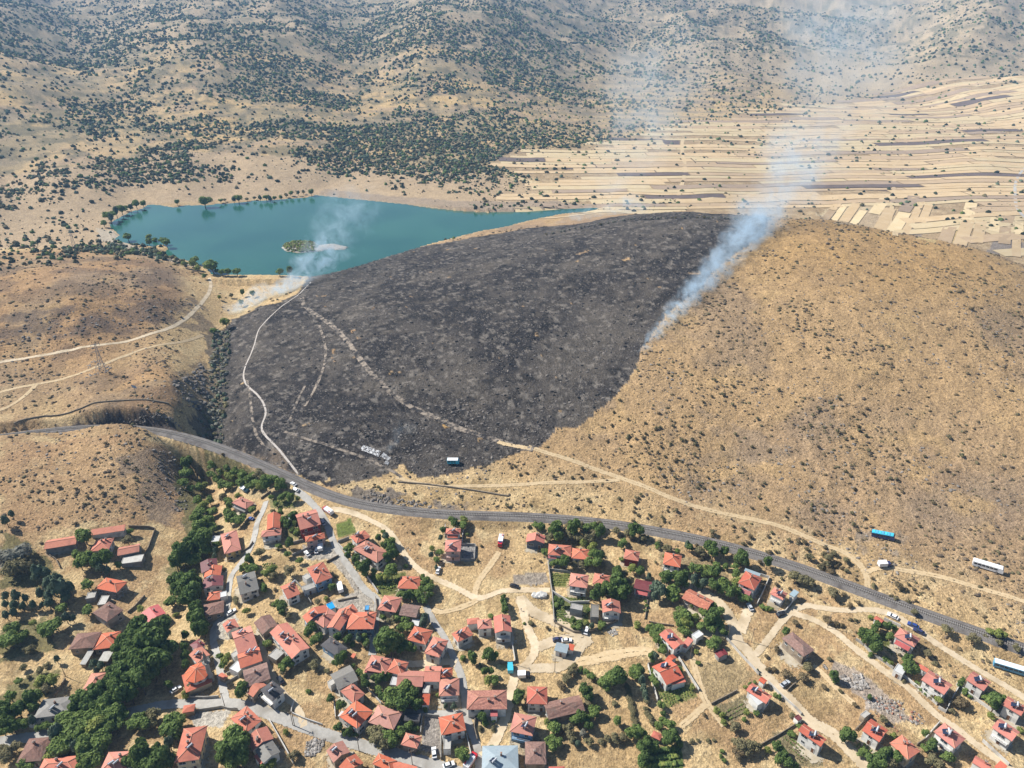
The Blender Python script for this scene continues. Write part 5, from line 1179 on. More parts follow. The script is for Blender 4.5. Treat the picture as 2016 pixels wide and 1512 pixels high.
T('D', 'P', '', 'in the tall wood between garden houses', '1270,730,50 1310,800,70 1270,860,80 1350,880,70 1230,930,80 1330,950,80 1120,950,70 1060,970,60 1160,900,60 1350,760,50O 1400,830,50O 1280,980,60 1400,920,50 1600,780,40C 1680,900,80C 1720,930,80C 1660,970,60C 1850,940,80B 1840,1000,60B 1780,800,60 1860,780,60B 1900,820,60 1950,800,60 1740,770,45 1960,860,50B')
T('D', 'B', '', 'in the walled lower garden plots', '1575,1020,20 1580,1060,25 1570,1110,20 680,990,35P 730,1030,40P 680,1050,35 850,1220,40 900,1280,40 910,1240,40 860,1270,35 980,1220,30Y 1000,1100,30 1140,1260,40 1110,1280,30Y 1030,1270,40C 1490,1270,30Y')
T('D', 'O', '', 'on the dry grass between the road forks', '435,1240,32 420,1220,30 360,1240,20B 590,1290,25D 720,1290,25D')
T('D', 'B', '', 'above the long red gable', '1600,1300,40 1650,1320,45 1690,1370,45 1720,1300,35 1640,1360,40 1720,1430,40 1740,1470,40 1920,1130,60O 1960,1180,70 1900,1200,60 1990,1240,60 1950,1250,60Y')
T('E', 'O', '', 'on the bank below the railway', '800,190,40P 880,230,50 910,240,50 1000,190,70P 1030,240,60P 1140,230,50P 1300,300,70P 1260,290,50O 1350,340,50P 1570,340,55P 1490,330,35D 1840,490,60 1900,510,60 1960,520,60 1990,540,50 560,200,35')
T('E', 'B', '', 'in the long gardens below the railway bank', '830,400,60 880,400,60 950,400,60Y 1010,430,70 1050,450,60P 940,450,50 1060,360,40 1150,380,40 1250,380,40 1260,460,50 1260,540,50Y 840,520,60C 930,540,60C 880,560,50 1040,570,60P 1140,570,80 1190,640,60P 1240,580,50 1270,640,50 1110,620,50P 1320,690,50 1370,700,40 1560,780,35 1520,770,30 1600,790,30Y')
T('E', 'B', '', 'round the long mottled roof', '720,820,60 700,870,60 790,880,60 850,900,50Y 780,960,45Y 700,950,60 730,1010,50 760,1040,50 900,970,50 980,930,60P 1040,880,70P 1080,940,60 1010,990,60 1120,1010,50 1090,830,50 1040,780,40 930,850,50 1160,1030,30 820,760,40')
T('E', 'B', '', 'near the lone maroon hut and gatehouse', '440,980,40 400,1000,40 450,1060,50 470,1110,50 520,1150,30 540,1220,40 510,1200,30 500,1000,50 280,960,40Y 1040,1130,50 1010,1170,60 1060,1100,40 1110,1090,35O 880,1330,25 430,1290,45P 900,1110,30O 860,1220,25Y')
T('E', 'O', '', 'in the dry grass round the lone old house', '1750,1030,40P 1660,1200,40D 1850,940,35D 1970,1370,60 1920,1480,60D 1760,1450,60D 1470,1400,20C 1560,1270,25D 1580,1400,30D 1640,1400,30D')
T('E', 'B', '', 'at the upper end of the ruined vineyard hedge', '260,1420,60 310,1400,45P 50,1480,80P 120,1470,60 230,1450,50')
T('E', 'S', '', 'beside the railway above the houses', '1820,280,25 1980,290,40O 1590,230,35D 1400,80,30D 1020,40,35O 1930,130,30D 1330,150,30 1380,140,25D 1870,120,28D 1960,200,30')
T('F', 'O', '', 'on the dry strip along the railway', '120,640,60 80,300,45 250,320,35 100,420,45D 770,570,45D 530,560,30 260,410,30 750,690,30 870,720,30S 930,840,35O 1250,1010,50 1510,1100,50 1640,1060,25 1770,1140,35 1680,1020,40Y 1750,1040,50Y 1820,1060,40Y 1940,1190,35 40,260,40S 130,250,35S 20,380,40S 60,360,40O 230,660,30D 290,770,30D 370,740,30D 70,910,50D 150,940,40D 210,960,30D')
T('F', 'P', '', 'in the garden of the red-roofed villa', '500,870,30Y 560,960,40 540,1000,40 620,940,30 670,980,40 720,990,35B 690,1080,40B 680,1060,30B 420,1050,60 440,1100,50 510,1110,60 540,1180,50 600,1160,30 530,1210,40 650,1290,35B 860,1310,45 900,1340,40 870,1400,50 920,1420,40 850,1370,40 1070,1240,40O 1140,1330,30O 500,1250,30B 700,1320,30Y')
T('G', 'P', '', 'in the tall dark grove left of the mosque', '1400,130,90 1500,170,100 1600,180,100 1300,180,80 1250,260,90 1350,260,100 1450,280,110 1560,290,110 1650,330,90 1200,330,70 1200,430,80 1300,400,80 1400,400,100 1520,420,110 1620,450,90 1320,500,100 1230,530,90 1130,560,70 1420,540,100 1520,540,90 1120,650,90 1200,700,90 1300,650,100 1400,660,100 1060,700,70 1000,780,80 1100,800,90 1200,790,90 1300,780,80 900,850,80 970,900,80 1060,880,70 780,850,70 740,920,60 860,930,60 1150,880,60')
T('G', 'B', '', 'in the leafy wood below the road at lower left', '620,1050,70 720,1040,80 800,1020,80 900,1010,80 1000,1000,90 1100,980,90 1180,990,80 640,1130,80 740,1120,90 850,1110,90 960,1100,90Y 1060,1080,90 1150,1080,70 560,1160,70C 640,1230,90 740,1220,80 860,1220,90 960,1200,90 1020,1200,80 540,1320,80 640,1330,80 760,1300,60C 840,1330,90 940,1320,90 1000,1300,80 880,1420,90 960,1410,80 860,1480,70 500,1390,60Y')
T('G', 'P', '', 'in the wood left of the school-like building', '1340,1060,80B 1400,1010,60B 1420,1080,70B 1520,990,70O 1500,1070,60O 1700,1040,80B 1740,1090,80B 1680,1120,80B 1740,1190,60 1400,1310,50 1440,1300,50C 1300,1440,70 1400,1420,90 1500,1390,80 1600,1400,80 1560,1470,90 1450,1480,80 1650,1340,60C 1680,1270,60C 1680,1440,60 1560,1310,50')
T('G', 'B', '', 'beside the mosque forecourt', '1680,680,45 1840,790,35Y 1830,300,45P 1840,400,45P 1840,500,35P 1840,200,40P')
T('G', 'B', '', 'round the grey hip-roofed house at left', '50,920,70P 100,980,70 180,930,60P 250,880,60 330,900,60 60,1080,60P 130,1100,60P 30,1140,60 200,1080,50 250,1090,40 330,1050,40C 450,1100,40 380,1110,40 420,670,60Y 520,660,60Y 460,720,60O 370,800,60 300,830,60P 110,810,50 30,950,50P')
T('G', 'O', '', 'in the dry field at the left edge', '240,510,35 320,360,30 460,480,30 400,550,40 180,650,35B 560,430,35C 300,330,45 280,600,25 60,1400,60 150,1310,50 30,1320,50 300,1470,50B 220,1480,50B')
T('G', 'C', '', 'between the twin-roofed house and the grove', '930,480,50 1000,500,50 960,550,40')
T('H', 'P', '', 'on the slope between the brown roofs and the grove', '420,260,70 440,360,75 470,450,75 520,400,50 400,330,60 510,470,50 430,420,60')
T('H', 'B', '', 'in the yards above the long two-heater house', '930,270,38Y 1280,230,50P 1290,290,35P 1350,310,40O 1130,590,40 1160,600,40Y 1180,180,25O')
T('I', 'B', '', 'in the terrace row gardens', '680,400,45 720,440,50Y 700,490,40 740,390,35 900,720,60P 870,780,50P 930,690,40P 410,690,50O 325,790,40Y')
T('I', 'B', '', 'in the dry meadow under the long two-heater house', '1340,450,60 1300,510,50 1370,480,50 1290,560,40O 1600,480,45O 1550,740,32 1720,540,25O 1850,450,50P 1900,390,40P')
T('I', 'P', '', 'in the big clump right of the school-like building', '800,1240,110B 780,1350,110 720,1290,80B 850,1320,100 880,1420,90 790,1440,90B 720,1420,70 920,1250,50 1080,1100,40O 1190,1470,50Y 1100,1490,50B 1320,1150,30Y 1400,1390,50O 1440,1370,30O')
T('J', 'B', '', 'round the ribbed grey roof', '350,440,50P 310,470,40P 90,490,50O 220,540,30O 480,490,30 540,570,40 580,620,40P 260,820,40P 250,790,30 350,900,50P 380,880,40P 340,1110,45P 400,1140,35P 450,1150,35P 500,1170,30')
T('J', 'P', '', 'under the stepped row of orange roofs', '610,680,50 720,740,50B 730,640,50 760,610,50 800,620,45B 840,590,40 690,620,40 880,800,100B 950,770,90B 1010,740,80B 960,860,90 850,870,70 1040,820,70B 1080,770,60 1100,900,50 780,820,50 1140,880,45 1190,910,35Y')
T('J', 'B', '', 'between the road and the large faded roof', '700,1160,80O 760,1140,70O 740,1220,80O 820,1200,80 870,1260,70 790,1280,70O 900,1200,60 960,1150,60 1030,1100,50 1090,1110,40 680,1220,50 1120,1350,30O')
T('J', 'B', '', 'in the gardens right of the lane bend', '1570,410,35 1660,420,60P 1680,460,40 1830,370,70P 1880,400,50P 1800,400,50 1740,480,35C 1830,640,55Y 1890,640,60 1780,560,40P 1850,550,40P 1400,880,35C 1480,900,40C 1330,780,30Y 1570,1390,70 1540,1370,50 1510,1300,25O 1720,960,40')
T('K', 'B', '', 'round the big mottled roof and the bright red roof', '620,800,60P 640,770,40P 580,830,35 250,1000,50P 280,1050,40 370,1010,40 360,1110,35O 230,1110,30O 340,1310,40 660,900,30O')
T('K', 'O', '', 'in the curved hedge above the round bushes', '1160,510,45 1130,560,45 1100,600,45 1070,640,45 1030,690,50D 1230,530,35B 1280,560,40B 1330,600,40B 1370,620,35')
T('K', 'B', '', 'in the orchard of round bushes on the dry grass', '1440,660,70 1500,640,80 1570,630,80 1610,630,60 1480,700,60 1280,750,60P 1300,790,55P 1310,850,50O 1310,740,40P 1590,1050,55 1560,860,35O')
T('K', 'B', '', 'below the broad sagging brown roof', '1350,970,60 1370,950,60 1280,1020,50 1220,1020,60P 1160,1030,50 1300,1080,50P 900,1050,45Y 950,1060,50 960,1130,60 1020,1140,50D 1100,1130,50O 1120,1170,50O 930,1240,60 960,1290,60 1000,1260,50 1140,1240,50O 1200,1260,40C 1310,1250,50O 1240,1160,40W')
T('K', 'O', '', 'in the hedge line across the lower orchard', '1430,1230,40 1500,1220,50 1570,1220,50 1640,1210,45 1720,1170,60B 1790,1170,70B 1780,1120,45B 1850,1160,45B')
T('K', 'O', '', 'in the left of two straight hedge rows', '1685,680,32 1692,710,32 1700,740,34 1708,770,34 1715,800,36 1720,830,36 1725,860,36 1732,890,36 1740,920,36 1745,950,36 1750,980,36 1758,1010,36 1765,1040,36 1772,1075,36')
T('K', 'B', '', 'in the right of two straight hedge rows', '1770,570,45 1800,610,50 1840,650,50C 1850,720,42C 1862,750,40C 1870,780,40C 1878,815,40C 1880,850,40O 1880,910,36O 1890,960,36O 1905,985,35O 1920,1010,35O 1940,1050,35O 1960,420,50C')
T('K', 'P', '', 'in the green orchard at the bottom edge', '1840,1310,50 1850,1390,60 1900,1280,50 1960,1290,50 1840,1460,50 1870,1350,45')
T('L', 'B', '', 'along the dry field edge beside the small hut', '510,880,45 540,960,30P 520,1010,35 600,1080,50 560,1050,40 490,1100,50 620,1200,70P 580,1240,60P 680,1230,50 700,1260,40P 420,1250,40')
T('L', 'O', '', 'scattered on the bare lower field', '820,1240,25 880,1230,20 980,1230,25 1040,1230,20 940,980,25D 1250,1110,50 1240,1070,35 1120,1340,22B 1140,1430,25B 1110,1390,20B')
T('L', 'O', '', 'in the thicket at the bottom edge by the white terrace plot', '1290,1280,70 1280,1350,60D 1340,1310,60 1400,1300,60 1460,1310,50 1360,1350,50 1280,1400,50D')
T('L', 'B', '', 'in the vegetable garden beside the three-storey house', '1660,1300,50P 1700,1330,45P 1720,1410,50P 1680,1430,50P 1790,1470,50P 1830,1490,40 1570,1320,35Y 1810,1160,35 1890,1080,35 1820,980,35O 1650,1270,35 1740,1380,40P')
T('L', 'Y', '', 'round the plot of the broad white terrace', '1120,980,35 1060,930,35 1130,1050,30 1360,950,30 1460,960,30B 1340,1020,30B 1650,780,30B 1690,800,25P 1350,700,22 1400,670,22B 1440,650,20B')
T('L', 'B', '', 'inside the walled vegetable garden', '820,700,35Y 700,530,45 690,570,35 410,540,30 440,580,35 430,640,40 460,680,40 690,810,28 400,600,25')
T('M', 'P', '', 'in the gardens of the lower right houses', '250,1180,60 220,1220,40 290,1200,50 540,1440,70 600,1400,60 640,1360,50 680,1440,60O 580,1480,60 400,1370,40B 430,1340,40B 720,1180,35Y 1040,1150,35B 620,1030,40O 1100,1290,50 1130,1320,40C 1040,1320,40B 1110,1440,60O 1160,1480,50O 1250,1410,50B 1310,1400,35B 740,1420,45 500,1500,50')
T('M', 'B', '', 'between the two right-hand white houses', '1740,830,60P 1680,850,60 1720,890,50P 1800,840,40 1650,820,40 1690,980,35Y 1440,720,35 1390,660,25P 1380,690,22P 1990,1130,30Y 1410,630,22P 1430,760,25 1480,790,22')
T('M', 'O', '', 'along the middle track wall on the right', '1170,840,38Y 1380,870,60D 1310,940,35 980,690,30 1000,720,25B 960,660,25B 830,640,25 1440,870,40D 1100,800,25 1050,760,25B')
T('M', 'O', '', 'round the stone heaps', '120,590,45P 90,425,25 490,800,25P 150,620,35P 340,880,25D 200,740,25 30,700,30D')
T('Q', 'B', '', 'standing at the left lake shore', '1268,2349,70 1472,2354,50Y 1478,2403,60 1530,2383,45 1612,2390,55 1650,2417,60')
T('Q', 'B', '', 'along the far lake shore', '2028,2000,95 1756,2010,40 2189,1990,36 2365,1968,70 2320,1975,45C 2643,1960,50 2680,1975,42C 2786,1960,40 3086,1906,55 2958,1906,40C 2883,1916,46 1203,2072,80 1083,2134,85 1030,2212,60 2520,1965,36O 2580,1962,44C 2450,1978,32O 1150,2100,60C 2230,1985,28O 2720,1968,36 2840,1938,36O 3010,1908,34O 1240,2060,50 1290,2050,50C 1350,2030,60 1420,2022,50 1100,2170,50C')
T('Q', 'B', '', 'on the near lake shore by the dam', '1932,2577,60 1912,2620,65Y 1830,2613,55Y 1955,2660,60Y 2105,2643,110 2060,2628,75Y 2195,2700,60 2258,2695,65 2350,2695,68 2772,2703,60 2867,2690,55P 2030,2745,40 2150,2690,40 1700,2560,45O 1750,2575,45O 1650,2545,40O 1800,2590,45O 1590,2520,40 1540,2500,40O')
T('Q', 'P', '', 'on the grassy dam face', '2405,2907,42 2505,2912,48 2293,2930,45O 2390,3010,48Y 2175,2950,38Y 2240,3200,85Y 2115,3285,60B 2105,2660,45 2046,2640,30')

rc = random.Random(5)
for i in range(46):
    px = 1075 + i * 9.2 + rc.uniform(-4, 4); py = float(np.interp(px, [1075, 1150, 1250, 1350, 1500], [461, 446, 431, 427, 431]))
    tree_px(px, py, rc.uniform(2.2, 4.2), rc.choice('WWS'), 'scorched grey shrub on the skyline of the burnt hill, ' + ('left part', 'middle part', 'right part')[min(2, i // 16)], 'shrubs on the skyline of the burnt hill', 'shrub', 'shrub')
# ------------------------------------------------------------------ scrub on the open land
def ico(sub, seed, jit=.28, flat=.75):
    bm = bmesh.new(); bmesh.ops.create_icosphere(bm, subdivisions=sub, radius=1.0)
    V_ = np.array([v.co[:] for v in bm.verts]); F_ = np.array([[v.index for v in f.verts] for f in bm.faces]); bm.free()
    rg = np.random.default_rng(seed); V_ *= rg.uniform(1 - jit, 1 + jit, (len(V_), 1)); V_[:, 2] *= flat
    return V_, F_
def joined(name, x, y, s, mats, sub=1, nvar=6, flat=.75, sink=.25, mi=None, seed=3, jit=.28, aspect=None):
    """many small bushes as one mesh"""
    rg = np.random.default_rng(seed); z = height(x, y); Vs_, Fs_, Ms_ = [], [], []; off = 0
    var = rg.integers(0, nvar, len(x)); mi = rg.integers(0, len(mats), len(x)) if mi is None else mi
    for k in range(nvar):
        m_ = var == k
        if not m_.any(): continue
        bV, bF = ico(sub, seed * 10 + k, jit, flat)
        a = rg.uniform(0, 6.28, m_.sum()); c, s_ = np.cos(a), np.sin(a)
        X = bV[None, :, 0] * c[:, None] - bV[None, :, 1] * s_[:, None]; Y = bV[None, :, 0] * s_[:, None] + bV[None, :, 1] * c[:, None]
        ss = s[m_][:, None]; st = rg.uniform(.75, 1.3, (m_.sum(), 1))
        P_ = np.stack([x[m_][:, None] + X * ss * st, y[m_][:, None] + Y * ss / st, z[m_][:, None] + (bV[None, :, 2] + flat * (1 - 2 * sink) * .5) * ss], -1)
        Vs_.append(P_.reshape(-1, 3)); nv = len(bV)
        Fs_.append((np.arange(m_.sum())[:, None, None] * nv + bF[None]).reshape(-1, 3) + off); off += m_.sum() * nv
        Ms_.append(np.repeat(mi[m_], len(bF)))
    return np_mesh(name, np.concatenate(Vs_), np.concatenate(Fs_), mats, False, np.concatenate(Ms_))
rg = np.random.default_rng(11)
def cand(n_, d0, d1, power=1.0, a0=-46, a1=46):
    """random places, about evenly spread as the eye sees them"""
    t = rg.random(n_); d = (d0 ** (1 - power) + t * (d1 ** (1 - power) - d0 ** (1 - power))) ** (1 / (1 - power)) if power != 1 else d0 * (d1 / d0) ** t
    a = np.radians(rg.uniform(a0, a1, n_)); return d * np.sin(a), d * np.cos(a)
burn_m = lambda x, y: inside(x, y, burn_xy)
lake_m = lambda x, y: inside(x, y, lake_xy)
fpoly_m = lambda x, y: inside(x, y, fpoly)
road_cells = set()
for o in col.objects:
    if o.name.split('.')[0] in ('dirt_track', 'road', 'street', 'footpath', 'sooty_track'):
        co = np.empty(len(o.data.vertices) * 3, np.float32); o.data.vertices.foreach_get('co', co); co = co.reshape(-1, 3)
        for q in np.unique(np.floor(co[:, :2] / 2.0).astype(int), axis=0): road_cells.add((int(q[0]), int(q[1])))
for q in np.unique(np.floor(rl[:, :2] / 4.0).astype(int), axis=0):
    for i in range(-1, 3):
        for j in range(-1, 3): road_cells.add((int(q[0]) * 2 + i, int(q[1]) * 2 + j))
def off_road(x, y): return np.array([(int(math.floor(a / 2)), int(math.floor(b / 2))) not in road_cells for a, b in zip(x, y)])
house_c = [(o.location.x, o.location.y) for o in col.objects if o.type == 'EMPTY' and o.name.split('.')[0] in ('house', 'barn', 'shed', 'garage', 'kiosk', 'pavilion')]
M['twig'] = material('dry_twigs', (.085, .064, .044), (.16, .122, .082), 1, .95, coord='World')
# 1 dry shrubs on the open hillsides
x, y = cand(64000, 250, 760)
z = height(x, y)
clump = fbm(x / 28, y / 28, 91, 3); clump2 = fbm(x / 90, y / 90, 92, 3)
knoll = inside(x, y, P([(-80, 870), (150, 862), (330, 885), (375, 960), (380, 1040), (250, 1030), (100, 1040), (-80, 1060)])) | ((x < -90) & (z > 12) & (y > 300))
village = (z < 13.0) & ~knoll
keep = ~burn_m(x, y) & ~lake_m(x, y) & (rg.random(len(x)) < np.clip((clump - .42) * 2.0 + (clump2 - .48) * 1.0 + .16 + .12 * knoll, .24, .85)) & (~village | (rg.random(len(x)) < .10)) & (z > 3)
x, y = x[keep], y[keep]; k2 = off_road(x, y); x, y = x[k2], y[k2]
s = (.22 + 1.0 * rg.random(len(x)) ** 4.0 + .25 * rg.random(len(x))) * (.85 + .35 * sstep(300, 650, np.hypot(x, y)))
dist = np.hypot(x, y); show = s / dist * (np.abs(np.arctan2(x, y)) < R(38))
big = np.argsort(-show)[:260]
isb = np.zeros(len(x), bool); isb[big] = True
MARKS = [(1738, 1059, 'near the long blue bus'), (1943, 1120, 'near the white bus'), (1300, 680, 'beside the lower end of the fire line'), (1450, 520, 'beside the upper end of the fire line'), (1600, 470, 'right below the hill crest'), (1850, 520, 'near the right end of the crest'),
         (1950, 700, 'at the right edge of the big hill'), (1700, 700, 'in the middle of the big hill'), (1450, 750, 'left of the middle of the big hill'), (1900, 900, 'on the lower right of the big hill'), (1600, 880, 'in the lower middle of the big hill'), (1350, 880, 'below the burnt edge'), (1150, 860, 'at the lowest tip of the burnt ground'),
         (1250, 960, 'along the hillside track'), (1500, 1020, 'just above the railway bend'), (1050, 960, 'above the railway in the middle'), (800, 960, 'under the burnt barn'), (150, 560, 'on top of the left hill'), (330, 560, 'on the left hill near the lake'), (100, 640, 'on the rocky face of the left hill'), (280, 640, 'above the left dirt road'),
         (100, 740, 'between the two left dirt roads'), (300, 740, 'left of the gully'), (200, 800, 'above the left railway cutting'), (150, 900, 'on the knoll above the left farm'), (300, 950, 'on the knoll beside the creek'), (100, 1020, 'just above the left farm'), (600, 1500, 'in the village meadows'), (1100, 1250, 'on the dry grass of the village centre'), (1650, 1300, 'on the dry grass of the right village')]
MK = [(at(a_, b_), c_) for a_, b_, c_ in MARKS]
for i in big:
    kd = rg.choice(['S', 'D', 'D', 'S', 'O'])
    o = put('hillside_shrub', CR[kd][int(rg.integers(0, 4))], None, (x[i], y[i], float(height(x[i], y[i])) - .25 * s[i]), float(rg.uniform(0, 6.28)))
    o.scale = (s[i] * 1.15,) * 3
    mk = min(MK, key=lambda q: (q[0].x - x[i]) ** 2 + (q[0].y - y[i]) ** 2)[1]
    tag(o, ('dry brown ' if kd == 'D' else 'olive ' if kd == 'O' else 'dull green ') + 'wild shrub standing ' + mk, 'shrub', 'larger wild shrubs on the open hillside ' + mk)
x, y, s = x[~isb], y[~isb], s[~isb]
tag(put('dry_scrub', joined('dry_scrub', x, y, s, [LM['S'], LM['D'], LM['D'], M['twig'], M['twig']], 1, 6, .7, .3, None, 5)), 'small dry shrubs and tufts peppering the hillsides', 'scrub', None, 'stuff')
# 2 stones lying on the slopes and in the burnt ground
M['stone'] = material('field_stone', alb(128, 120, 112), alb(172, 164, 154), .3, .95, coord='World')
M['sootstone'] = material('soot_stone', alb(88, 83, 80), alb(170, 160, 150), .25, .95, coord='World')
x, y = cand(60000, 260, 720); b = burn_m(x, y); z = height(x, y)
cl = fbm(x / 30, y / 30, 95, 3)
keep = (b & (rg.random(len(x)) < np.clip((cl - .3) * 2.2, .1, .9))) | (~b & (z > 14) & (cl > .58) & (rg.random(len(x)) < .35)); keep &= ~lake_m(x, y)
x, y, b = x[keep], y[keep], b[keep]
s = .18 + .7 * rg.random(len(x)) ** 3.5
tag(put('loose_stones', joined('loose_stones', x, y, s, [M['stone'], M['sootstone']], 1, 5, .6, .35, np.where(b, 1, 0), 6, .35)), 'loose stones strewn over the burnt slope and hillside', 'stones', None, 'stuff')
# charred stubs of bushes in the burnt ground
M['char'] = material('charred_twigs', (.010, .010, .011), (.035, .033, .032), 2, .95, coord='World')
x, y = cand(9000, 270, 720); keep = burn_m(x, y) & (rg.random(len(x)) < .75); x, y = x[keep], y[keep]
s = .3 + .8 * rg.random(len(x)) ** 2.5
tag(put('charred_scrub', joined('charred_scrub', x, y, s, [M['char']], 1, 5, .6, .3, None, 7, .4)), 'charred black bushes on the burnt slope', 'scrub', None, 'stuff')
# 3 trees and maquis beyond the lake
x, y = cand(230000, 740, 3600, 1.1, -44, 44)
z = height(x, y); d = np.hypot(x, y); az = np.degrees(np.arctan2(x, y))
n1 = fbm(x / 130, y / 130, 101, 4); n2 = fbm(x / 35, y / 35, 102, 3)
left = sstep(14, -4, az)                                  # woods thin out to the right, towards the fields
dens = np.clip((n1 - .44) * 6.5 + (n2 - .5) * 2.6 + .06, .06, .95) * (.25 + .75 * left)
dens = np.maximum(dens, .10 * sstep(20, 40, z)); dens *= sstep(11.5, 22, z) * .9 + .10
up = sstep(70, 150, z); dens = np.maximum(dens, up * np.clip((n1 - .42) * 6 + (n2 - .45) * 1.5 + .35, .10, .98) * np.where(az > 24, .5, 1.0))
fm_ = fpoly_m(x, y)
hed = np.abs(((y - .05 * x + 14 * (fbm(x / 300, y / 300, 61, 2) - .5)) / 19 + .9 * np.sin((y - .05 * x) / 71.0)) % 1 - .5) > .38
dens = np.where(fm_, .012 + .16 * hed * (n1 > .46), dens)
keep = (rg.random(len(x)) < dens) & ~lake_m(x, y) & (z > 10.6) & ~((d < 1000) & burn_m(x, y))
# nothing on the hidden back of the burnt hill
keep &= ~((d < 900) & (x > -60))
x, y, d, n1, az = x[keep], y[keep], d[keep], n1[keep], az[keep]
s = (.8 + 3.2 * rg.random(len(x)) ** 2.2) * (.85 + .5 * sstep(1000, 2600, d))
near = d < 1350
tag(put('far_trees', joined('far_trees', x[near], y[near], s[near], [LM['F'], LM['P'], LM['F'], LM['C'], LM['S']], 1, 6, .95, .2, None, 8)), 'scattered oaks and maquis on the slopes beyond the lake', 'trees', None, 'stuff')
tag(put('mountain_maquis', joined('mountain_maquis', x[~near], y[~near], s[~near], [LM['F'], LM['P'], LM['F'], LM['C']], 0 + 1 if False else 1, 3, .9, .2, None, 9)), 'dark maquis covering the mountains at the top', 'trees', None, 'stuff')
print('TRIS', sum(len(m.polygons) * (2 if len(m.polygons) and m.polygons[0].loop_total == 4 else 1) for m in bpy.data.meshes))
print('scrub counts', len(x), near.sum(), ntree[0])
# ------------------------------------------------------------------ mosque
def mosque():
    x, y, th, W, D = rect_at('I', (275, 602, 352, 748, 610, 640), 3.4)
    z = float(height(x, y)); root = empty('mosque', (x, y, z), th)
    tag(root, 'mosque with octagonal orange roof beside the road at the edge of the dark grove', 'mosque')
    hw, hd = W / 2 - .3, D / 2 - .3
    MB().box(-hw, hw, -hd, hd, -3.5, 3.3).build('wall', WM['c'], root)
    rm, caps = roof_mesh('h', W, D, 3.45, R(12), 'o', 0); put('lower_roof', rm.mesh('lower_roof', [RM['o']]), root)
    cx, cy = -W * .06, D * .08; ro = min(W, D) * .50
    oc = [(cx + ro * .90 * math.cos(R(22.5 + 45 * i)), cy + ro * .90 * math.sin(R(22.5 + 45 * i))) for i in range(8)]
    o = MB().prism(oc, 3.2, 5.8).build('drum', WM['w'], root)
    for i in range(8):
        a = R(45 * i); w_ = put('window', WIN['n'], o, (cx + ro * .835 * math.cos(a), cy + ro * .835 * math.sin(a), 4.9), a + math.pi / 2)
    e = [(cx + ro * 1.04 * math.cos(R(22.5 + 45 * i)), cy + ro * 1.04 * math.sin(R(22.5 + 45 * i)), 5.85) for i in range(8)]
    lo = [(p[0], p[1], 5.68) for p in e]; top = (cx, cy, 8.2)
    mb = MB().add(e + [top], [(i, (i + 1) % 8, 8) for i in range(8)]); mb.add(e + lo, [(i, 8 + i, 8 + (i + 1) % 8, (i + 1) % 8) for i in range(8)]); mb.add(lo, [tuple(range(7, -1, -1))])
    rf = mb.build('octagonal_roof', RM['o'], root)
    cb = MB()
    for p in e: cb.bar(p, top, .14, 5)
    cb.build('ridge_cap', M['ridge'], root)
    fin = MB().bar((cx, cy, 8.1), (cx, cy, 9.2), .08, 6, .02).build('finial', M['steel'], root)
mosque()
def minaret():
    b = at(416.5, 1341); root = empty('minaret', b); tag(root, 'slender grey minaret with a balcony ring beside the mosque', 'minaret')
    m = M['concrete']
    MB().prism([(1.3 * math.cos(R(45 * i + 22.5)), 1.3 * math.sin(R(45 * i + 22.5))) for i in range(8)], -2, 3.4).build('base', m, root)
    mb = MB(); mb.bar((0, 0, 3.4), (0, 0, 4.2), 1.3, 12, .95); mb.bar((0, 0, 4.2), (0, 0, 10.8), .92, 12, .8); mb.build('shaft', m, root)
    mb = MB(); mb.bar((0, 0, 10.2), (0, 0, 10.9), .82, 12, 1.45); mb.bar((0, 0, 10.9), (0, 0, 11.05), 1.5, 12)
    for i in range(12):
        a, c = R(30 * i), R(30 * i + 30); mb.bar((1.42 * math.cos(a), 1.42 * math.sin(a), 11), (1.42 * math.cos(a), 1.42 * math.sin(a), 11.8), .05, 4)
        mb.bar((1.42 * math.cos(a), 1.42 * math.sin(a), 11.8), (1.42 * math.cos(c), 1.42 * math.sin(c), 11.8), .06, 4)
    mb.build('balcony', m, root)
    MB().bar((0, 0, 11), (0, 0, 13.6), .68, 12, .62).build('upper_shaft', m, root)
    MB().bar((0, 0, 13.6), (0, 0, 17.2), .78, 12, .03).build('cone_cap', RM['g'], root)
    MB().bar((0, 0, 17.0), (0, 0, 18.0), .06, 6, .02).build('finial', M['steel'], root)
minaret()
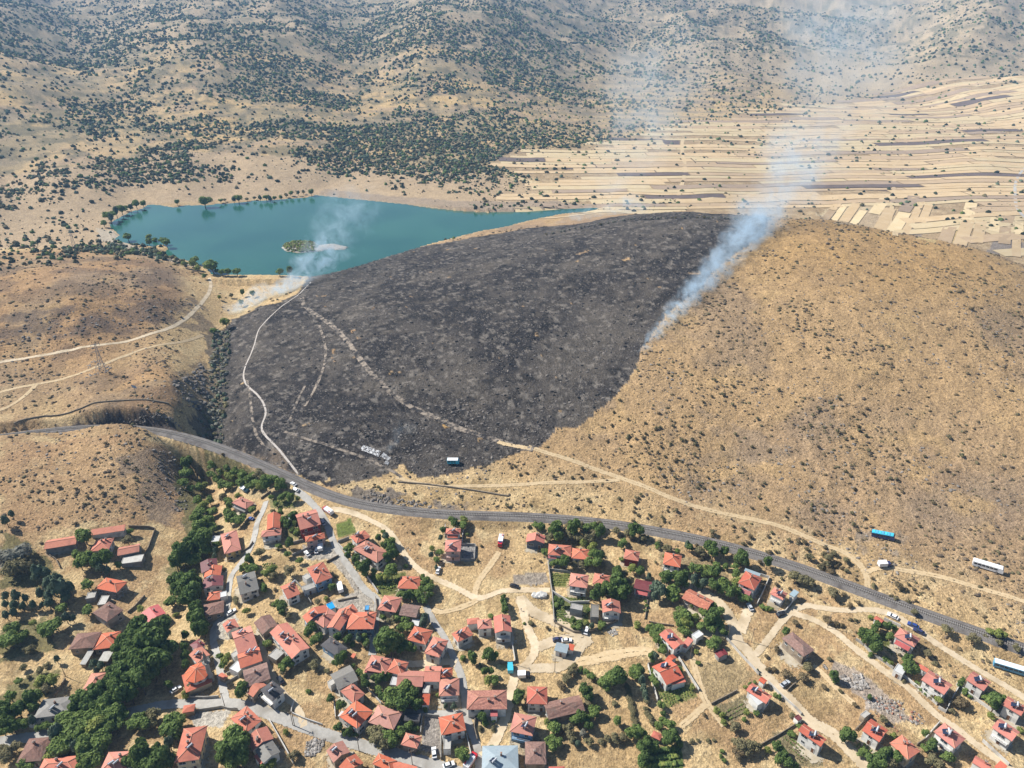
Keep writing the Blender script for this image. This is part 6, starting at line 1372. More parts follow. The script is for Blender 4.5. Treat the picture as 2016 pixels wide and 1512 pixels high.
# ------------------------------------------------------------------ walls
M['wstone'] = material('wall_stone', alb(128, 116, 100), alb(170, 156, 136), 1.2, .95, bump=.1, coord='World')
M['wwhite'] = material('wall_render', alb(206, 202, 194, 1.15), alb(222, 218, 210, 1.15), .6, .9, coord='World', c3=alb(184, 178, 168), s3=.2)
def wall(win, pts, h, m, label, th=.28, name='garden_wall'):
    P3 = [at(*zx(win, *p)) for p in pts]; line = smooth_line([tuple(p) for p in P3], 2.5, 0)
    pts_ = np.array(line); t = np.gradient(pts_[:, :2], axis=0); t /= np.linalg.norm(t, axis=1)[:, None] + 1e-9
    nr_ = np.stack([-t[:, 1], t[:, 0]], 1); Vv = []
    zz = height(pts_[:, 0], pts_[:, 1]); hh = h * (1 + (.12 if m == 'wstone' else .0) * (fbm(pts_[:, 0] / 2, pts_[:, 1] / 2, 7) - .5) * 2)
    for s_, up in ((-1, -1.2), (-1, hh), (1, hh), (1, -1.2)):
        Vv.append(np.stack([pts_[:, 0] + nr_[:, 0] * th / 2 * s_, pts_[:, 1] + nr_[:, 1] * th / 2 * s_, zz + up], 1))
    k = len(pts_); Vv = np.stack(Vv, 1).reshape(-1, 3)
    a = (np.arange(k - 1)[:, None] * 4 + np.arange(3)[None]).ravel()
    F_ = np.concatenate([np.stack([a, a + 1, a + 5, a + 4], 1)[:, ::-1], [[0, 1, 2, 3], [4 * k - 1, 4 * k - 2, 4 * k - 3, 4 * k - 4]]])
    return tag(put(name, np_mesh(name, Vv, F_, [M[m]])), label, 'wall', None, 'thing')
wall('A', [(1280, 195), (1480, 200), (1545, 220), (1480, 400), (1430, 490)], 1.5, 'wstone', 'stone wall closing the right side of the left farmyard')
wall('A', [(1270, 1045), (1340, 990), (1440, 880)], 1.3, 'wstone', 'short stone wall above the rose-roofed house')
wall('A', [(460, 450), (560, 520), (600, 600)], 1.2, 'wstone', 'low stone wall running down from the leftmost barn')
wall('G', [(655, 640), (600, 740), (540, 815)], 1.6, 'wstone', 'stone wall left of the bare yard above the grey hip roof')
wall('C', [(335, 470), (400, 540), (500, 650), (620, 790), (730, 950)], 1.5, 'wwhite', 'long pale wall along the lane below the walled garden')
wall('C', [(330, 450), (440, 408)], 1.6, 'concrete', 'grey wall at the upper corner of the walled garden')
wall('B', [(1380, 865), (1500, 835)], 1.5, 'concrete', 'upper of two grey walls left of the pink block')
wall('B', [(1390, 985), (1560, 905)], 1.5, 'concrete', 'lower of two grey walls left of the pink block')
wall('B', [(1730, 1050), (1850, 985)], 1.2, 'wstone', 'short stone wall at the edge of the concrete parking yard')
wall('B', [(1000, 850), (960, 905), (870, 960)], 1.2, 'wstone', 'curved retaining wall at the lane bend by the yellow house')
wall('B', [(1080, 420), (1160, 360), (1180, 350)], 1.4, 'wstone', 'stone wall corner right of the highest creek lane house')
wall('B', [(1400, 1215), (1470, 1290), (1580, 1460)], 1.4, 'concrete', 'grey wall along the alley beside the steep orange roof')
wall('C', [(1556, 470), (1692, 478), (1685, 622), (1548, 622)], 1.4, 'concrete', 'grey wall round the dark paved yard on the dry slope')
wall('C', [(1395, 285), (1390, 400)], 1.6, 'wwhite', 'white wall on the left of the red-roofed back house')
wall('C', [(1575, 320), (1565, 400), (1565, 465)], 1.6, 'wwhite', 'white wall on the right of the red-roofed back house')
wall('C', [(330, 1030), (420, 1010), (520, 990)], .9, 'wstone', 'curved stone edge on the concrete yard above the clustered roofs')
wall('C', [(705, 1000), (715, 1100), (700, 1180)], 1.4, 'wstone', 'stone wall beside the street left of the cream corner house')
wall('D', [(600, 660), (630, 890), (640, 940), (650, 1080), (660, 1240)], 1.5, 'concrete', 'straight grey wall along the left side of the vegetable plots')
wall('D', [(640, 940), (720, 990), (820, 1050), (1010, 1045)], 1.4, 'wwhite', 'pale wall between the two lower vegetable plots')
wall('D', [(620, 722), (820, 748)], 1.4, 'concrete', 'grey wall at the top of the striped vegetable plot')
wall('D', [(1012, 1340), (1150, 1290), (1295, 1228)], 1.6, 'wstone', 'dark stone wall in front of the white gabled garden house')
wall('D', [(670, 1250), (850, 1340), (930, 1345)], 1.2, 'wstone', 'low wall along the track under the lower vegetable plot')
wall('E', [(1495, 472), (1582, 502), (1520, 640), (1462, 762)], 1.5, 'wwhite', 'white wall between the two houses nearest the railway at right')
wall('E', [(1660, 850), (1740, 835), (1800, 760), (1835, 700)], 1.5, 'wwhite', 'white wall round the terrace of the bright red roof')
wall('E', [(350, 905), (380, 690)], 1.0, 'wstone', 'thin wall up the dry plot below the maroon bungalow')
wall('E', [(390, 935), (500, 960), (640, 975)], 1.0, 'wstone', 'stone wall along the lane above the long red gable')
wall('L', [(380, 500), (420, 660), (475, 850)], 1.5, 'wwhite', 'white wall on the left of the walled vegetable garden')
wall('L', [(375, 495), (520, 440)], 1.5, 'wstone', 'stone wall at the top of the walled vegetable garden')
wall('L', [(685, 430), (790, 600), (885, 750)], 1.5, 'wwhite', 'white wall on the right of the walled vegetable garden')
wall('L', [(1155, 230), (1260, 350), (1370, 470), (1480, 590)], 1.3, 'wwhite', 'long white wall along the road by the bare plot')
wall('L', [(1010, 882), (1130, 820), (1265, 748)], 1.0, 'wstone', 'low wall under the bare plot with the maroon hut')
wall('L', [(1570, 665), (1680, 780), (1850, 930), (1900, 990)], 1.3, 'wwhite', 'white wall along the road right of the broad terrace')
wall('L', [(1500, 1290), (1660, 1200), (1840, 1090)], 1.1, 'wstone', 'stone wall between the bare yard and the lower vegetable garden')
wall('L', [(1765, 750), (1800, 715), (1845, 680)], 1.2, 'wstone', 'short straight wall by the grey car')
wall('F', [(622, 910), (700, 945), (785, 985)], 1.5, 'wwhite', 'white wall behind the villa along the track')
wall('F', [(345, 1110), (430, 1170), (500, 1250)], 1.3, 'concrete', 'upper grey wall at the lower side of the villa garden')
wall('F', [(530, 1270), (620, 1330), (715, 1400)], 1.3, 'concrete', 'lower grey wall at the lower side of the villa garden')
wall('M', [(820, 610), (980, 740), (1150, 890)], 1.4, 'wwhite', 'long white wall below the two-tone red gable')
wall('M', [(1160, 920), (1235, 965), (1282, 862), (1365, 715)], 1.5, 'wwhite', 'white wall round the shaded yard beside the two-tone gable')
wall('M', [(1340, 690), (1480, 800), (1620, 900), (1765, 1005)], 1.4, 'wwhite', 'white wall between the two tracks on the right')
wall('M', [(1600, 1250), (1720, 1360), (1860, 1490)], 1.4, 'wwhite', 'white wall along the lower right track')
wall('M', [(1030, 1235), (1100, 1150), (1175, 1068)], 1.4, 'wwhite', 'white wall left of the shining-panel house')
wall('M', [(950, 1290), (1030, 1235)], 1.4, 'wstone', 'dark wall joining the cream house and the shining-panel plot')
wall('M', [(495, 980), (340, 1140)], 1.2, 'wstone', 'stone wall left of the white solar-panel house')
wall('J', [(620, 730), (690, 800), (760, 880)], 1.2, 'wwhite', 'pale garden wall below the orange roof of the meadow')
wall('J', [(1168, 1000), (1150, 1180)], 1.6, 'concrete', 'left wall of the concrete car yard')
wall('J', [(1352, 1190), (1352, 1430)], 1.6, 'concrete', 'right wall of the concrete car yard')
wall('J', [(1170, 995), (1335, 1015)], 1.6, 'concrete', 'back wall of the concrete car yard')
wall('J', [(290, 845), (300, 930), (308, 1025)], 1.4, 'wwhite', 'pale wall along the left of the roof terraces')
wall('J', [(1605, 1190), (1630, 1300), (1655, 1410)], 1.4, 'wwhite', 'white wall below the pyramid roof along the lane')
wall('J', [(660, 200), (640, 270), (615, 320)], 1.2, 'wwhite', 'pale wall at the lane foot below the clustered roofs')
wall('I', [(1380, 970), (1500, 1025), (1690, 1090)], 1.0, 'wwhite', 'pale retaining wall along the road under the meadow')
wall('I', [(1410, 855), (1385, 930), (1380, 968)], 1.2, 'wwhite', 'curved pale wall right of the white villa drive')
wall('I', [(430, 955), (560, 935), (690, 915), (760, 935), (850, 940)], 1.4, 'concrete', 'grey wall along the road below the mosque')
wall('I', [(375, 820), (520, 825), (660, 815)], 1.4, 'concrete', 'dark wall of the mosque courtyard')
wall('I', [(740, 590), (830, 540)], 1.3, 'concrete', 'upper garden wall between mosque and terrace row')
wall('I', [(735, 680), (850, 610)], 1.3, 'concrete', 'lower garden wall between mosque and terrace row')
wall('I', [(1160, 1040), (1240, 1180), (1330, 1340), (1400, 1470)], 1.2, 'wwhite', 'long pale wall along the alley at the bottom')
wall('K', [(545, 285), (560, 370), (575, 465)], 1.6, 'wwhite', 'white wall right of the tall white gabled house')
wall('K', [(420, 478), (575, 467)], 1.2, 'wstone', 'stone wall below the garden of the tall white gabled house')
wall('K', [(180, 1010), (170, 1120), (200, 1240)], 1.2, 'wstone', 'curved stone wall left of the rocky garden')
wall('K', [(885, 900), (875, 1010)], 1.2, 'wwhite', 'short white wall between the red roof and the brown roof')
wall('Q', [(140, 4208), (450, 4130), (900, 4015), (1260, 3975), (1560, 3985), (1680, 4010)], .8, 'wstone', 'old dry-stone wall above the railway cutting at left', .6, 'stone_wall')
wall('Q', [(3950, 4785), (4250, 4810), (4700, 4870), (5040, 4925)], .8, 'wstone', 'old dry-stone wall above the railway in the middle', .6, 'stone_wall')
# ------------------------------------------------------------------ vehicles
def paint_mat(name, c): return material('paint_' + name, c, tuple(v * 1.05 for v in c), 1, .3, spec=.5)
PM = {'w': paint_mat('white', (.72, .72, .72)), 'k': paint_mat('black', (.02, .02, .024)), 'b': paint_mat('blue', (.03, .06, .22)), 't': paint_mat('turquoise', (.06, .42, .55)), 'g': paint_mat('silver', (.42, .44, .46)), 'r': paint_mat('red', (.45, .02, .025)), 'l': paint_mat('pale_blue', (.58, .70, .74)), 'c': paint_mat('bright_blue', (.08, .30, .48)), 'd': paint_mat('navy', (.03, .035, .09))}
M['tyre'] = material('tyre_rubber', (.02, .02, .02), (.03, .03, .03), 2, .9)
M['rim'] = material('rim_metal', (.35, .35, .36), (.4, .4, .41), 2, .4, metal=.6)
M['lamp'] = material('lamp_glass', (.6, .58, .5), (.65, .6, .5), 1, .2)
def loft(prof, w0, w1, zs):
    """side profile (x, z) swept across the width; narrower above zs"""
    n = len(prof); mb = MB(); vs = []
    for s_ in (-1, 1):
        for x, z in prof: vs.append((x, s_ * (w0 if z <= zs else w1), z))
    mb.add(vs, [tuple(range(n)), tuple(range(2 * n - 1, n - 1, -1))] + [((i + 1) % n, i, n + i, n + (i + 1) % n) for i in range(n)])
    return mb
_w = MB(); _w.bar((0, -.11, 0), (0, .11, 0), .33, 14); TYRE = _w.mesh('wheel', [M['tyre']])
_w = MB(); _w.bar((0, -.12, 0), (0, .12, 0), .19, 10); RIM = _w.mesh('rim', [M['rim']])
CARB = loft([(-2.1, .28), (2.1, .28), (2.16, .62), (2.05, .80), (1.05, .93), (-1.75, .98), (-2.12, .9)], .86, .84, .7).mesh('body', [])
CARC = loft([(1.0, .94), (.35, 1.42), (-1.2, 1.46), (-1.78, .98)], .76, .62, 1.2).mesh('cabin', [])
CARR = MB().add([(.33, -.6, 1.425), (.33, .6, 1.425), (-1.2, .6, 1.475), (-1.2, -.6, 1.475), (.33, -.6, 1.39), (.33, .6, 1.39), (-1.2, .6, 1.43), (-1.2, -.6, 1.43)], [(0, 1, 2, 3), (7, 6, 5, 4), (0, 4, 5, 1), (1, 5, 6, 2), (2, 6, 7, 3), (3, 7, 4, 0)]).mesh('roof_panel', [])
def coloured(me, mat, cache={}):
    k = (me.name, mat.name)
    if k not in cache: c = me.copy(); c.materials.clear(); c.materials.append(mat); cache[k] = c
    return cache[k]
LAMPB = MB().box(-.04, .04, -.14, .14, -.07, .07).mesh('lamp', [M['lamp']])
TAILB = MB().box(-.03, .03, -.12, .12, -.08, .08).mesh('tail_lamp', [PM['r']])
def place(px, py, name, label, cat, heading, group=None):
    """heading: direction of travel on the map, degrees from the right-hand side of the photo"""
    b = at(px, py); o = empty(name, b, R(heading))
    ca_, sa_ = math.cos(R(heading)), math.sin(R(heading)); h1 = float(height(b.x + ca_ * 1.5, b.y + sa_ * 1.5)); h0 = float(height(b.x - ca_ * 1.5, b.y - sa_ * 1.5))
    h2 = float(height(b.x - sa_, b.y + ca_)); h3 = float(height(b.x + sa_, b.y - ca_))
    o.rotation_euler = (math.atan2(h2 - h3, 2.0), -math.atan2(h1 - h0, 3.0), R(heading)); o.location.z = (h0 + h1) / 2 + .19
    tag(o, label, cat, group); return o
def wheels(o, spots, s=1.0):
    for x, y in spots:
        w_ = put('wheel', TYRE, o, (x, y, .33 * s)); w_.scale = (s, s, s); put('rim', RIM, w_)
def car(px, py, c, heading, label, cab='glass'):
    o = place(px, py, 'parked_car', label, 'car', heading)
    put('body', coloured(CARB, PM[c]), o); put('cabin', coloured(CARC, M['glass']), o); put('roof_panel', coloured(CARR, PM[c]), o)
    wheels(o, [(1.32, .78), (1.32, -.78), (-1.3, .78), (-1.3, -.78)])
    for s_ in (-.6, .6): put('headlight', LAMPB, o, (2.12, s_, .66)); put('tail_lamp', TAILB, o, (-2.12, s_, .78))
    return o
def box_truck(px, py, cab, box, heading, label, L=6.0, name='truck', cat='truck', stripe=None, gear=False):
    o = place(px, py, name, label, cat, heading)
    loft([(L / 2 - 1.7, .45), (L / 2, .45), (L / 2, 1.3), (L / 2 - .35, 2.2), (L / 2 - 1.7, 2.25)], 1.08, 1.0, 1.5).build('cab', PM[cab], o)
    MB().box(L / 2 - .30, L / 2 - .08, -.9, .9, 1.35, 1.95).build('windscreen', M['glass'], o)
    MB().box(-L / 2, L / 2 - 1.8, -1.15, 1.15, .75, 2.75).build('box_body', PM[box], o)
    MB().box(-L / 2, L / 2 - 1.7, -.5, .5, .45, .74).build('chassis', M['steel'], o)
    if stripe: MB().box(-L / 2 + .1, L / 2 - 1.9, -1.17, 1.17, 1.0, 1.5).build('side_stripe', PM[stripe], o)
    if gear:
        mb = MB()
        for s_ in (-.35, .35): mb.bar((-L / 2 + .2, s_ - .3, 2.9), (L / 2 - 1.9, s_ - .3, 2.9), .05, 4)
        for i in range(8): mb.bar((-L / 2 + .3 + i * .5, -.65, 2.9), (-L / 2 + .3 + i * .5, .05, 2.9), .035, 4)
        mb.build('ladder', M['tank'], o); MB().box(L / 2 - 1.5, L / 2 - 1.2, -.7, .7, 2.28, 2.46).build('light_bar', PM['b'], o)
        MB().bar((-L / 2 + .4, .7, 3.0), (-L / 2 + 1.6, .7, 3.0), .22, 8).build('hose_reel', PM['r'], o)
    wheels(o, [(L / 2 - .9, 1.0), (L / 2 - .9, -1.0), (-L / 2 + 1.1, 1.0), (-L / 2 + 1.1, -1.0)], 1.4)
    return o
def bus(px, py, body, roof, heading, label, L=11.0, blocks=0, name='bus'):
    o = place(px, py, name, label, 'bus', heading)
    loft([(-L / 2, .45), (L / 2, .45), (L / 2, 1.6), (L / 2 - .35, 2.85), (-L / 2, 2.9)], 1.22, 1.14, 1.7).build('body', PM[body], o)
    MB().box(-L / 2 + .1, L / 2 - .5, -1.1, 1.1, 2.88, 3.04).build('roof', PM[roof], o)
    n_ = int((L - 1.6) / 1.5)
    for i in range(n_):
        for s_ in (-1, 1): MB().box(-.62, .62, -.03, .03, -.42, .42).build('window', M['glass'], o, (-L / 2 + 1.1 + i * 1.5, s_ * 1.2, 2.05))
    MB().box(L / 2 - .16, L / 2 - .1, -1.0, 1.0, 1.5, 2.5).build('windscreen', M['glass'], o)
    for i in range(blocks): MB().box(-.42, .42, -.85, .85, 3.04, 3.22).build('roof_hatch', PM['c'] if i % 2 else PM['t'], o, (-L / 2 + .9 + i * (L - 1.8) / max(1, blocks - 1), 0, 0))
    wheels(o, [(L / 2 - 2.3, 1.12), (L / 2 - 2.3, -1.12), (-L / 2 + 2.6, 1.12), (-L / 2 + 2.6, -1.12)], 1.45)
    return o
car(863, 1125, 'w', 82, 'white car beside the hedge of the walled plot on the dry slope')
car(1013, 1156, 'k', -18, 'dark car on the track below the grey rubble')
car(1155, 1244, 'w', 70, 'white car at the corner of the dark stone garden wall')
car(1098, 1261, 'd', 5, 'navy car behind the pale blue kiosk')
car(1116, 1263, 'w', 0, 'white car behind the pale blue kiosk')
car(553, 1341, 'k', 130, 'black car on the alley above the grey-brown villa')
car(347, 1360, 'w', 50, 'white car parked beside the mosque forecourt')
car(457, 1207, 'w', 35, 'white car on the lane above the terrace row')
car(495, 1023, 'b', 150, 'bright blue car under the highest house of the creek lane')
car(578, 955, 'w', 140, 'upper white car at the railway crossing')
car(584, 965, 'g', 145, 'lower silver car at the railway crossing')
car(624, 1085, 'w', 100, 'small white car next to the white van in the parking yard')
car(605, 1092, 'w', 130, 'white car left of the others in the parking yard')
car(612, 1087, 'k', 130, 'black car in the middle of the parking yard')
car(855, 1484, 'w', 100, 'white car on the dark patch of the concrete car yard')
car(884, 1508, 'w', 20, 'white car on the road at the bottom edge')
car(1476, 1197, 'g', 100, 'grey car on the short lane above the road fork')
car(1545, 1348, 'g', 30, 'silver car beside the straight wall by the road')
car(1537, 1211, 'k', 20, 'black car at the lower corner of the bright red roof plot')
car(1757, 1215, 'w', 140, 'white car parked above the red-roofed villa')
car(1797, 1233, 'b', 140, 'dark blue police car behind the red-roofed villa')
car(1808, 1245, 'd', 140, 'dark car last in line behind the red-roofed villa')
car(637, 1030, 'g', 120, 'silver car by the shed of the red apartment house')
box_truck(633, 1080, 'w', 'w', 100, 'white van-sized truck in front of the pink block', 5.0)
box_truck(671, 1160, 'w', 'w', 110, 'white box truck on the yard beside the blue walled house', 6.0)
box_truck(1005, 1319, 't', 't', 92, 'turquoise van beside the road above the vines', 4.6, 'van', 'van')
box_truck(1032, 1333, 'k', 'w', 0, 'white-bodied pickup with dark cab beside the dry verge', 5.0, 'pickup_truck', 'truck')
box_truck(1740, 1115, 'd', 'w', 0, 'dark pickup on the hillside track below the blue bus', 5.4, 'pickup_truck', 'truck')
box_truck(647, 1009, 'r', 'w', 140, 'red and white fire engine on the lane by the red apartment house', 7.0, 'fire_engine', 'fire engine', 'r', True)
box_truck(986, 1069, 'r', 'w', -98, 'red and white fire engine alone on the dry slope', 6.5, 'fire_engine', 'fire engine', 'r', True)
box_truck(927, 1502, 'r', 'w', 60, 'red fire engine at the bottom edge of the village', 6.5, 'fire_engine', 'fire engine', 'r', True)
bus(1738, 1059, 'b', 't', -30, 'long blue bus with turquoise roof hatches on the hillside', 9.5, 7)
bus(1943, 1120, 'w', 'w', -33, 'long white bus standing alone on the dry hillside', 11.5)
bus(1996, 1322, 'c', 'l', -28, 'bus with pale blue roof at the right edge', 14.0)
bus(893, 912, 't', 'w', -4, 'white bus with turquoise end inside the burnt area', 6.5)
bus(485, 966, 'c', 'w', -45, 'small white and blue bus by the creek orchard', 5.5)
# ------------------------------------------------------------------ people
def person_mesh(seed, c_top, c_leg):
    me = bpy.data.meshes.new('person'); sp = .16 + .03 * seed
    J = [(0, 0, .95), (0, 0, 1.2), (0, 0, 1.45), (0, .02, 1.56), (0, .03, 1.72), (.19, 0, 1.42), (.28, .03, 1.15), (.25, .16, .92), (-.19, 0, 1.42), (-.28, 0, 1.15), (-.26, .08, .90), (.10, 0, .88), (.11, sp, .48), (.11, sp * .6, .08), (.11, sp * .6 + .16, .04), (-.10, 0, .88), (-.11, -sp * .4, .48), (-.11, -sp * 1.2, .10), (-.11, -sp * 1.2 + .16, .05)]
    rad = [.15, .14, .15, .06, .10, .075, .05, .035, .075, .05, .035, .10, .07, .045, .04, .10, .07, .045, .04]
    E_ = [(0, 1), (1, 2), (2, 3), (3, 4), (2, 5), (5, 6), (6, 7), (2, 8), (8, 9), (9, 10), (0, 11), (11, 12), (12, 13), (13, 14), (0, 15), (15, 16), (16, 17), (17, 18)]
    me.from_pydata(J, E_, []); o = bpy.data.objects.new('tmp', me); col.objects.link(o)
    md = o.modifiers.new('skin', 'SKIN')
    for i, v in enumerate(me.skin_vertices[0].data): v.radius = (rad[i], rad[i] * .8); v.use_root = i == 0
    o.modifiers.new('sub', 'SUBSURF').levels = 1
    dg = bpy.context.evaluated_depsgraph_get(); r_ = bpy.data.meshes.new_from_object(o.evaluated_get(dg)); bpy.data.objects.remove(o)
    r_.name = 'person'; r_.materials.clear()
    for m in (PM[c_top], PM[c_leg], M['skin']): r_.materials.append(m)
    for p in r_.polygons: p.material_index = 2 if p.center.z > 1.55 or (p.center.z < 1.0 and p.center.z > .84 and abs(p.center.x) > .22) else (0 if p.center.z > .95 else 1)
    return r_
M['skin'] = material('skin', (.42, .25, .17), (.46, .28, .19), 3, .6)
for i, (px, py, a, t_, l_, lb) in enumerate([(1026, 1203, 20, 'd', 'k', 'person in dark clothes walking up the road fork towards the kiosk'), (1042, 1214, 60, 'k', 'd', 'person in black walking on the road below the other walker'), (1252, 1257, -40, 'd', 'k', 'person in dark clothes on the bare ground beside the gravel heap'), (1703, 1126, 10, 'w', 'd', 'person in a light shirt on the hillside track by the pickup')]):
    b = at(px, py); tag(put('person', person_mesh(i, t_, l_), None, (b.x, b.y, b.z + .1), R(a)), lb, 'person')
# ------------------------------------------------------------------ poles and pylons
M['wood'] = material('pole_wood', (.16, .12, .085), (.22, .17, .12), 3, .9)
M['galv'] = material('galvanised_steel', alb(170, 172, 174), alb(190, 192, 194), 2, .5, metal=.3)
def pole(px, py, label, h=8.0):
    b = at(px, py); o = empty('utility_pole', b, random.uniform(0, 3)); tag(o, label, 'pole')
    MB().bar((0, 0, -1), (0, 0, h), .15, 8, .10).build('post', M['wood'], o)
    c = MB().box(-.9, .9, -.06, .06, h - .7, h - .58).build('crossarm', M['wood'], o)
    for s_ in (-.8, 0, .8): MB().bar((s_, 0, h - .58), (s_, 0, h - .36), .07, 6).build('insulator', M['white'], c)
for q in [('I', 720, 905, 'utility pole on the road below the mosque'), ('I', 1412, 1095, 'left of two utility poles on the road under the meadow'), ('I', 1395, 1090, 'right of two utility poles on the road under the meadow'), ('J', 540, 1345, 'utility pole on the road above the faded roadside house'), ('J', 1068, 1480, 'utility pole on the road at the bottom edge'),
          ('K', 968, 165, 'utility pole beside the track under the lower vegetable plot'), ('A', 860, 400, 'utility pole in the left farmyard'), ('G', 650, 605, 'utility pole at the bare yard above the grey hip roof'), ('F', 65, 990, 'utility pole on the lower of the right-hand tracks'),
          ('L', 1408, 265, 'utility pole on the grass between the road forks'), ('C', 1205, 1065, 'utility pole beside the bungalow trees'), ('K', 968, 560, 'utility pole at the curved hedge'), ('E', 1175, 1090, 'utility pole at the road corner above the bare plot'), ('K', 545, 480, 'utility pole by the turquoise van'), ('L', 800, 430, 'utility pole by the red-roofed gatehouse'), ('F', 700, 480, 'utility pole below the pickup on the hillside')]:
    pole(*zx(q[0], q[1], q[2]), q[3])
def pylon(px, py, h, label):
    b = at(px, py); o = empty('lattice_pylon', b, .5); tag(o, label, 'pylon')
    def w(z): return 1.9 * (1 - z / h) + .35 * (z / h)
    lv = [0, h * .2, h * .37, h * .52, h * .65, h * .77, h * .88, h]
    mb = MB()
    for a, c in zip(lv[:-1], lv[1:]):
        q0 = [(s * w(a), t * w(a), a) for s, t in ((-1, -1), (1, -1), (1, 1), (-1, 1))]; q1 = [(s * w(c), t * w(c), c) for s, t in ((-1, -1), (1, -1), (1, 1), (-1, 1))]
        for i in range(4):
            mb.bar(q0[i], q1[i], .09, 4); mb.bar(q0[i], q1[(i + 1) % 4], .05, 4); mb.bar(q0[(i + 1) % 4], q1[i], .05, 4); mb.bar(q1[i], q1[(i + 1) % 4], .05, 4)
    mb.build('lattice_tower', M['galv'], o)
    for z_ in (h * .72, h * .84, h * .96):
        L_ = 3.6 if z_ < h * .9 else 2.6; mb = MB()
        for s in (-1, 1):
            for t in (-.3, .3): mb.bar((0, t, z_), (s * L_, 0, z_ + .25), .06, 4); mb.bar((0, t, z_ + .7), (s * L_, 0, z_ + .25), .05, 4)
        mb.build('crossarm', M['galv'], o)
        for s in (-1, 1): MB().bar((s * L_, 0, z_ - .9), (s * L_, 0, z_ + .2), .1, 6).build('insulator', M['glass'], o)
pylon(203, 732, 21, 'lattice pylon on the pale gravel pad left of the gully')
pylon(148, 492, 21, 'lattice pylon on the shore flat at the left of the lake')
b = at(268, 778); o = empty('solar_mast', b); tag(o, 'solar panel on a single mast on the dry slope left of the gully', 'solar mast')
MB().bar((0, 0, -.5), (0, 0, 6), .14, 8).build('post', M['galv'], o)
MB().add([(-2.2, -1.2, 5.4), (2.2, -1.2, 5.4), (2.2, 1.0, 6.8), (-2.2, 1.0, 6.8), (-2.2, -1.16, 5.3), (2.2, -1.16, 5.3), (2.2, 1.04, 6.7), (-2.2, 1.04, 6.7)], [(0, 1, 2, 3), (7, 6, 5, 4), (0, 4, 5, 1), (1, 5, 6, 2), (2, 6, 7, 3), (3, 7, 4, 0)]).build('panel', M['panel'], o, (0, 0, 0), 2.2)
# ------------------------------------------------------------------ heaps, sheets, rows of vegetables
def in_poly(poly, n_, seed):
    rg_ = np.random.default_rng(seed); xs = [p[0] for p in poly]; ys = [p[1] for p in poly]
    x = rg_.uniform(min(xs), max(xs), n_); y = rg_.uniform(min(ys), max(ys), n_); m = inside(x, y, poly); return x[m], y[m], rg_
def heap(win, pts, n_, smin, smax, mat, label, seed):
    poly = [tuple(at(*zx(win, *p))[:2]) for p in pts]; x, y, rg_ = in_poly(poly, n_, seed)
    cl = fbm(x / 6, y / 6, seed, 3); k = cl > .40; x, y = x[k], y[k]
    s = smin + (smax - smin) * rg_.random(len(x)) ** 2.5
    return tag(put('stone_heap', joined('stone_heap', x, y, s, mat, 1, 5, .7, .3, None, seed, .35)), label, 'stones', None, 'stuff')
M['pstone'] = material('pale_stone', alb(168, 160, 152), alb(206, 200, 192), .5, .95, coord='World')
heap('M', [(170, 560), (240, 500), (320, 560), (490, 620), (500, 740), (400, 780), (230, 660)], 900, .25, .8, [M['pstone'], M['stone']], 'large heap of grey stones between the two right-hand tracks', 21)
heap('M', [(10, 500), (60, 440), (130, 370), (140, 420), (60, 540)], 160, .25, .9, [M['pstone'], M['stone']], 'curved line of pale stones left of the large stone heap', 22)
heap('M', [(370, 770), (600, 820), (780, 830), (940, 960), (1060, 1060), (960, 1080), (700, 980), (540, 940), (640, 1060), (800, 1140), (760, 1150), (600, 1040), (480, 880)], 700, .2, .7, [M['pstone'], M['stone'], M['stone'], M['pstone'], M['chim']], 'scattered rubble below the large stone heap', 23)
heap('D', [(250, 820), (330, 765), (450, 800), (570, 800), (570, 860), (400, 880)], 420, .2, .6, [M['stone'], M['pstone']], 'grey rubble beside the track left of the vegetable plots', 24)
heap('I', [(1500, 1330), (1540, 1260), (1600, 1210), (1720, 1230), (1680, 1320), (1600, 1400), (1520, 1400)], 320, .25, .8, [M['stone'], M['pstone']], 'ruined stone walls collapsed beside the road', 25)
heap('D', [(1180, 1330), (1260, 1300), (1310, 1340), (1240, 1380)], 120, .2, .6, [M['pstone']], 'pale stone heap on the bare ground right of the garden houses', 26)
heap('C', [(945, 440), (1000, 450), (1050, 520), (970, 540)], 120, .2, .6, [M['stone'], M['pstone']], 'rubble beside the track behind the walled garden', 27)
heap('Q', [(850, 3640), (960, 3560), (1110, 3640), (1060, 3700), (900, 3740)], 200, .3, .8, [M['pstone']], 'pale gravel pad under the lattice pylon', 28)
heap('Q', [(3450, 4960), (3700, 4890), (4000, 4960), (4300, 4990), (4500, 5030), (4200, 5040), (3800, 5020)], 600, .3, 1.1, [M['stone'], M['sootstone']], 'broken rock of the cutting above the railway', 29)
heap('Q', [(1200, 4180), (1500, 4100), (1700, 4150), (1850, 4300), (1500, 4210)], 300, .3, 1.1, [M['stone'], M['sootstone']], 'broken rock of the cutting at left', 30)
heap('Q', [(1700, 3800), (2000, 3600), (2100, 3800), (2000, 4100), (1800, 3950)], 500, .6, 2.2, [M['sootstone'], M['stone']], 'dark crags on the gully side', 31)
heap('Q', [(1500, 4450), (1750, 4450), (1900, 4800), (1850, 5150), (1650, 5000)], 420, .3, 1.2, [M['stone'], M['sootstone']], 'crags on the creek bank above the village', 32)
heap('Q', [(0, 3250), (600, 3080), (1300, 3000), (1950, 2950), (2050, 3150), (1500, 3200), (900, 3300), (0, 3450)], 900, .4, 1.3, [M['sootstone'], M['stone']], 'dark rocks across the left hill', 33)
M['ash'] = material('ash_sheet', alb(176, 176, 178), alb(222, 222, 222, 1.2), .8, .8)
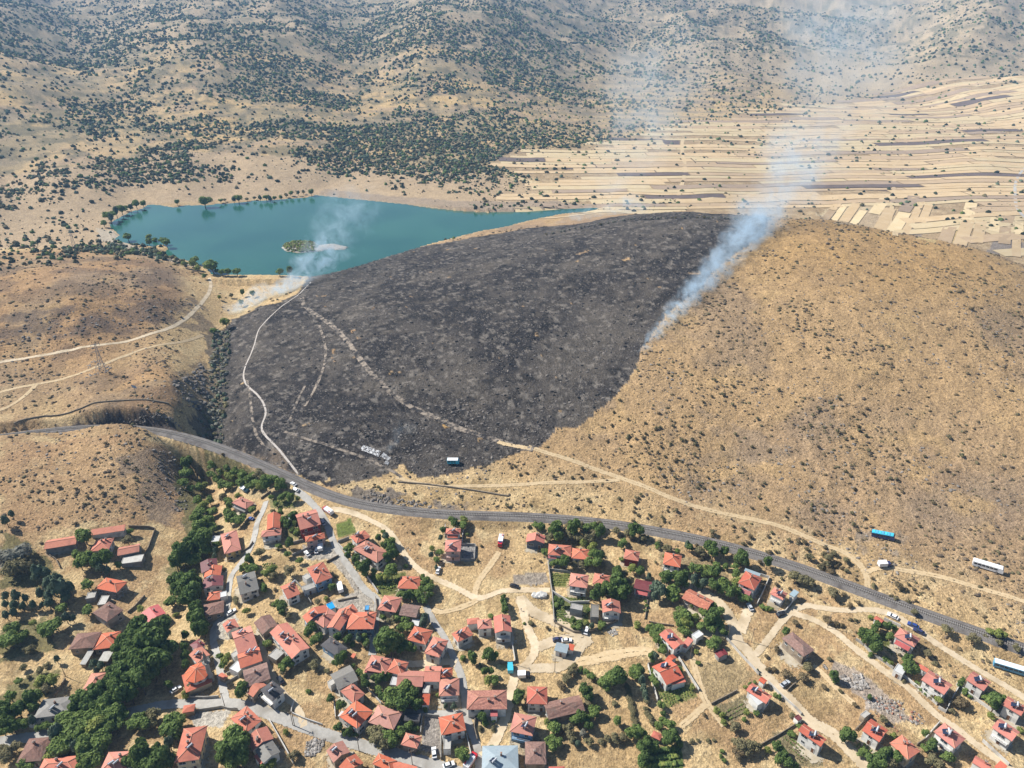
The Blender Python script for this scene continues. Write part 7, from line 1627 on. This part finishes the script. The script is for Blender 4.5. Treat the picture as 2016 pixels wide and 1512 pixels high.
def sheet(pts, label, seed, name='burnt_sheet'):
    P3 = [at(*p) for p in pts]; g = 14; rg_ = np.random.default_rng(seed); V_ = []
    for j in range(g + 1):
        for i in range(g + 1):
            u, w = i / g, j / g; p = (P3[0] * (1 - u) + P3[1] * u) * (1 - w) + (P3[3] * (1 - u) + P3[2] * u) * w
            x, y = p.x + rg_.normal() * .12, p.y + rg_.normal() * .12; V_.append((x, y, float(height(x, y)) + .15 + .25 * rg_.random() + (.12 if i % 3 == 0 else 0)))
    F_ = [(j * (g + 1) + i, j * (g + 1) + i + 1, (j + 1) * (g + 1) + i + 1, (j + 1) * (g + 1) + i) for j in range(g) for i in range(g) if rg_.random() > .34]
    V2 = [(a, b_, c - .06) for a, b_, c in V_]; n_ = len(V_)
    F_ = F_ + [tuple(q + n_ for q in f[::-1]) for f in F_]
    tag(put(name, mesh_from(name, V_ + V2, F_, [M['ash']])), label, 'sheet')
sheet([(709, 886), (745, 900), (750, 889), (715, 877)], 'long white ash-covered sheets of a burnt barn in the burnt area', 41)
sheet([(748, 899), (763, 908), (770, 903), (756, 892)], 'smaller white sheet at the right end of the burnt barn', 42)
sheet([(757, 913), (764, 917), (766, 912), (760, 908)], 'smallest white scrap below the burnt barn sheets', 43)
for i, (x_, y_) in enumerate([(468, 968), (505, 975), (545, 972)]):
    b = at(*zx('D', x_, y_)); V_, F_ = ico(2, 60 + i, .2, .7); V_ = V_ * (1.5 + .3 * i)
    tag(put('sack_pile', np_mesh('sack_pile', V_, F_, [M['white']]), None, (b.x, b.y, b.z + .3)), 'white sacks heaped beside the track below the rubble, ' + ('left', 'middle', 'right')[i] + ' pile', 'sacks')
def rows(win, pts, ang, gap, mat, label, seed, s0=.35, name='vegetable_rows'):
    poly = [tuple(at(*zx(win, *p))[:2]) for p in pts]; cx = sum(p[0] for p in poly) / len(poly); cy = sum(p[1] for p in poly) / len(poly)
    ca_, sa_ = math.cos(R(ang)), math.sin(R(ang)); xs, ys = [], []
    for i in range(-40, 41):
        for j in range(-70, 71):
            u, v = j * .55, i * gap; xs.append(cx + u * ca_ - v * sa_); ys.append(cy + u * sa_ + v * ca_)
    x = np.array(xs); y = np.array(ys); m = inside(x, y, poly); rg_ = np.random.default_rng(seed); m &= rg_.random(len(x)) < .88; x, y = x[m] + rg_.normal(0, .1, m.sum()), y[m] + rg_.normal(0, .1, m.sum())
    return tag(put(name, joined(name, x, y, s0 * rg_.uniform(.7, 1.3, len(x)), mat, 1, 4, .9, .2, None, seed, .35)), label, 'vegetables', None, 'stuff')
rows('D', [(625, 745), (815, 762), (800, 880), (640, 885)], 0, 1.3, [LM['Y'], LM['B']], 'striped vegetable plot inside grey walls', 51)
rows('D', [(740, 985), (1000, 990), (1005, 1030), (850, 1035)], -12, 1.2, [LM['Y'], LM['B']], 'thin vegetable plot below the dark glazed house', 52)
rows('D', [(650, 1080), (790, 1085), (800, 1190), (930, 1200), (940, 1330), (680, 1220)], -10, 1.2, [LM['B'], LM['B'], LM['Y']], 'lower vegetable plot beside the straight grey wall', 53)
rows('L', [(480, 760), (800, 720), (860, 760), (690, 840), (610, 900), (520, 830)], 100, 1.1, [LM['B'], LM['Y']], 'vegetable rows in the walled garden of the glinting heater', 54)
rows('K', [(1850, 1300), (2200, 1320), (2230, 1512), (1870, 1512)], 2, 2.6, [LM['B'], LM['Y'], LM['P']], 'dense orchard rows at the bottom edge', 55, .9, 'orchard_rows')
rows('L', [(1150, 930), (1330, 860), (1400, 960), (1190, 1070), (1110, 1000)], 24, 1.4, [LM['B'], LM['O']], 'half-bare vegetable rows beside the broad terrace', 56, .3)
rows('L', [(1720, 1210), (1830, 1180), (2000, 1420), (1900, 1480)], -52, 1.5, [LM['B'], LM['O']], 'vegetable rows beside the three-storey house', 57, .35)
rows('B', [(1200, 440), (1330, 400), (1400, 480), (1300, 520), (1200, 490)], 30, 1.2, [LM['B'], LM['Y']], 'vegetable rows at the top lane under the railway', 58)
rows('C', [(650, 780), (800, 740), (900, 860), (850, 920), (700, 890)], 40, 1.0, [LM['Y'], LM['B']], 'dense maize patch in front of the walled garden', 59, .6)
rows('B', [(1090, 1060), (1190, 1040), (1220, 1180), (1110, 1190)], 80, 1.1, [LM['Y'], LM['B']], 'vegetable rows behind the plain grey roof', 60)
rows('M', [(330, 1290), (420, 1250), (560, 1370), (480, 1420)], 35, 1.3, [LM['B'], LM['Y']], 'vegetable rows beside the white solar-panel house', 61, .4)
# worn bare earth and paving round the houses
M['yard'] = material('yard_earth', alb(206, 190, 162), alb(224, 212, 190), .5, .95, coord='World', c3=alb(186, 170, 144), s3=.1); ragged(M['yard'], .62, 0)
yv, yf, ya = [], [], []
for o in list(col.objects):
    if o.type == 'EMPTY' and o.name.split('.')[0] in ('house', 'barn', 'garage', 'kiosk'):
        w_ = [c for c in o.children if c.name.startswith('wall')][0]; dm = w_.dimensions; rr = random.Random(int(o.location.x * 7)); th = o.rotation_euler.z
        hx, hy = dm.x / 2 + rr.uniform(1.5, 4), dm.y / 2 + rr.uniform(1.5, 4.5); ox, oy = rr.uniform(-1, 1), rr.uniform(-2.2, .6); g = 12; b0 = len(yv)
        for j in range(g + 1):
            for i in range(g + 1):
                u, v = i / g * 2 - 1, j / g * 2 - 1; lx, ly = ox + u * hx, oy + v * hy
                yv.append((o.location.x + lx * math.cos(th) - ly * math.sin(th), o.location.y + lx * math.sin(th) + ly * math.cos(th))); ya.append(min(1.0, (abs(u) ** 4 + abs(v) ** 4) ** .25))
        yf += [(b0 + j * (g + 1) + i, b0 + j * (g + 1) + i + 1, b0 + (j + 1) * (g + 1) + i + 1, b0 + (j + 1) * (g + 1) + i) for j in range(g) for i in range(g)]
yv = np.array(yv); me = np_mesh('bare_yards', np.concatenate([yv, (height(yv[:, 0], yv[:, 1]) + .09)[:, None]], 1), np.array(yf), [M['yard']], True)
me.attributes.new('across', 'FLOAT', 'POINT').data.foreach_set('value', np.array(ya, np.float32)); put('bare_yards', me)['kind'] = 'structure'
# reeds on the island
x, y, rg_ = in_poly([tuple(at(px, py)[:2]) for px, py in [(554, 488), (563, 479), (590, 474), (616, 476), (626, 484), (620, 494), (590, 497), (564, 495)]], 900, 71)
tag(put('island_reeds', joined('island_reeds', x, y, .6 + .9 * rg_.random(len(x)) ** 2, [LM['B'], LM['Y'], LM['O']], 1, 5, 1.0, .2, None, 72)), 'green reeds covering the lake island', 'reeds', None, 'stuff')
# grey thicket in the gully
x, y, rg_ = in_poly([tuple(at(px, py)[:2]) for px, py in [(420, 650), (455, 650), (450, 720), (445, 800), (440, 865), (400, 870), (385, 840), (410, 790), (415, 720)]], 2000, 73)
tag(put('gully_thicket', joined('gully_thicket', x, y, .7 + 1.4 * rg_.random(len(x)) ** 2, [LM['W'], LM['W'], LM['C'], LM['O']], 1, 5, .9, .2, None, 74)), 'ash-grey thicket filling the gully beside the burnt slope', 'thicket', None, 'stuff')
# ------------------------------------------------------------------ smoke of the grass fire
def ptd(px, py, d):
    dx, dy, dz = ray(px, py); t = d / math.sqrt(float(dx * dx + dy * dy)); return Vector((float(dx * t), float(dy * t), float(CAM_H + dz * t)))
def smoke_mat(name, L_, r0, r1, D0, D1, ns, thr, wob, colour, seed):
    m = bpy.data.materials.new(name); m.use_nodes = True; N = m.node_tree.nodes; Lk = m.node_tree.links; N.clear()
    out = N.new('ShaderNodeOutputMaterial'); pv = N.new('ShaderNodeVolumePrincipled'); Lk.new(pv.outputs[0], out.inputs['Volume'])
    pv.inputs['Color'].default_value = (*colour, 1); pv.inputs['Anisotropy'].default_value = .1
    tc = N.new('ShaderNodeTexCoord'); sp = N.new('ShaderNodeSeparateXYZ')
    wp = N.new('ShaderNodeTexNoise'); wp.inputs['Scale'].default_value = 1 / (ns * 2.4); wp.inputs['Detail'].default_value = 2; Lk.new(tc.outputs['Object'], wp.inputs['Vector'])
    w1 = N.new('ShaderNodeVectorMath'); w1.operation = 'SUBTRACT'; w1.inputs[1].default_value = (.5, .5, .5); Lk.new(wp.outputs['Color'], w1.inputs[0])
    w2 = N.new('ShaderNodeVectorMath'); w2.operation = 'SCALE'; w2.inputs['Scale'].default_value = ns * 3.2; Lk.new(w1.outputs[0], w2.inputs[0])
    w3 = N.new('ShaderNodeVectorMath'); w3.operation = 'ADD'; Lk.new(tc.outputs['Object'], w3.inputs[0]); Lk.new(w2.outputs[0], w3.inputs[1]); Lk.new(w3.outputs[0], sp.inputs[0])
    def M_(op, a, b=None, clamp=False):
        q = N.new('ShaderNodeMath'); q.operation = op; q.use_clamp = clamp
        for i, v in enumerate((a, b)):
            if v is None: continue
            if isinstance(v, (int, float)): q.inputs[i].default_value = v
            else: Lk.new(v, q.inputs[i])
        return q.outputs[0]
    t = M_('DIVIDE', sp.outputs['Z'], L_)
    # the core wanders with the wind
    cz = N.new('ShaderNodeCombineXYZ'); cz.inputs[0].default_value = seed; Lk.new(M_('DIVIDE', sp.outputs['Z'], max(r0, r1) * 2.2), cz.inputs[2])
    wn_ = N.new('ShaderNodeTexNoise'); wn_.inputs['Scale'].default_value = 1.0; wn_.inputs['Detail'].default_value = 2; Lk.new(cz.outputs[0], wn_.inputs['Vector'])
    ws = N.new('ShaderNodeSeparateXYZ'); Lk.new(wn_.outputs['Color'], ws.inputs[0])
    r = M_('ADD', M_('MULTIPLY', t, r1 - r0), r0)
    x = M_('DIVIDE', M_('SUBTRACT', sp.outputs['X'], M_('MULTIPLY', M_('SUBTRACT', ws.outputs[0], .5), M_('MULTIPLY', r, wob))), r)
    y = M_('DIVIDE', M_('SUBTRACT', sp.outputs['Y'], M_('MULTIPLY', M_('SUBTRACT', ws.outputs[1], .5), M_('MULTIPLY', r, wob))), r)
    q = M_('ADD', M_('MULTIPLY', x, x), M_('MULTIPLY', y, y))
    fall = M_('POWER', M_('SUBTRACT', 1.0, q, True), 1.3)
    nz = N.new('ShaderNodeTexNoise'); nz.inputs['Scale'].default_value = 1 / ns; nz.inputs['Detail'].default_value = 3; nz.inputs['Roughness'].default_value = .62; nz.inputs['Distortion'].default_value = .6
    ad = N.new('ShaderNodeVectorMath'); ad.operation = 'ADD'; ad.inputs[1].default_value = (seed * 37.0, seed * 11.0, 0); Lk.new(tc.outputs['Object'], ad.inputs[0]); Lk.new(ad.outputs[0], nz.inputs['Vector'])
    tex = M_('MULTIPLY', M_('SUBTRACT', nz.outputs['Fac'], thr, True), 1 / (1 - thr))
    ends = M_('MULTIPLY', M_('MULTIPLY', t, 9.0, True), M_('MULTIPLY', M_('SUBTRACT', 1.0, t), 5.0, True))
    D = M_('ADD', M_('MULTIPLY', M_('POWER', t, .6), D1 - D0), D0)
    Lk.new(M_('MULTIPLY', M_('MULTIPLY', M_('MULTIPLY', fall, tex), ends), D), pv.inputs['Density'])
    m.cycles.volume_step_rate = .6
    return m
def smoke(p0, p1, r0, r1, D0, D1, ns, label, seed, thr=.42, wob=1.5, colour=(.66, .84, 1.0)):
    ax = p1 - p0; L_ = ax.length; n_ = 12; vs = []
    for z_, r_ in ((0, r0), (L_, r1)): vs += [(1.8 * r_ * math.cos(2 * math.pi * i / n_), 1.8 * r_ * math.sin(2 * math.pi * i / n_), z_) for i in range(n_)]
    fs = [tuple(range(n_ - 1, -1, -1)), tuple(range(n_, 2 * n_))] + [(i, (i + 1) % n_, n_ + (i + 1) % n_, n_ + i) for i in range(n_)]
    o = put('smoke', mesh_from('smoke', vs, fs, [smoke_mat('smoke_%d' % seed, L_, r0, r1, D0, D1, ns, thr, wob, colour, seed)]))
    o.location = p0; o.rotation_mode = 'QUATERNION'; o.rotation_quaternion = ax.to_track_quat('Z', 'Y')
    tag(o, label, 'smoke', None, 'stuff'); return o
UP = Vector((0, 0, 1))
smoke(at(440, 622) + UP * 3, at(612, 558) + UP * 6, 8, 14, .26, .34, 6, 'low smoke clinging to the ground below the dam', 1)
smoke(at(570, 578) + UP * 3, ptd(660, 465, 690), 12, 23, .26, .15, 10, 'blue smoke rising from the slope beside the dam', 2, .45, 1.8)
smoke(ptd(645, 488, 684), ptd(715, 365, 740), 22, 34, .11, .03, 13, 'thin blue smoke drifting over the lake', 3, .45, 1.8)
smoke(at(1254, 702) + UP * 1, at(1388, 562) + UP * 6, 3, 11, .42, .34, 5, 'white smoke along the lower end of the fire line', 4, .40, 1.0)
smoke(at(1365, 586) + UP * 5, at(1512, 444) + UP * 12, 10, 19, .32, .22, 8, 'white smoke along the upper end of the fire line', 5, .42, 1.4)
smoke(at(1440, 500) + UP * 10, ptd(1500, 400, 690), 16, 26, .07, .04, 12, 'bluish smoke hanging over the burnt side of the fire line', 11, .45, 1.6)
smoke(at(1505, 465) + UP * 8, ptd(1590, 265, 760), 18, 48, .13, .020, 15, 'smoke column rising from the crest of the hill', 6, .43, 1.8)
smoke(ptd(1565, 320, 735), ptd(1700, -80, 1080), 44, 130, .016, .005, 34, 'thin smoke veil drifting up over the plain', 7, .40, 1.6)
smoke(ptd(1060, 452, 770), ptd(1290, 400, 850), 10, 20, .10, .07, 11, 'thin smoke behind the crest by the lake end', 8)
smoke(ptd(1200, 405, 840), ptd(1330, 110, 1250), 34, 120, .014, .005, 36, 'faint smoke haze over the terraced slope', 9, .40)
smoke(at(752, 903) + UP, at(812, 850) + UP * 9, 2.5, 6, .12, .04, 5, 'wisp of smoke from the burnt barn', 10)
# ------------------------------------------------------------------ haze
hm = bpy.data.materials.new('haze_air'); hm.use_nodes = True; hn = hm.node_tree.nodes; hn.clear()
ho = hn.new('ShaderNodeOutputMaterial'); hp = hn.new('ShaderNodeVolumePrincipled'); hm.node_tree.links.new(hp.outputs[0], ho.inputs['Volume'])
hp.inputs['Color'].default_value = (.36, .62, 1.0, 1); hp.inputs['Density'].default_value = .00008; hp.inputs['Anisotropy'].default_value = 0.0
z0, z1 = float(GZ.min()) - 5.0, float(GZ.max()) + 15.0
tag(MB().box(-6200, 6200, -250, 7250, z0, z1).build('haze', hm), 'pale blue haze over the distant mountains', 'haze', None, 'stuff')
